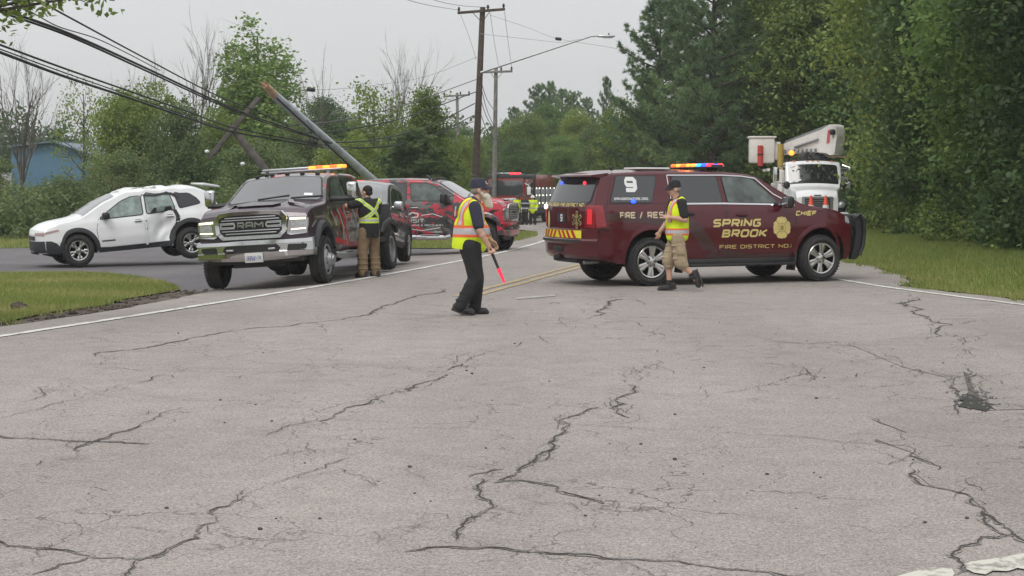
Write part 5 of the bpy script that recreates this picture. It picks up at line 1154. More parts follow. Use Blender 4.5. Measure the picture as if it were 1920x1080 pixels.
    for sg in (1,-1):
        mb = MB(); mb.panel(rp([(2.42,1.02),(2.56,1.0),(2.56,1.12),(2.46,1.14)],.03), bd.side(sg,.008), .08); mb.panel(rp([(sg*.55,.92),(sg*.88,.92),(sg*.86,1.10),(sg*.55,1.08)],.03), bd.frontp(.008), .08); mb.build('headlight', M['clear_lens'], root, ang=60)
    mb = MB(); mb.panel(rp([(-.52,.62),(.52,.62),(.52,1.06),(-.52,1.06)],.04), bd.frontp(.008), .1); mb.build('grille', M['grille'], root)
    mb = MB()                                        # push bumper with solid wings
    for sg in (1,-1):
        prof = [(2.40,.36),(2.52,.36),(2.60,.46),(2.65,.62),(2.67,.85),(2.66,1.05),(2.61,1.15),(2.55,1.17),(2.50,1.12),(2.49,1.0),(2.50,.85),(2.48,.62),(2.43,.48)]
        pts = rp(prof, .05); mb.prism(pts, lambda u, v, e, sg=sg: (u, sg*(.80-e), v), .09)
        mb.tube([(2.50,sg*.80,1.11),(2.56,sg*.82,1.16),(2.64,sg*.82,1.06),(2.67,sg*.82,.85),(2.64,sg*.82,.60),(2.57,sg*.82,.44)], .032, 10)
        mb.box((2.66,sg*.40,.78), (.05,.10,.72), None, .015)
    for z in (.50,.72,.94,1.12): mb.tube([(2.62,-.78,z),(2.70,-.4,z),(2.70,.4,z),(2.62,.78,z)], .036, 10)
    mb.build('push_bumper', M['black'], root)
    # roof light bar with lit modules
    mb = MB(); z = bd.zt(-.25,0)+.03; xb = -.26
    mb.box((xb,0,z+.01), (.30,1.46,.03), None, .014, seg=2); mb.box((xb,0,z+.03), (.22,1.40,.05), None, .008)
    for y in (-.5,.5): mb.box((xb,y,z-.02),(.2,.06,.05))
    lb = mb.build('light_bar', M['black'], root)
    cols = ['lit_orange','lit_amber','lit_orange','lit_amber','lit_amber','lit_cyan','lit_blue','lit_red']
    for i, c in enumerate(cols):
        y = .62-i*1.24/7; mb = MB(); mb.box((xb-.09,y,z+.045), (.11,.12,.06), None, .022); mb.box((xb+.10,y,z+.045), (.08,.12,.05), None, .02); mb.build('lamp', M[c], lb)
    for (x, zz, c) in ((-1.98,1.40,'lit_blue'),):
        p = bd.side(-1,.02)(x, zz); mb = MB(); mb.ell(p, (.05,.018,.034), None, 8); mb.build('window_lamp', M[c], root)
    mb = MB(); mb.ell(bd.rearp(.012)(.42,1.70), (.012,.05,.035), None, 8); mb.build('window_lamp', M['lit_blue'], root)
    mb = MB(); mb.ell(bd.rearp(.012)(-.45,1.70), (.012,.05,.035), None, 8); mb.build('window_lamp', M['lit_red'], root)
    mb = MB(); mb.ell(bd.rearp(.02)(.93,1.30), (.03,.035,.045), None, 8); mb.build('strobe', M['lit_white'], root)
    mb = MB(); mb.box((-1.35,-.2,bd.zt(-1.35,0)+.01), (.62,.5,.03), None, .012); mb.build('roof_hatch', M['white_film'], root)
    mb = MB(); mb.tube([(-1.9,0,bd.zt(-1.9,0)),(-1.93,0,bd.zt(-1.9,0)+.05)], [.03,.02], 8); mb.build('antenna', M['black'], root)
    wheel_meshes('chief', .405, .27, .275, 'twin6', M['alloy'])
    for x in (-1.66, 1.66):
        for sg in (1,-1): add_wheel(root, 'chief', x, sg*.865, .405)
    return root, bd
def lamp_box(parent, c, d, mt, name='lamp', rot=None):
    mb = MB(); mb.box(c, d, rot, min(d)*.3); return mb.build(name, M[mt], parent)
chief, cb = chief_car()
# ------------------------------------------------------------------ heavy pickups (both tow trucks)
def pickup(root, hood_mat, side_mat, bar, bed, mark=True, wheel_key='ram', dual=True, plate=True, bumper='chrome'):
    front = lambda y, z: -.10*(abs(y)/.98)**3-.10*max(0,(z-1.12)/.2)
    bd = Body(-1.18, 2.93, [(-1.18,1.86),(-.9,1.90),(0,1.915),(.6,1.90),(.9,1.85),(1.62,1.42),(1.8,1.395),(2.5,1.36),(2.8,1.31),(2.93,1.22)],
        [(-1.18,.50),(1.3,.48),(1.6,.60),(2.93,.62)], [(-1.18,.95),(1.2,.96),(1.6,.985),(2.6,.985),(2.93,.94)],
        [(.48,.93),(.6,.98),(.9,1.0),(1.15,.99),(1.3,.965),(1.38,.935),(1.9,.78)], cr=.08, crown=.045, front=front, fade=.5)
    me = bd.mesh('cab', [side_mat, M['well'], hood_mat], 84, 22, [(2.1,.43,.56,1.0)])
    for p in me.polygons:                            # the hood wears its own paint
        if p.material_index == 0 and p.center.x > 1.36: p.material_index = 2
    link('body', me, root)
    for sg in (1, -1):
        side_window(root, bd, sg, [(.22,1.37),(1.20,1.36),(1.13,1.47),(.80,1.74),(.60,1.80),(.18,1.80)], M['glass_mid'], .02)
        side_window(root, bd, sg, [(-.92,1.38),(.08,1.37),(.05,1.80),(-.75,1.80),(-.92,1.72)], M['glass_privacy'], .02)
        mb = MB(); seam(mb, bd, sg, [(.13,1.36),(.15,.55)]); seam(mb, bd, sg, [(1.30,1.40),(1.34,1.0),(1.32,.55)]); seam(mb, bd, sg, [(-.98,1.36),(-1.0,.55)]); mb.build('panel_seam', M['mud'], root)
        handle(root, bd, sg, .32, 1.18, 'chrome', .2); handle(root, bd, sg, -.82, 1.18, 'chrome', .2)
        mb = MB(); arch_lip(mb, bd, sg, 2.1, .43, .56, .10, .07 if dual else .03, -.2, math.pi+.15); mb.build('wheel_arch', M['trim'] if dual else side_mat, root)
        mb = MB(); mb.tube([(1.25,sg*.93,.46),(1.1,sg*1.03,.43),(-.9,sg*1.03,.43),(-1.05,sg*.93,.46)], [.05,.065,.065,.05], 10)
        for x in (.75, -.45): mb.box((x,sg*1.03,.495), (.5,.12,.02), None, .008)
        mb.build('running_board', M['chrome'] if not dual else M['steel'], root)
        # big towing mirror: black arm, chrome backed head
        if dual:
            mb = MB(); mb.tube([(1.18,sg*.90,1.43),(1.22,sg*1.10,1.42),(1.22,sg*1.34,1.43)], .045, 8); m_ = mb.build('mirror', M['black'], root)
            mb = MB(); mb.box((1.20,sg*1.30,1.56), (.13,.19,.30), None, .05, seg=3); mb.build('mirror_head', M['chrome'], m_)
            mb = MB(); mb.box((1.14,sg*1.31,1.56), (.06,.17,.28), None, .02); mb.build('mirror_shell', M['black'], m_)
        else: mirror(root, bd, sg, 1.12, 1.40, (.16,.22,.26), 'black', .08)
    mb = MB(); P = rp([(.93,-.68),(.93,.68),(1.60,.84),(1.60,-.84)], .08); mb.panel(grow(P,.03), bd.roof(.004), .15, 1); mb.panel(P, bd.roof(.008), .15, 0); mb.build('windscreen', [M['glass_ws'], M['black']], root, ang=30)
    mb = MB()
    for k in (-1, 1): a = Vector(bd.roof(.02)(1.58, k*.3)); b = Vector(bd.roof(.02)(1.50, k*.3+.55)); mb.tube([a, b], .012, 5)
    mb.build('wiper', M['black'], root)
    mb = MB()                                        # hood: power dome and edges
    for sg in (1,-1):
        P = [(1.75,sg*.34),(2.55,sg*.40),(2.80,sg*.46),(2.55,sg*.46),(1.75,sg*.42)]
        mb.add([bd.roof(.03 if i in (0,1) else .004)(*q) for i, q in enumerate(P)], [(0,1,2,3,4)])
    mb.add([bd.roof(.032)(x, y) for x, y in ((1.75,-.34),(2.5,-.40),(2.72,-.3),(2.74,0),(2.72,.3),(2.5,.40),(1.75,.34))], [tuple(range(7))]); mb.build('hood_dome', hood_mat, root, ang=30)
    for y in (-.56,-.28,0,.28,.56):
        mb = MB(); mb.box(bd.roof(.02)(.72, y), (.10,.075,.05), None, .02); mb.build('marker_lamp', M['black'], root)
    mb = MB(); p = Vector(bd.roof(0)(.60,-.42)); mb.tube([p, p+Vector((-.05,0,.07)), p+Vector((-.10,0,.10))], [.04,.03,.012], 8); mb.build('antenna', M['black'], root)
    # front: grille, lamps, bumper
    fp = lambda e: (lambda y, z: (bd.frontp(e)(y, z)))
    X = lambda y: 2.95-.10*(abs(y)/.98)**3
    og = [(-.50,.83),(.50,.83),(.61,.93),(.635,1.18),(.55,1.275),(.30,1.30),(-.30,1.30),(-.55,1.275),(-.635,1.18),(-.61,.93)]
    ig = [(-.46,.89),(.46,.89),(.535,.96),(.55,1.16),(.48,1.215),(.28,1.235),(-.28,1.235),(-.48,1.215),(-.55,1.16),(-.535,.96)]
    mb = MB(); f0 = lambda u, v, e: (X(u)+e, u, v); n = 10
    vs = [f0(u, v, -.02) for u, v in og]+[f0(u, v, .045) for u, v in og]+[f0(u*.985, 1.06+(v-1.06)*.985, .06) for u, v in og]+[f0(u, v, .045) for u, v in ig]+[f0(u, v, -.02) for u, v in ig]
    mb.add(vs, [(k*n+i, k*n+(i+1)%n, (k+1)*n+(i+1)%n, (k+1)*n+i) for k in range(4) for i in range(n)]); gr = mb.build('grille', M['chrome'], root, ang=30)
    mb = MB(); mb.panel(ig, lambda u, v: (X(u)+.004, u, v), .2); mb.build('grille_mesh', M['grille'], gr)
    mb = MB()
    for k, z in enumerate((.93,.975,1.02,1.11,1.155,1.195)):
        w = .50 if z > .95 and z < 1.17 else .44
        if abs(z-1.065) < .06 and mark:
            for sg in (1,-1): mb.box((X(.4)+.03,sg*.405,z), (.03,.26,.016), None, .006)
        else: mb.box((X(.2)+.026,0,z), (.035,w*2,.018), None, .006)
    for sg in (1,-1): mb.box((X(.4)+.033,sg*.39,1.066), (.02,.27,.07), None, .01) if False else mb.panel(rp([(sg*.26,1.03),(sg*.53,1.035),(sg*.53,1.10),(sg*.26,1.10)],.02), lambda u, v: (X(u)+.046,u,v), .2, 0, rp([(sg*.285,1.048),(sg*.505,1.052),(sg*.505,1.083),(sg*.285,1.083)],.012))
    mb.build('grille_bar', M['silver'], gr)
    if mark: letters(gr, 'lettering', 'RAM', .46, .115, lambda u, v: (X(u-.23)+.05, u-.23, 1.008+v), 'chrome', .26, 1.2)
    for sg in (1,-1):
        P = [(sg*.60,.895),(sg*.66,.865),(sg*.93,.885),(sg*.955,1.13),(sg*.90,1.165),(sg*.655,1.175)]
        mb = MB(); mb.prism(P, lambda u, v, e: (X(u)+e-.06, u, v), .075); hl = mb.build('headlight', M['chrome'], root, smooth=False)
        mb = MB(); mb.panel(rp([(sg*.675,.975),(sg*.91,.985),(sg*.915,1.10),(sg*.685,1.105)],.02), lambda u, v: (X(u)+.018, u, v), .1); mb.panel(rp([(sg*.70,.90),(sg*.90,.91),(sg*.90,.945),(sg*.70,.94)],.01), lambda u, v: (X(u)+.018, u, v), .1); mb.build('lens', M['clear_lens'], hl)
        mb = MB(); mb.panel([(sg*.665,1.118),(sg*.925,1.112),(sg*.925,1.145),(sg*.665,1.155)], lambda u, v: (X(u)+.021, u, v), .1); mb.panel([(sg*.675,.948),(sg*.915,.955),(sg*.915,.975),(sg*.675,.968)], lambda u, v: (X(u)+.021, u, v), .1); mb.build('lamp', M['drl'] if mark else M['clear_lens'], hl)
    # bumper as a swept profile
    mb = MB(); n = 18; vs = []; pr = [(-.25,.815),(.03,.82),(.075,.80),(.085,.74),(.06,.735),(.06,.62),(.085,.61),(.075,.53),(.02,.465),(-.2,.46)]; k = len(pr)
    for i in range(n+1):
        y = -1.0+2*i/n; x = 2.97-.22*(abs(y))**3.2; sk = .04*abs(y)**2
        for dx, z in pr: vs.append((x+dx, y, z+(sk if z < .5 else 0)))
    mb.add(vs, [(k*i+j, k*i+j+1, k*i+k+j+1, k*i+k+j) for i in range(n) for j in range(k-1)]+[tuple(range(k)), tuple(range(n*k, n*k+k))]); bp = mb.build('front_bumper', M[bumper], root, ang=35)
    BX = lambda y: 2.97-.22*abs(y)**3.2+.062
    mb = MB(); mb.panel(rp([(-.46,.61),(.46,.61),(.50,.67),(.44,.73),(-.44,.73),(-.50,.67)],.02), lambda u, v: (BX(u)+.004, u, v), .15); mb.build('intake', M['grille'], bp)
    for sg in (1,-1):
        mb = MB(); mb.panel(rp([(sg*.60,.60),(sg*.90,.63),(sg*.92,.71),(sg*.62,.72)],.03), lambda u, v: (BX(u)+.004, u, v), .1); fg = mb.build('fog_lamp_pocket', M['grille'], bp)
        mb = MB(); mb.box((BX(.40)+.03, sg*.36, .66), (.05,.12,.035), None, .012); mb.build('tow_hook', M['silver'], bp)
    mb = MB(); mb.box((2.75,0,.47), (.22,1.7,.10), None, .04); mb.box((2.5,0,.40), (.3,.9,.10)); mb.build('valance', M['black'], root)
    if plate:
        c = Vector((3.07,.05,.525)); mb = MB(); mb.box(c, (.012,.31,.16), (0,R(4),0), .004); pl = mb.build('number_plate', M['plate_white'], root)
        letters(pl, 'plate_number', '13952-TK', .26, .075, lambda u, v: (3.080-(v-.04)*.07, .05-.13+u, .485+v), 'blue_ink', .18)
        mb = MB(); mb.panel([(-.10,.575),(.2,.575),(.2,.596),(-.10,.596)], lambda u, v: (3.0775-.003, u, v), .5); mb.build('plate_band', M['blue_ink'], pl)
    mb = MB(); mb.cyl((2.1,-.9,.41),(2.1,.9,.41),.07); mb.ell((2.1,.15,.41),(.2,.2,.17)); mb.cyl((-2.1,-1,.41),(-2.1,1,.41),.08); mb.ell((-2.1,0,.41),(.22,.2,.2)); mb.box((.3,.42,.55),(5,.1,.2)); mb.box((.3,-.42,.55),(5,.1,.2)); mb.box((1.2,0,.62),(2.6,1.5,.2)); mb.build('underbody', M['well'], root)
    for sg in (1,-1): add_wheel(root, wheel_key, 2.1, sg*(.92 if dual else .86), .405, label='front wheel with deep steel hub' if dual else None)
    return bd
wheel_meshes('ram', .405, .25, .265, 'dually', M['steel']); wheel_meshes('ramrear', .405, .25, .265, 'dish', M['steel']); wheel_meshes('red', .42, .29, .27, 'five', M['alloy'])
ryaw = R(-99); M['silver_graphic'] = mat('silver_graphic', (.36,.35,.34), .35, .2)
root = thing('tow_truck', 'dark tow truck with chrome grille and lit amber roof bar facing the camera', 'tow truck', (-3.80, 29.44, -.055), (R(3.5), 0, ryaw))
bd = pickup(root, M['ram_dark'], M['camo_door'], True, True)
for sg in (1,-1):                                    # pale graffiti strokes of the wrap
    for pts, w in (([(1.45,1.22),(1.15,1.02),(1.10,.80)],.06),([(.95,1.25),(.70,.98),(.62,.62)],.07),([(.52,1.28),(.40,1.05),(.52,.78),(.40,.60)],.06),([(-.1,1.25),(-.32,.95),(-.2,.65)],.08),([(-.5,1.28),(-.62,1.0),(-.85,.72)],.07),([(2.5,1.08),(2.75,.98)],.03)): mb = MB(); seam(mb, bd, sg, pts, w, .0025); mb.build('wrap_graphic', M['silver_graphic'], root, ang=180)
    mb = MB(); seam(mb, bd, sg, [(.82,1.26),(.62,1.12),(.50,.88),(.30,.64)], .09, .0028); mb.build('wrap_graphic', M['red_film'], root, ang=180); mb = MB(); seam(mb, bd, sg, [(1.28,.72),(.2,.60),(-.9,.58)], .09, .0028); mb.build('wrap_graphic', M['red_film'], root, ang=180)
mb = MB(); mb.panel([(1.75,.30),(2.45,.52),(2.7,.80),(2.60,.84),(2.38,.60),(1.72,.38)], bd.roof(.036), .1); mb.build('hood_graphic', mat('grey_graphic', (.24,.22,.23), .35), root, ang=60)
mb = MB(); mb.panel([(1.42,.50),(1.49,.505),(1.49,.66),(1.42,.65)], bd.roof(.011), .2); mb.build('sticker', M['white_film'], root)
# roof bar
z = bd.zt(-.3,0)+.05; mb = MB(); mb.box((-.3,0,z), (.28,1.55,.035), None, .015); mb.box((-.3,-.30,z+.042), (.26,.90,.05), None, .02)
for y in (-.5,.5): mb.box((-.3,y,z-.04), (.2,.06,.06))
lb = mb.build('light_bar', [M['silver']], root)
for k in range(5): lamp_box(lb, (-.3,.20+k*.135,z+.045), (.28,.12,.055), 'lit_orange' if k%2 else 'lit_amber')
# wrecker deck behind the cab
mb = MB(); mb.box((-1.85,0,1.0), (1.25,2.2,.60), None, .05); mb.box((-1.75,0,.62), (1.3,2.3,.1), None, .02); mb.build('deck', M['black'], root)
for sg in (1,-1):
    mb = MB(); mb.box((-1.78,sg*1.105,1.02), (.9,.02,.42), None, .006); mb.build('locker_door', M['trim'], root)
    mb = MB(); mb.tube([(-2.72,sg*1.12,.74),(-2.60,sg*1.14,.90),(-2.1,sg*1.15,.98),(-1.6,sg*1.14,.90),(-1.48,sg*1.12,.74)], .05, 8); mb.build('mudguard', M['black'], root)
mb = MB(); mb.tube([(-1.6,0,1.3),(-2.3,0,1.55)], .10, 10); mb.tube([(-2.2,0,.6),(-2.9,0,.40)], .08, 10); mb.box((-2.9,0,.42), (.12,1.5,.12), None, .02); mb.build('boom', M['black'], root)
for sg in (1,-1):
    add_wheel(root, 'ramrear', -2.1, sg*1.05, .405); add_wheel(root, 'ramrear', -2.1, sg*.78, .405)
# the red wrecker behind
root = thing('tow_truck', 'red and black camouflage wrecker pickup standing sideways behind the grey car', 'tow truck', (-2.60, 41.85, -.09), (0, 0, R(-12)))
bd2 = pickup(root, M['camo_hood'], M['camo_red'], True, True, mark=False, wheel_key='red', dual=False, plate=False, bumper='camo_hood')
f = lambda x, z, e=.008: (lambda u, v: bd2.side(-1, e)(x+u, z+v))
letters(root, 'lettering', 'USIT', .46, .10, f(.12,.80), 'plate_white', .16)
letters(root, 'lettering', 'TOWING & RECOVERY', .98, .045, f(.10,.715), 'plate_white', .2)
mb = MB(); seam(mb, bd2, -1, [(.12,.98),(.26,1.06),(.42,1.03),(.40,.95),(.24,.93)], .03, .006); seam(mb, bd2, -1, [(.1,.66),(.5,.60),(1.0,.68)], .018, .006); seam(mb, bd2, -1, [(.5,.99),(.8,1.03),(1.05,.95)], .018, .006); mb.build('logo', M['plate_white'], root)
mb = MB(); mb.box((-2.35,0,.85), (2.3,2.0,.55), None, .06); mb.box((-1.45,0,1.30), (.25,1.8,.5), None, .04); mb.build('deck', M['camo_red'], root)
mb = MB(); mb.box((-1.40,0,1.82), (.2,1.7,.04), None, .015)
for y in (-.75,.75): mb.box((-1.40,y,1.65), (.06,.06,.35))
lb = mb.build('light_bar', M['black'], root)
for k in range(6): lamp_box(lb, (-1.40,-.66+k*.26,1.862), (.2,.20,.045), 'lit_red')
mb = MB(); mb.tube([(-1.7,0,1.1),(-3.2,0,1.75)], .12, 10); mb.build('boom', M['black'], root)
for sg in (1,-1): add_wheel(root, 'red', -2.0, sg*.90, .42)
for ch in root.children:                             # this make has a shorter nose
    if ch.type == 'MESH' and not ch.name.startswith('wheel'):
        for me in [ch.data]+[k.data for k in ch.children]:
            for v in me.vertices:
                if v.co.x > 2.45: v.co.x = 2.45+(v.co.x-2.45)*.48
# ------------------------------------------------------------------ crossovers
def crossover(root, paint, key, glass_f, glass_r, dent=None, top=None, hood=1.0):
    rear = lambda y, z: .14*(abs(y)/.92)**2.5+.42*max(0,(z-1.0)/.65)
    front = lambda y, z: -.26*(abs(y)/.92)**2.6-.06*max(0,(z-.80)/.2)-.10*max(0,(.45-z)/.2)
    bd = Body(-2.30, 2.29, top or [(-2.30,1.44),(-2.0,1.54),(-1.4,1.635),(-.6,1.685),(-.15,1.665),(.25,1.59),(.65,1.43),(1.22,1.115),(1.45,1.075),(1.9,1.03),(2.15,.97),(2.29,.87)],
        [(-2.30,.46),(-1.8,.34),(-1.0,.26),(1.0,.26),(1.8,.30),(2.29,.36)], [(-2.30,.86),(-1.9,.91),(-1.2,.925),(1.0,.925),(1.6,.92),(2.0,.89),(2.29,.82)],
        [(.26,.90),(.40,.965),(.6,1.0),(.85,.99),(.98,.965),(1.06,.925),(1.65,.74)], cr=.07, crown=.05, rear=rear, front=front, fade=.7, dent=dent)
    me = bd.mesh(key+'_body', [paint, M['well']], 92, 24, [(-1.36,.37,.45,.925),(1.36,.37,.45,.925)], .36); link('body', me, root)
    for sg in (1,-1):
        for x in (-1.36, 1.36): mb = MB(); arch_lip(mb, bd, sg, x, .37, .445, .075, .018, -.12, math.pi+.12); mb.build('wheel_arch', M['trim'], root)
        mb = MB(); mb.panel([(-.88,.275),(.88,.275),(.88,.40),(.60,.385),(-.88,.40)], bd.side(sg,.012), .15); mb.build('sill_cladding', M['trim'], root, ang=60); mb = MB(); mb.panel([(1.80,.31),(2.29,.36),(2.29,.64),(2.14,.63),(1.98,.57),(1.86,.47)], bd.side(sg,.014), .1); mb.build('front_cladding', M['trim'], root, ang=60); mb = MB(); mb.panel([(-2.30,.47),(-1.82,.36),(-1.84,.52),(-2.30,.64)], bd.side(sg,.014), .1); mb.build('rear_cladding', M['trim'], root, ang=60)
        side_window(root, bd, sg, [(-.23,1.065),(.80,1.04),(.62,1.16),(.28,1.38),(-.05,1.505),(-.23,1.535)], glass_f, .022)
        side_window(root, bd, sg, [(-1.03,1.11),(-.34,1.07),(-.34,1.545),(-.92,1.555)], glass_r, .022)
        side_window(root, bd, sg, [(-1.72,1.22),(-1.15,1.135),(-1.06,1.52),(-1.42,1.47)], M['glass'], .018, name='quarter_window')
        handle(root, bd, sg, -.10, .93, 'silver' if key == 'grey' else 'white_paint', .2); handle(root, bd, sg, -.90, .97, 'silver' if key == 'grey' else 'white_paint', .2)
        mirror(root, bd, sg, .68, 1.08, (.16,.20,.16), 'silver' if key == 'grey' else 'black', .05)
        mb = MB(); seam(mb, bd, sg, [(-.285,1.05),(-.275,.7),(-.26,.40)]); seam(mb, bd, sg, [(.83,1.04),(.90,.8),(.86,.45)]); seam(mb, bd, sg, [(-1.06,1.1),(-1.02,.8),(-.90,.62),(-.84,.45)]); mb.build('panel_seam', M['mud'], root)
        mb = MB(); P = [(1.86,.85),(2.29,.79),(2.29,.84),(1.92,.885)]; mb.panel(rp(P,.02), bd.side(sg,.010), .08); mb.panel(rp([(sg*.42,.78),(sg*.82,.76),(sg*.82,.84),(sg*.42,.835)],.02), bd.frontp(.01), .08); mb.build('headlight', M['clear_lens'] if key == 'grey' else mat('pink_grey_lens', (.40,.28,.27), .15, coat=.6), root, ang=60)
        mb = MB(); mb.panel(rp([(-2.3,1.0),(-2.0,1.02),(-2.05,1.15),(-2.3,1.15)],.02), bd.side(sg,.01), .1); mb.build('tail_light', M['red_lens'], root, ang=60)
    mb = MB(); mb.panel(rp([(.36,-.58),(.36,.58),(1.17,.74),(1.17,-.74)],.07), bd.roof(.006), .12); mb.build('windscreen', M['glass_ws'], root, ang=30)
    mb = MB(); P = rp([(-.62,1.12),(.62,1.12),(.52,1.42),(-.52,1.42)],.06); mb.panel(P, bd.rearp(.01), .15); mb.build('rear_window', M['glass'], root, ang=30)
    mb = MB(); mb.panel(rp([(-.42,.66),(.42,.66),(.42,.76),(-.42,.76)],.03), bd.frontp(.01), .1); mb.build('grille', M['grille'], root)
    mb = MB(); mb.panel([(-.82,.38),(.82,.38),(.82,.64),(-.82,.64)], bd.frontp(.014), .12); mb.build('bumper_cladding', M['trim'], root, ang=60)
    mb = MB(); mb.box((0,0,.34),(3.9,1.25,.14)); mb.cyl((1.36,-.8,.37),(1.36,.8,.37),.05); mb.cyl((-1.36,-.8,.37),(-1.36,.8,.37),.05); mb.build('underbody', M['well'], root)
    for x in (-1.36,1.36):
        for sg in (1,-1): add_wheel(root, key, x, sg*.80, .37-(.07 if key == 'jeep' and x < 0 else 0))
    return bd
wheel_meshes('jeep', .372, .24, .235, 'y5', M['alloy']); wheel_meshes('grey', .365, .235, .25, 'five', M['alloy'])
def crush(p):
    """the roof and the rear door are battered in"""
    x, y, z = p
    if z > 1.25:
        k = min(1, (z-1.25)/.3)*math.exp(-((x+.55)/.9)**2); z -= k*(.01+.05*abs(math.sin(x*5.2+1+y*1.5))+.022*abs(math.sin(x*13+y*7)))
        z += k*.05*math.exp(-((x-.05)/.16)**2)
    if y > .3 and -1.2 < x < -.26 and z < 1.2:
        k = math.exp(-((x+.74)/.27)**2)*math.exp(-((z-.72)/.36)**2); y -= k*(.19+.05*abs(math.sin(z*9+x*7)))
        y += .012*math.sin(x*23+z*9)*math.exp(-((x+.74)/.33)**2)
    return (x, y, z)
root = thing('crashed_car', 'white crossover with crushed roof and battered rear door and its rear end lifted', 'car', (-9.16, 38.27, -.11), (0, R(4.5), R(206))); root.scale = (.975, .975, 1.02)
bj = crossover(root, M['white_paint'], 'jeep', M['glass_frost'], M['glass_frost'], dent=crush)
mb = MB(); mb.panel([(-.30,.36),(-.245,.36),(-.265,1.54),(-.305,1.54)], bj.side(1,.03), .12); mb.build('torn_pillar_trim', M['white_paint'], root)
mb = MB(); seam(mb, bj, 1, [(-.25,1.54),(-.42,1.50),(-.60,1.52),(-.8,1.56),(-1.0,1.50),(-1.16,1.38)], .06, .02); mb.build('torn_seal', M['black'], root); mb = MB(); seam(mb, bj, 1, [(-1.02,1.1),(-1.09,.92),(-1.04,.74),(-.95,.58),(-.93,.42)], .085, .01); mb.build('door_gap', M['black'], root); mb = MB(); seam(mb, bj, 1, [(-.285,.92),(-.28,.70)], .04, .032); mb.build('torn_seal', M['black'], root)
for k in range(7):
    x = random.uniform(-1.1,.2); mb = MB(); mb.panel([(x,-.2+random.uniform(0,.5)),(x+random.uniform(.1,.25),.3),(x+.05,.42)], bj.roof(.004), .2); mb.build('scraped_patch', mat('scraped_metal', (.35,.34,.33), .6), root)
mb = MB(); mb.tube([(-1.95,0,1.60),(-2.05,0,1.62)], .02, 6); mb.box((-2.05,0,1.60), (.42,1.2,.04), (0,R(-14),0), .015); mb.build('spoiler', M['white_paint'], root)
mb = MB(); seam(mb, bj, 1, [(.80,.535),(.48,.535)], .028, .006); mb.build('badge', M['trim'], root)
mb = MB(); mb.tube([(2.2,.3,.36),(2.36,.45,.40),(2.34,.7,.42)], .03, 6); mb.build('hanging_bumper_piece', M['black'], root)
root = thing('towed_car', 'graphite crossover with front lifted behind the black and red tow truck', 'car', (-3.33, 34.35, .09), (0, R(-5.5), R(-95)))
bg_ = crossover(root, M['grey_paint'], 'grey', M['glass_privacy'], M['glass_privacy'])
for sg in (1,-1): mb = MB(); seam(mb, bg_, sg, [(.86,1.06),(.32,1.44),(-.05,1.56),(-1.2,1.59)], .07, .012); mb.build('roof_rail', M['silver'], root)
# ------------------------------------------------------------------ utility truck with bucket
root = thing('bucket_truck', 'white utility truck with folded boom and bucket on the right shoulder', 'truck', (11.25, 60.0, H(11.25,60)), (0, 0, R(-95.5)))
front = lambda y, z: -.22*(abs(y)/1.05)**3
bd = Body(-1.45, 2.05, [(-1.45,2.62),(-.2,2.64),(.0,2.58),(.40,1.74),(.6,1.70),(1.6,1.56),(1.95,1.44),(2.05,1.30)], [(-1.45,.75),(.2,.75),(2.05,.55)], [(-1.45,1.08),(.1,1.08),(.5,.98),(1.4,.78),(2.05,.74)],
    [(.5,1),(1.55,1),(1.75,.985),(2.6,.93)], cr=.09, crown=.05, front=front, fade=.4)
link('body', bd.mesh('truck_cab', [M['white_paint'], M['well']], 70, 20, []), root)
for sg in (1,-1):
    side_window(root, bd, sg, [(-1.1,1.75),(.12,1.72),(-.12,2.38),(-1.1,2.42)], M['glass'], .03)
    mb = MB(); n = 16                                # bulging front wing
    for i in range(n+1):
        a = -.15+(math.pi+.3)*i/n
        for w_, r_ in ((.62,.60),(.72,.66),(1.02,.64),(1.10,.56)): mb.v.append((1.0+r_*math.cos(a)*1.05, sg*w_, .55+r_*math.sin(a)*1.0))
    mb.f = [(4*i+j,4*i+j+1,4*i+5+j,4*i+4+j) for i in range(n) for j in range(3)]; mb.m = [0]*len(mb.f); mb.build('fender', M['white_paint'], root)
    mb = MB(); mb.ell((1.86,sg*.86,1.03), (.14,.17,.13), None, 10); mb.build('headlight', M['clear_lens'], root)
    mb = MB(); mb.ell((1.70,sg*.86,.98), (.26,.22,.24), None, 10); mb.build('headlight_housing', M['trim'], root)
    mb = MB(); mb.tube([(.3,sg*1.05,1.75),(.42,sg*1.32,1.85)], .025, 6); mb.tube([(.3,sg*1.05,2.5),(.42,sg*1.32,2.4)], .025, 6); mb.box((.42,sg*1.36,2.15), (.10,.20,.52), None, .04); mb.build('mirror', M['chrome'], root)
    mb = MB(); mb.ell((.9,sg*1.02,1.75), (.08,.12,.15), None, 8); mb.build('hood_mirror', M['black'], root)
P = rp([(.02,-.95),(.02,.95),(.40,1.0),(.40,-1.0)], .05); mb = MB(); mb.panel(rp([(-.93,1.76),(.93,1.76),(.88,2.50),(-.88,2.50)],.10), lambda y, z: bd.roof(.012)(.40-(z-1.74)*.40/.84, y), .15); mb.build('windscreen', M['glass'], root, ang=30)
mb = MB(); mb.panel(rp([(-.56,.80),(.56,.80),(.56,1.34),(-.56,1.34)],.05), bd.frontp(.010), .2); gr = mb.build('grille', M['steel'], root)
mb = MB(); mb.panel(rp([(-.45,.88),(.45,.88),(.45,1.29),(-.45,1.29)],.03), bd.frontp(.018), .2); mb.build('grille_opening', M['grille'], gr)
mb = MB()
for z in np.arange(.94,1.28,.065): mb.box((bd.frontp(.03)(0,z)[0]-.005,0,z), (.02,.86,.02))
mb.build('grille_bar', M['steel'], gr)
mb = MB(); mb.box((2.02,0,1.38), (.06,.26,.05), None, .01); mb.build('badge', M['black'], root)
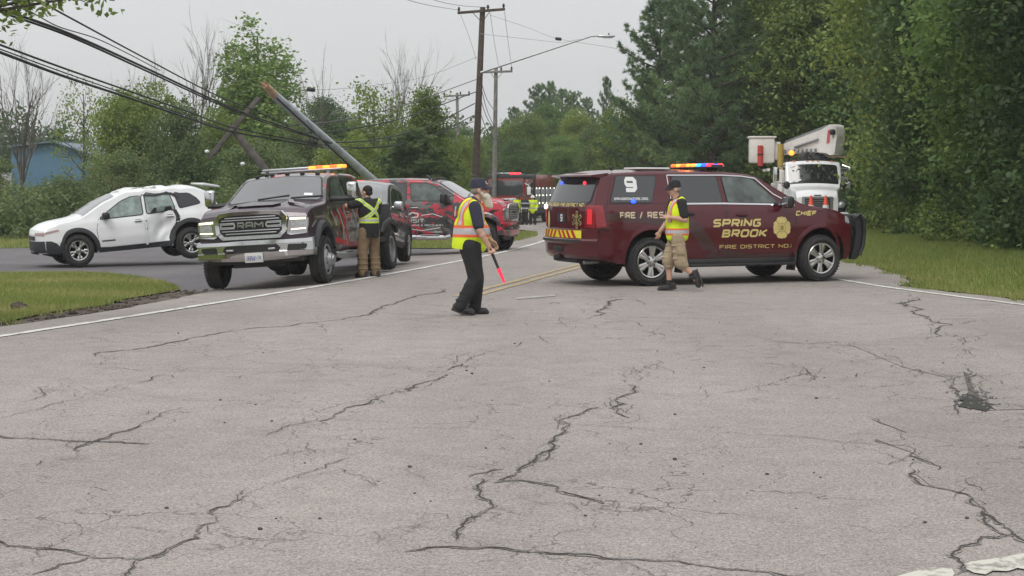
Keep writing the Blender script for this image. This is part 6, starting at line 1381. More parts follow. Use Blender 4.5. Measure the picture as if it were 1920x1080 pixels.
mb = MB(); mb.box((2.15,0,.62), (.22,2.2,.32), None, .05); mb.build('front_bumper', M['white_paint'], root)
mb = MB(); mb.box((2.0,.52,1.24), (.05,.12,.10), None, .02); mb.build('marker_lamp', M['red_lens'], root)
for y in (-.7,-.2,0,.2,.7):
    mb = MB(); mb.box((-.1,y,2.66), (.1,.09,.05), None, .02); mb.build('marker_lamp', mat('amber_lens', (.5,.15,.02), .3), root)
mb = MB(); mb.box((-3.9,0,.85), (5.0,.9,.3)); mb.box((-3.9,0,1.35), (4.6,2.3,1.0), None, .05); mb.box((-2.6,-1.0,2.1), (1.6,.5,.5), None, .04); mb.build('utility_body', M['white_dirty'], root)
for sg in (1,-1):
    for x in (-5.2,-3.9,-2.6): mb = MB(); mb.box((x,sg*1.155,1.35), (1.1,.02,.8), None, .01); mb.build('locker_door', M['white_paint'], root)
mb = MB(); mb.cyl((-2.2,.25,1.8),(-2.2,.25,2.75),.34,20); mb.box((-2.2,.3,2.85), (.7,.8,.55), None, .12); mb.build('turret', M['white_dirty'], root)
# boom: deep box section ending in a rounded elbow
a = Vector((-3.3,-.95,3.12)); b_ = Vector((-.35,.95,3.45)); d = (b_-a); L_ = math.hypot(d.x, d.y); ux = Vector((d.x/L_, d.y/L_, 0)); nx_ = Vector((-ux.y, ux.x, 0))
mb = MB(); poly = rp([(0,-.18),(L_*.55,-.26),(L_*.88,-.45),(L_*.93,-.56),(L_+.05,-.55),(L_+.18,.10),(L_+.10,.52),(L_*.93,.62),(L_*.8,.48),(0,.16)], .12)
mb.prism(poly, lambda u, v, e: a+ux*u+Vector((0,0,d.z*u/L_+v))+nx_*(e-.2), .40); bo = mb.build('boom', M['white_dirty'], root, ang=25)
mb = MB(); mb.prism(rp([(.4,.20),(L_*.86,.50),(L_*.84,.62),(.4,.32)],.03), lambda u, v, e: a+ux*u+Vector((0,0,d.z*u/L_+v))+nx_*(e-.12), .24); mb.tube([a+ux*1.2+Vector((0,0,.1))-nx_*.25, a+ux*(L_*.75)+Vector((0,0,.36))-nx_*.25], .05, 8)
for k in range(9): p = a+ux*(.3+k*.27)-nx_*.24+Vector((0,0,-.05)); mb.box(p, (.10,.10,.16), None, .02)
mb.build('boom_fitting', M['steel'], bo)
mb = MB(); mb.prism([(L_*.9,.40),(L_*.955,.42),(L_*.93,-.1),(L_*.88,-.1)], lambda u, v, e: a+ux*u+Vector((0,0,d.z*u/L_+v))-nx_*(.205+e), .006); mb.build('warning_stripe', mat('pink_red_stripe', (.55,.10,.12), .5), bo)
mb = MB(); c = b_+Vector((.02,0,.28))-nx_*.26; mb.ell(c, (.12,.12,.12), None, 8); mb.build('pulley', M['black'], bo)
mb = MB(); mb.box((-3.1,-1.72,3.12), (.9,.98,1.0), None, .08); mb.box((-3.1,-1.72,3.63), (1.0,1.1,.07), None, .03); mb.box((-3.1,-1.15,3.10), (.5,.3,.7), None, .05); bk = mb.build('bucket', M['white_dirty'], root)
mb = MB(); mb.cyl((-2.58,-1.80,2.50),(-2.58,-1.80,3.30),.11,12); mb.build('hose_roll', mat('red_tool_tube', (.5,.05,.04), .5), bk)
mb = MB(); mb.cyl((-2.58,-1.80,2.92),(-2.58,-1.80,2.97),.12,12); mb.build('strap', M['black'], bk)
mb = MB(); mb.cyl((-2.5,-1.02,2.25),(-2.5,-1.02,3.35),.12,12); mb.build('yellow_post', mat('yellow_cover', (.42,.30,.07), .6), root)
mb = MB(); mb.ell((-1.0,-.72,2.98), (.11,.11,.10), None, 8); mb.build('beacon', M['lit_amber'], root)
mb = MB(); mb.cyl((-1.0,-.72,2.6),(-1.0,-.72,2.9),.03); mb.box((-1.9,0,2.70),(.5,1.9,.10)); mb.tube([(-1.6,-.3,2.75),(-1.6,-.1,3.0),(-1.6,.1,2.8),(-1.6,.35,3.0)],.05,6); mb.ell((-1.3,-.25,2.82),(.16,.2,.17),None,8); mb.ell((-1.3,.35,2.80),(.16,.3,.15),None,8); mb.build('deck_gear', M['trim'], root)
mb = MB(); mb.box((-2.3,1.5,2.85),(.2,1.6,.06)); mb.build('rack_bar', M['wood_raw'], root)
mb = MB(); mb.box((-3.6,-1.5,2.35), (3,.1,.1)); mb.box((-2.3,-1.25,2.2), (.1,.1,.5)); mb.build('bucket_rest', M['white_dirty'], root)
wheel_meshes('truck', .50, .28, .29, 'steel', M['white_dirty'])
for x, y in ((1.0,.95),(-3.4,.9),(-3.4,1.2)):
    for sg in (1,-1): add_wheel(root, 'truck', x, sg*(y-.02), .50)
cone_me = None
R_ = Matrix.Rotation(R(-95.5), 3, 'Z')
for k, (y, lab) in enumerate(((-.24,'orange traffic cone on the truck bumper, nearer the maroon roof'),(.28,'orange traffic cone on the truck bumper, beside the red lamp'))):
    c = Vector((11.25,60,H(11.25,60)))+R_@Vector((2.16,y,.78))
    o = thing('traffic_cone', lab, 'traffic cone', c, group='cones riding on the truck bumper')
    mb = MB(); mb.lathe([(.14,.03),(.125,.12),(.10,.26),(.001,.26)], 16); mb.build('cone_foot', M['white_film'], o)
    mb = MB(); mb.lathe([(.101,.26),(.06,.46),(.03,.60),(.001,.61)], 16); mb.build('cone_tip', M['cone'], o)
    mb = MB(); mb.box((0,0,.015), (.34,.34,.03), None, .01); mb.build('base', M['black'], o)
# ------------------------------------------------------------------ fire engine far behind
fz = H(-.2,100)
root = thing('fire_engine', 'black and red fire engine with lights on far down the road', 'fire engine', (-.35, 100, fz), (0, 0, R(-105)))
mb = MB(); mb.box((-1.1,0,1.75), (2.3,2.45,2.4), None, .18, seg=4); mb.box((.0,0,.62),(.7,2.45,.5),None,.1); mb.box((-1.1,0,1.1),(2.3,2.42,.9),None,.1); mb.build('cab', M['fire_red'], root)
mb = MB(); mb.box((-1.2,0,2.90), (2.5,2.5,.34), None, .10); mb.build('cab_roof', M['trim'], root)
mb = MB(); mb.box((.055,0,2.22), (.03,2.15,.95), None, .014); mb.build('windscreen', M['glass_ws'], root)
mb = MB(); mb.box((.07,0,1.30), (.04,1.3,.6), None, .015); mb.build('grille', M['chrome'], root)
mb = MB(); mb.box((.42,0,.62), (.4,2.5,.32), None, .06); mb.build('front_bumper', M['chrome'], root)
for sg in (1,-1):
    mb = MB(); mb.box((.07,sg*.92,1.35), (.06,.42,.26), None, .02); hl = mb.build('headlight', M['chrome'], root)
    mb = MB(); mb.ell((.11,sg*.92,1.35), (.03,.12,.10), None, 8); mb.build('lamp', M['lit_white'], hl)
    mb = MB(); mb.box((-1.1,sg*1.235,2.15), (1.7,.02,.8), None, .008); mb.build('window', M['glass'], root)
    mb = MB(); mb.tube([(.0,sg*1.2,2.5),(.25,sg*1.5,2.4),(.25,sg*1.52,1.9)], .03, 6); mb.box((.27,sg*1.52,2.05), (.08,.24,.5), None, .03); mb.build('mirror', M['white_paint'], root)
lb = MB(); lb.box((-.2,0,3.10), (.35,1.9,.08), None, .03); lo = lb.build('light_bar', M['silver'], root)
for k, c in enumerate(('silver','silver','silver','lit_red','lit_red')): lamp_box(lo, (-.12,-.72+k*.36,3.12), (.32,.30,.12), c)
mb = MB(); mb.box((-5.2,0,1.85), (5.6,2.5,2.5), None, .05); mb.build('body', M['black'], root)
for sg in (1,-1):
    mb = MB(); mb.box((-5.2,sg*1.26,2.68), (5.4,.03,.75), None, .01); mb.build('upper_panel', M['fire_red'], root)
    mb = MB(); mb.box((-3.0,sg*1.255,1.6), (1.2,.03,1.3), None, .01); mb.build('pump_panel', M['steel'], root)
    for x in (-4.4,-5.7,-7.0): mb = MB(); mb.box((x,sg*1.265,1.55), (1.1,.02,1.2), None, .006); mb.build('locker_door', M['steel'], root)
    for x in (-2.6,-3.4,-4.3,-5.3,-6.3,-7.4):
        for z in (2.2,1.75,1.25): 
            mb = MB(); mb.ell((x,sg*1.29,z), (.05,.02,.05), None, 6); mb.build('scene_lamp', M['lit_white'], root)
mb = MB(); mb.box((-4.0,0,.6),(7.5,1.6,.4)); mb.build('underbody', M['well'], root)
for x in (-.9,-5.6):
    for sg in (1,-1): add_wheel(root, 'truck', x, sg*1.1, .50)
# ================================================================== people
def remesh(mb, name, mt, parent, vox=.009, it=3, ang=180):
    me = mb.mesh('tmp', mt, smooth=False); ob = bpy.data.objects.new('tmp', me); COL.objects.link(ob)
    m = ob.modifiers.new('r', 'REMESH'); m.mode = 'VOXEL'; m.voxel_size = vox; m.use_smooth_shade = True
    s = ob.modifiers.new('s', 'SMOOTH'); s.factor = .5; s.iterations = it
    r = evalmesh(ob); bpy.data.objects.remove(ob); r.materials.clear(); [r.materials.append(x) for x in (mt if isinstance(mt, list) else [mt])]
    r.polygons.foreach_set('use_smooth', [True]*len(r.polygons)); r.polygons.foreach_set('material_index', [0]*len(r.polygons))
    return link(name, r, parent) if name else r
def V3(*a): return Vector(a)
def hand(mb, w, d, s, curl=.5, grip=False, k=1.0):
    """palm and five fingers from the wrist w along d; s points to the thumb side"""
    d = Vector(d).normalized(); s = Vector(s); s = (s-d*s.dot(d)).normalized(); n = d.cross(s)
    mb.cap(w-d*.03, w+d*.015, .027*k, .026*k)
    for i, (o, l) in enumerate(((.028,.072),(.009,.080),(-.010,.074),(-.028,.058))):
        o *= k; l *= k; a = w+d*.015*k+s*o*.6; kn = w+d*.088*k+s*o-n*.002*i
        mb.cap(a, kn, .014*k, .0105*k, 8)
        c = curl*(1.5 if grip else 1)+.08*i; e1 = (d*math.cos(c)+n*math.sin(c)); e2 = (d*math.cos(2*c)+n*math.sin(2*c)); e3 = (d*math.cos(3*c)+n*math.sin(3*c))
        p1 = kn+e1*l*.48; p2 = p1+e2*l*.34; p3 = p2+e3*l*.24
        mb.cap(kn, p1, .0098*k, .0090*k, 8); mb.cap(p1, p2, .0090*k, .0083*k, 8); mb.cap(p2, p3, .0082*k, .0072*k, 8)
    t0 = w+d*.025*k+s*.022*k; t1 = t0+(d*.75+s*.6+n*.35).normalized()*.042*k; t2 = t1+(d*.9+s*.15+n*.5).normalized()*.030*k
    mb.cap(t0, t1, .014*k, .0115*k, 8); mb.cap(t1, t2, .0112*k, .0095*k, 8)
def head(mb, c, M3, k=1.0):
    """skull, jaw, nose, brow, lips, ears; M3 turns the head, x is forward"""
    f = lambda x, y, z: c+M3@(V3(x, y, z)*k)
    mb.ell(f(-.012,0,.03), (.098*k,.077*k,.098*k), M3, 14); mb.ell(f(.018,0,-.035), (.072*k,.062*k,.085*k), M3, 12); mb.ell(f(.045,0,-.085), (.036*k,.038*k,.030*k), M3, 10)
    mb.cap(f(.085,0,.022), f(.108,0,-.020), .010*k, .016*k, 8); mb.ell(f(.100,0,-.026), (.014*k,.020*k,.010*k), M3, 8)
    for s in (1,-1):
        mb.ell(f(.072,s*.030,.032), (.020*k,.026*k,.011*k), M3, 8); mb.ell(f(.062,s*.042,-.022), (.026*k,.022*k,.024*k), M3, 8)
        mb.ell(f(-.008,s*.080,-.008), (.026*k,.011*k,.036*k), M3, 8)
    mb.ell(f(.082,0,-.056), (.014*k,.024*k,.008*k), M3, 8)
def face_bits(parent, c, M3, k=1.0):
    f = lambda x, y, z: c+M3@(V3(x, y, z)*k)
    for s in (1,-1): mb = MB(); mb.ell(f(.078,s*.031,.008), (.012*k,.013*k,.008*k), M3, 8); mb.build('eye', M['mud'], parent)
    mb = MB(); mb.ell(f(.094,0,-.057), (.006*k,.020*k,.003*k), M3, 8); mb.build('mouth', M['lip'], parent)
M['lip'] = mat('lip', (.25,.09,.08), .5)
def shoe(parent, ank, toe, up=(0,0,1), w=.048, mt='shoe'):
    a, t = Vector(ank), Vector(toe); d = (t-a); d = d.normalized(); z = Vector(up); s = z.cross(d).normalized(); u = d.cross(s)
    mb = MB(); h = a-d*.055-u*.055
    mb.cap(a+u*.03, a-u*.03, .047, .046, 12); mb.cap(h+u*.03, a+d*.06-u*.045, .042, .044, 12); mb.cap(a+d*.05-u*.04, t-d*.02-u*.012, w, w*.86, 12); mb.cap(h, t-u*.022, .038, .040, 10)
    o = remesh(mb, 'shoe', M[mt], parent, .008, 2)
    mb = MB(); P = [(-.10,-.038),(-.085,.038),(.0,.034),(.10,.050),(.18,.046),(.215,.02),(.22,-.01),(.19,-.042),(.10,-.046),(.0,-.034)]; L = (t-a).length
    mb.prism(rp(P,.02), lambda x, y, e: a+d*(x*(L+.06)/.215*.92)+s*y*1.08-u*(.098-e*1.0-max(0,x-.12)*.10), .022); mb.build('sole', M['sole'], o)
def slab(src, planes, push, mt, parent, name='reflective_stripe'):
    """the part of a garment between planes ((co, no), ...), lifted off it a few millimetres"""
    bm = bmesh.new(); bm.from_mesh(src.data)
    for co, no in planes:
        bmesh.ops.bisect_plane(bm, geom=bm.verts[:]+bm.edges[:]+bm.faces[:], plane_co=co, plane_no=no, clear_outer=True, dist=1e-5)
    if not bm.faces: bm.free(); return
    bm.normal_update()
    nv = {v: v.normal.copy() for v in bm.verts}
    for v in bm.verts: v.co += nv[v]*push
    me = bpy.data.meshes.new(name); bm.to_mesh(me); bm.free(); me.materials.clear(); me.materials.append(mt); me.polygons.foreach_set('material_index', [0]*len(me.polygons))
    return link(name, me, parent)
def crop(o, planes):
    bm = bmesh.new(); bm.from_mesh(o.data)
    for co, no in planes: bmesh.ops.bisect_plane(bm, geom=bm.verts[:]+bm.edges[:]+bm.faces[:], plane_co=co, plane_no=no, clear_outer=True, dist=1e-5)
    bm.to_mesh(o.data); bm.free()
def limbs(mb, J, keys, rs, n=14):
    for (a, b), (r0, r1) in zip(keys, rs): mb.cap(J[a], J[b], r0, r1, n)
def bands(vest, zs, M3y=None, base=.003):
    for z0, z1, mt in zs: slab(vest, [((0,0,z0),(0,0,-1)),((0,0,z1),(0,0,1))], base, M[mt], vest); base += .0012
def strips(vest, ys, zlo, zhi, base=.0035):
    for y0, y1, mt in ys:
        for sg in (1,-1): slab(vest, [((0,sg*y0,0),(0,-sg,0)),((0,sg*y1,0),(0,sg,0)),((0,0,zlo),(0,0,-1)),((0,0,zhi),(0,0,1))], base, M[mt], vest)
        base += .0012
def figure(label, loc, yaw, J, hd, sk, vox=.009, face=True, hk=1.0):
    root = thing('person', label, 'person', loc, (0,0,yaw)); J = {k: Vector(v) for k, v in J.items()}
    mb = MB(); M3 = Euler(hd['rot']).to_matrix(); c = Vector(hd['c'])
    head(mb, c, M3, hk); mb.cap(J['neck']-V3(0,0,.05), c-V3(.02,0,.07), .058, .055); mb.cap(J['chest'], J['pelvis'], .13, .13); mb.cap(J['shL'], J['shR'], .06, .06); mb.cap(J['neck']-V3(0,0,.06), J['chest'], .07, .12)
    for s in 'LR':
        mb.cap(J['chest'], J['sh'+s], .08, .055)
        limbs(mb, J, [('sh'+s,'el'+s),('el'+s,'wr'+s)], [(.052*sk,.043*sk),(.043*sk,.030*sk)]); m_ = J['el'+s].lerp(J['wr'+s], .3); mb.ell(m_, (.046*sk,.046*sk,.046*sk), None, 8)
        limbs(mb, J, [('hip'+s,'kn'+s),('kn'+s,'an'+s)], [(.085,.056),(.055,.038)]); m_ = J['kn'+s].lerp(J['an'+s], .3); mb.ell(m_, (.060,.058,.085), None, 8)
        mb.cap(J['an'+s], J['an'+s].lerp(J['to'+s], .35)-V3(0,0,.015), .030, .018)
        h = J['h'+s]; hand(mb, J['wr'+s], h[:], J['t'+s], *( (1.0, True) if J.get('grip'+s) is not None else (.42, False)), k=1.0)
    b = remesh(mb, 'body', M['skin'], root, vox, 2)
    if face: face_bits(root, c, M3, hk)
    return root, J, M3, c
def cap_hat(root, c, M3, mt, k=1.0, badge=None):
    f = lambda x, y, z: c+M3@(V3(x, y, z)*k); mb = MB()
    pr = [(.001,.155),(.04,.152),(.075,.135),(.097,.095),(.104,.045),(.106,.035),(.100,.032)]
    mb.lathe(pr, 24, None); mb.v = [f(x*1.02-.014, y*.86, z) for x, y, z in mb.v]; h = mb.build('cap', M[mt], root)
    mb = MB(); vs = []; n = 12
    for i in range(n+1):
        a = -1.15+2.3*i/n; vs += [V3(.10*math.cos(a)-.012, .088*math.sin(a), .044), V3(.10*math.cos(a)-.012+.085*max(0,math.cos(a*1.25)), .092*math.sin(a), .032-.01*math.cos(a)-.018*abs(math.sin(a))), V3(.10*math.cos(a)-.012+.085*max(0,math.cos(a*1.25)), .092*math.sin(a), .026-.01*math.cos(a)-.018*abs(math.sin(a))), V3(.10*math.cos(a)-.012, .088*math.sin(a), .036)]
    mb.add([f(*v) for v in vs], [(4*i+j,4*i+(j+1)%4,4*i+4+(j+1)%4,4*i+4+j) for i in range(n) for j in range(4)]); mb.build('brim', M[mt], h)
    if badge: mb = MB(); mb.ell(f(.086,0,.085), (.006,.022,.022), M3, 8); mb.build('badge', M[badge], h)
# --- bearded man walking with the wand -----------------------------------------------------------
p = gat(880, 590)
J = dict(pelvis=(.01,0,.90), chest=(.035,0,1.25), neck=(.085,0,1.47), shL=(.08,.19,1.40), shR=(.05,-.20,1.39), elR=(.10,-.275,1.10), wrR=(.225,-.265,.885), hR=(.35,.02,-1), tR=(1,.2,.2), elL=(.16,.27,1.12), wrL=(.31,.2,.95), hL=(.6,-.1,-.7), tL=(.6,-.6,.4),
    hipR=(.01,-.10,.86), knR=(.07,-.11,.47), anR=(-.125,-.115,.125), toR=(.035,-.12,.055), hipL=(.01,.10,.86), knL=(.105,.09,.47), anL=(.085,.08,.098), toL=(.235,.075,.045), gripR=(1,0,0))
root, J, M3, c = figure('bearded man in yellow safety vest and navy cap walking with a red wand', (p[0], p[1], 0), R(8), J, dict(c=(.135,0,1.605), rot=(0,R(-4),R(-6))), 1.05)
mb = MB(); mb.ell(J['chest']+V3(-.01,0,.0), (.155,.20,.25), None, 16); mb.ell(V3(.055,0,1.05), (.19,.205,.20), None, 16); mb.cap(J['shL'], J['shR'], .075, .075); mb.cap(J['neck']-V3(.01,0,.07), J['neck']-V3(.005,0,.005), .09, .068); mb.cap(V3(0,0,.95), V3(.03,0,1.2), .17, .17)
for s in 'LR': e = J['sh'+s].lerp(J['el'+s], .78); mb.cap(J['sh'+s], e, .082, .074)
remesh(mb, 'shirt', M['navy'], root)
mb = MB(); mb.ell(V3(.01,0,.93), (.18,.20,.14), None, 14)
for s in 'LR':
    a = J['an'+s]+(J['an'+s]-J['kn'+s]).normalized()*.012; kn = J['kn'+s]; hp = J['hip'+s]
    mb.cap(hp+V3(0,0,.02), kn, .135, .100); mb.cap(kn, a, .100, .078); mb.cap(a.lerp(kn,.12), a, .080, .078)
    for t in (.2,.5,.75): q = kn.lerp(a, t); mb.ell(q+V3(-.02,0,0), (.096,.090,.024), None, 8)
remesh(mb, 'trousers', M['black_cloth'], root)
mb = MB(); mb.ell(J['chest']+V3(-.012,0,-.01), (.178,.215,.27), None, 16); mb.ell(V3(.055,0,1.06), (.215,.225,.20), None, 16); mb.cap(V3(-.055,0,.88), V3(-.01,0,1.15), .175, .185); mb.cap(V3(.075,0,.90), V3(.06,0,1.12), .150, .18); mb.cap(J['shL']+V3(-.01,-.06,.035), J['shR']+V3(-.01,.06,.035), .068, .068); mb.cap(J['neck']-V3(.02,0,.11), J['neck']-V3(.02,0,.035), .125, .085)
vest = remesh(mb, 'safety_vest', M['hivis'], root, .010, 5); crop(vest, [((0,0,.835),(-.12,0,-1)),((.055,0,1.485),(.55,0,1))])
bands(vest, [(1.005,1.155,'orange_band'),(1.04,1.12,'silver_band')]); strips(vest, [(.085,.165,'orange_band'),(.105,.145,'silver_band')], 1.16, 1.5)
mb = MB(); mb.panel(rp([(-.09,1.27),(.07,1.27),(.07,1.40),(-.09,1.40)],.02), lambda y, z: (-.185-.0*y+.12*max(0,z-1.3), y, z), .1); mb.build('back_print', mat('grey_print', (.45,.5,.42), .8), vest)
mb = MB(); f = lambda x, y, z: c+M3@V3(x, y, z)
mb.ell(f(.075,0,-.085), (.052,.062,.055), M3, 12); mb.cap(f(.085,0,-.10), f(.125,0,-.215), .058, .038); mb.cap(f(.06,0,-.1), f(.09,0,-.20), .05, .035)
for s in (1,-1): mb.cap(f(.01,s*.066,-.03), f(.06,s*.045,-.09), .018, .03)
remesh(mb, 'beard', M['beard'], root, .008, 2)
mb = MB(); mb.ell(f(-.045,0,.0), (.072,.084,.062), M3, 12); remesh(mb, 'hair', M['greyhair'], root, .008, 2)
mb = MB(); mb.box(f(.095,0,.010), (.006,.11,.022), M3, .003); mb.box(f(.045,-.081,.012), (.10,.004,.008), M3); mb.box(f(.045,.081,.012), (.10,.004,.008), M3); mb.build('spectacles', M['wire'], root)
cap_hat(root, c, M3, 'navy', 1.03, 'white_film'); shoe(root, J['anR'], J['toR'], (.4,0,1)); shoe(root, J['anL'], J['toL'], (0,0,1))
# wand in his right hand
Rz = Matrix.Rotation(R(8), 3, 'Z'); w0 = Vector((p[0],p[1],0))+Rz@(J['wrR']+V3(.035,.0,-.075)); w1 = Vector((p[0],p[1],0))+Rz@V3(.425,-.25,.42); d = w1-w0
o = thing('traffic_wand', 'glowing red traffic wand with black handle held by the bearded man', 'traffic wand', w0)
mb = MB(); mb.tube([-d*.16, d*.05, d*.5, d*.52], [.017,.019,.017,.022], 12); mb.build('handle', M['black'], o)
mb = MB(); mb.tube([d*.51, d*.6, d*.94, d*1.0], [.022,.022,.015,.006], 12); mb.build('cone', M['wand'], o)
# --- man in shorts -----------------------------------------------------------------------------
p = gat(1265, 545.5)
J = dict(pelvis=(-.03,0,.90), chest=(-.035,0,1.23), neck=(-.025,0,1.45), shL=(-.085,.19,1.39), shR=(.01,-.19,1.39), elL=(-.13,.245,1.13), wrL=(.085,.195,1.165), hL=(1,-.25,.12), tL=(0,-.3,1), elR=(.075,-.245,1.12), wrR=(.215,-.20,.94), hR=(.35,.05,-1), tR=(1,.3,.2),
    hipL=(-.03,.095,.86), knL=(-.085,.10,.455), anL=(-.285,.10,.235), toL=(-.345,.10,.085), hipR=(-.02,-.095,.86), knR=(.09,-.09,.47), anR=(.075,-.085,.098), toR=(.235,-.085,.045))
root, J, M3, c = figure('man in khaki shorts, black cap and yellow vest walking left past the maroon car', (p[0], p[1], 0), R(180), J, dict(c=(.02,0,1.60), rot=(0,R(6),R(10))), 1.05)
mb = MB(); mb.ell(J['chest'], (.135,.185,.24), None, 16); mb.cap(J['chest'], J['pelvis']+V3(0,0,.05), .14, .15); mb.cap(J['shL'], J['shR'], .072, .072); mb.cap(J['neck']-V3(.01,0,.07), J['neck']-V3(.005,0,.005), .085, .066)
for s in 'LR': e = J['sh'+s].lerp(J['el'+s], .75); mb.cap(J['sh'+s], e, .078, .072)
remesh(mb, 'shirt', M['black_cloth'], root)
mb = MB(); mb.ell(V3(-.03,0,.90), (.155,.175,.12), None, 14)
for s in 'LR':
    hp, kn, an = J['hip'+s], J['kn'+s], J['an'+s]; e = kn.lerp(an, .16); mb.cap(hp, kn, .112, .094); mb.cap(kn, e, .094, .090); mb.cap(hp.lerp(kn,.55), kn, .112, .108)
    for t in (.35,.6,.85): mb.ell(hp.lerp(kn, t)+V3(.02,0,0), (.112,.112,.025), None, 8)
remesh(mb, 'shorts', M['khaki'], root)
mb = MB(); mb.box((-.07,.212,.66), (.13,.03,.16), (R(-3),R(3),0), .012); mb.box((-.07,.226,.735), (.14,.012,.05), (R(-3),R(3),0), .005); mb.build('cargo_pocket', M['khaki'], root)
mb = MB(); mb.ell(J['chest']+V3(-.005,0,-.01), (.165,.205,.27), None, 16); mb.cap(V3(-.035,0,.90), V3(-.035,0,1.15), .185, .180); mb.cap(J['shL']+V3(0,-.06,.035), J['shR']+V3(0,.06,.035), .066, .066); mb.cap(J['neck']-V3(.01,0,.11), J['neck']-V3(.01,0,.035), .12, .082)
vest = remesh(mb, 'safety_vest', M['hivis'], root, .010, 5); crop(vest, [((0,0,.80),(0,0,-1)),((-.03,0,1.465),(.5,0,1))])
bands(vest, [(.885,.99,'orange_band'),(.91,.965,'silver_band')]); strips(vest, [(.075,.15,'orange_band'),(.095,.13,'silver_band')], 1.08, 1.47)
mb = MB(); f = lambda x, y, z: c+M3@V3(x, y, z); mb.ell(f(-.05,0,.0), (.06,.080,.06), M3, 12); remesh(mb, 'hair', M['greyhair'], root, .008, 2)
cap_hat(root, c, M3, 'black_cloth', 1.0); shoe(root, J['anL'], J['toL'], (.9,0,-.35)); shoe(root, J['anR'], J['toR'], (0,0,1))
for s in 'LR': mb = MB(); a = J['an'+s]; d = (J['kn'+s]-a).normalized(); mb.tube([a-d*.01, a+d*.07], .047, 12); mb.build('sock', M['black_cloth'], root)
mb = MB(); mb.tube([V3(.10,-.05,1.42), V3(.155,-.01,1.28), V3(.165,0,1.18)], .006, 5); mb.box((.168,0,1.14), (.012,.06,.09), None, .005); mb.build('lanyard', M['black'], root)
# --- tow operator at the truck's side -------------------------------------------------------------
p = gat(693, 519)
J = dict(pelvis=(0,0,.86), chest=(.02,0,1.20), neck=(.04,0,1.40), shL=(.02,.20,1.345), shR=(.02,-.20,1.345), elL=(.20,.37,1.29), wrL=(.36,.52,1.275), hL=(.7,.65,-.1), tL=(0,.2,1), elR=(.13,-.27,1.09), wrR=(.30,-.16,1.06), hR=(.9,.4,.05), tR=(0,.3,1),
    hipL=(0,.10,.82), knL=(.03,.135,.45), anL=(0,.15,.095), toL=(.16,.18,.045), hipR=(0,-.10,.82), knR=(.02,-.125,.45), anR=(-.02,-.13,.095), toR=(.14,-.15,.045))
root, J, M3, c = figure('man in black shirt and brown trousers with lime cross straps reaching to the tow truck', (p[0], p[1], H(*p)), R(132), J, dict(c=(.075,0,1.535), rot=(0,R(8),R(15))), 1.1)
mb = MB(); mb.ell(J['chest'], (.16,.215,.24), None, 16); mb.cap(V3(.0,0,.82), J['chest'], .185, .175); mb.cap(V3(0,0,.74), V3(0,0,.9), .18, .18); mb.cap(J['shL'], J['shR'], .082, .082); mb.cap(J['neck']-V3(.01,0,.07), J['neck'], .095, .07)
for s in 'LR': e = J['sh'+s].lerp(J['el'+s], .66); mb.cap(J['sh'+s], e, .085, .076)
shirt = remesh(mb, 'shirt', M['black_cloth'], root)
crop(shirt, [((0,0,.72),(0,0,-1))])
slab(shirt, [((0,0,.98),(0,0,-1)),((0,0,1.08),(0,0,1))], .006, M['lime_band'], shirt, 'harness_strap'); slab(shirt, [((0,0,1.01),(0,0,-1)),((0,0,1.05),(0,0,1))], .008, M['silver_band'], shirt, 'harness_strap')
for sg in (1,-1):
    n_ = V3(0, math.cos(R(48)), sg*math.sin(R(48))).normalized(); co = V3(0, 0, 1.20)
    slab(shirt, [(co+n_*.035, n_),(co-n_*.035, -n_),((0,0,1.06),(0,0,-1))], .0065+.001*sg, M['lime_band'], shirt, 'harness_strap'); slab(shirt, [(co+n_*.012, n_),(co-n_*.012, -n_),((0,0,1.06),(0,0,-1))], .0095+.001*sg, M['silver_band'], shirt, 'harness_strap')
mb = MB(); mb.ell(V3(0,0,.84), (.155,.175,.12), None, 14)
for s in 'LR':
    hp, kn, an = J['hip'+s], J['kn'+s], J['an'+s]; mb.cap(hp, kn, .118, .098); mb.cap(kn, an+V3(0,0,-.01), .098, .090)
    for z in (.15,.24,.34,.58): q = kn.lerp(an, (.45-z)/.36) if z < .45 else hp.lerp(kn, (.82-z)/.37); mb.ell(q, (.108,.108,.026), None, 8)
remesh(mb, 'trousers', M['tan'], root)
mb = MB(); f = lambda x, y, z: c+M3@V3(x, y, z); mb.ell(f(-.03,0,.045), (.095,.088,.085), M3, 12); mb.ell(f(-.055,0,-.01), (.06,.080,.06), M3, 12); remesh(mb, 'hair', M['darkhair'], root, .008, 2)
for s in 'LR': shoe(root, J['an'+s], J['to'+s], (0,0,1), .052)
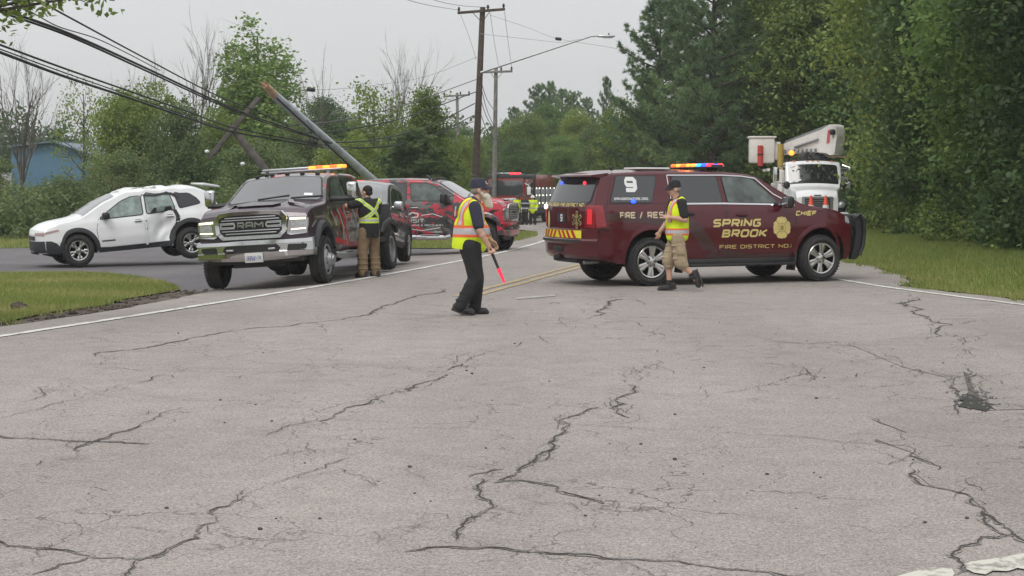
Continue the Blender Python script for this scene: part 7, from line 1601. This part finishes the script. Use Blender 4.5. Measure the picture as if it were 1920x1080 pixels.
# --- firefighters beside the engine ---------------------------------------------------------------
for px, yaw, lab in ((970,-60,'firefighter in yellow coat standing nearest the engine grille'),(984,-120,'firefighter with dark coat between two other firefighters'),(999,-95,'firefighter in yellow coat at the engine side, rightmost of three')):
    D = 95.5; x = (px-960)/FPX*D; z = H(x, D)
    J = dict(pelvis=(0,0,.90), chest=(.02,0,1.25), neck=(.03,0,1.47), shL=(.02,.20,1.40), shR=(.02,-.20,1.40), elL=(.05,.27,1.12), wrL=(.16,.22,.90), hL=(.3,0,-1), tL=(1,0,.2), elR=(.05,-.27,1.12), wrR=(.16,-.22,.90), hR=(.3,0,-1), tR=(1,0,.2),
        hipL=(0,.1,.86), knL=(.03,.12,.46), anL=(0,.13,.1), toL=(.16,.15,.045), hipR=(0,-.1,.86), knR=(.03,-.12,.46), anR=(0,-.13,.1), toR=(.16,-.15,.045))
    root, J, M3, c = figure(lab, (x, D, z), R(yaw), J, dict(c=(.05,0,1.60), rot=(0,0,0)), 1.0, vox=.014); root['group'] = 'firefighters by the engine'
    mb = MB(); mb.ell(J['chest'], (.18,.23,.28), None, 12); mb.cap(V3(0,0,.82), J['chest'], .19, .19)
    for s in 'LR': mb.cap(J['sh'+s], J['el'+s], .09, .08); mb.cap(J['el'+s], J['wr'+s], .08, .07)
    coat = remesh(mb, 'coat', M['hivis'] if px != 984 else M['navy'], root, .016, 2)
    bands(coat, [(.95,1.03,'silver_band'),(1.25,1.32,'silver_band')])
    mb = MB(); mb.ell(V3(0,0,.88), (.16,.18,.12), None, 12)
    for s in 'LR': mb.cap(J['hip'+s], J['kn'+s], .12, .10); mb.cap(J['kn'+s], J['an'+s], .10, .095)
    remesh(mb, 'trousers', M['black_cloth'], root, .016, 2)
    for s in 'LR': shoe(root, J['an'+s], J['to'+s])
    mb = MB(); mb.lathe([(.001,.17),(.06,.16),(.11,.10),(.125,.045),(.165,.03),(.16,.02),(.11,.03)], 16); mb.v = [tuple(c+V3(*v)) for v in mb.v]; mb.build('helmet', M['black'] if px != 999 else M['white_film'], root)
# ================================================================== damp air
mb = MB(); mb.box((0, 95, 15.5), (300, 240, 34)); hz = mb.build('haze', None, smooth=False); tag(hz, kind='stuff')
m = bpy.data.materials.new('damp_air'); m.use_nodes = True; t = m.node_tree; t.nodes.remove(t.nodes['Principled BSDF'])
v = N(t, 'ShaderNodeVolumePrincipled'); v.inputs['Color'].default_value = (.9,.93,.95,1); v.inputs['Density'].default_value = .0005; v.inputs['Anisotropy'].default_value = .2
t.links.new(v.outputs[0], t.nodes['Material Output'].inputs['Volume']); hz.data.materials.clear(); hz.data.materials.append(m)
S.cycles.volume_bounces = 1; S.cycles.volume_step_rate = 4
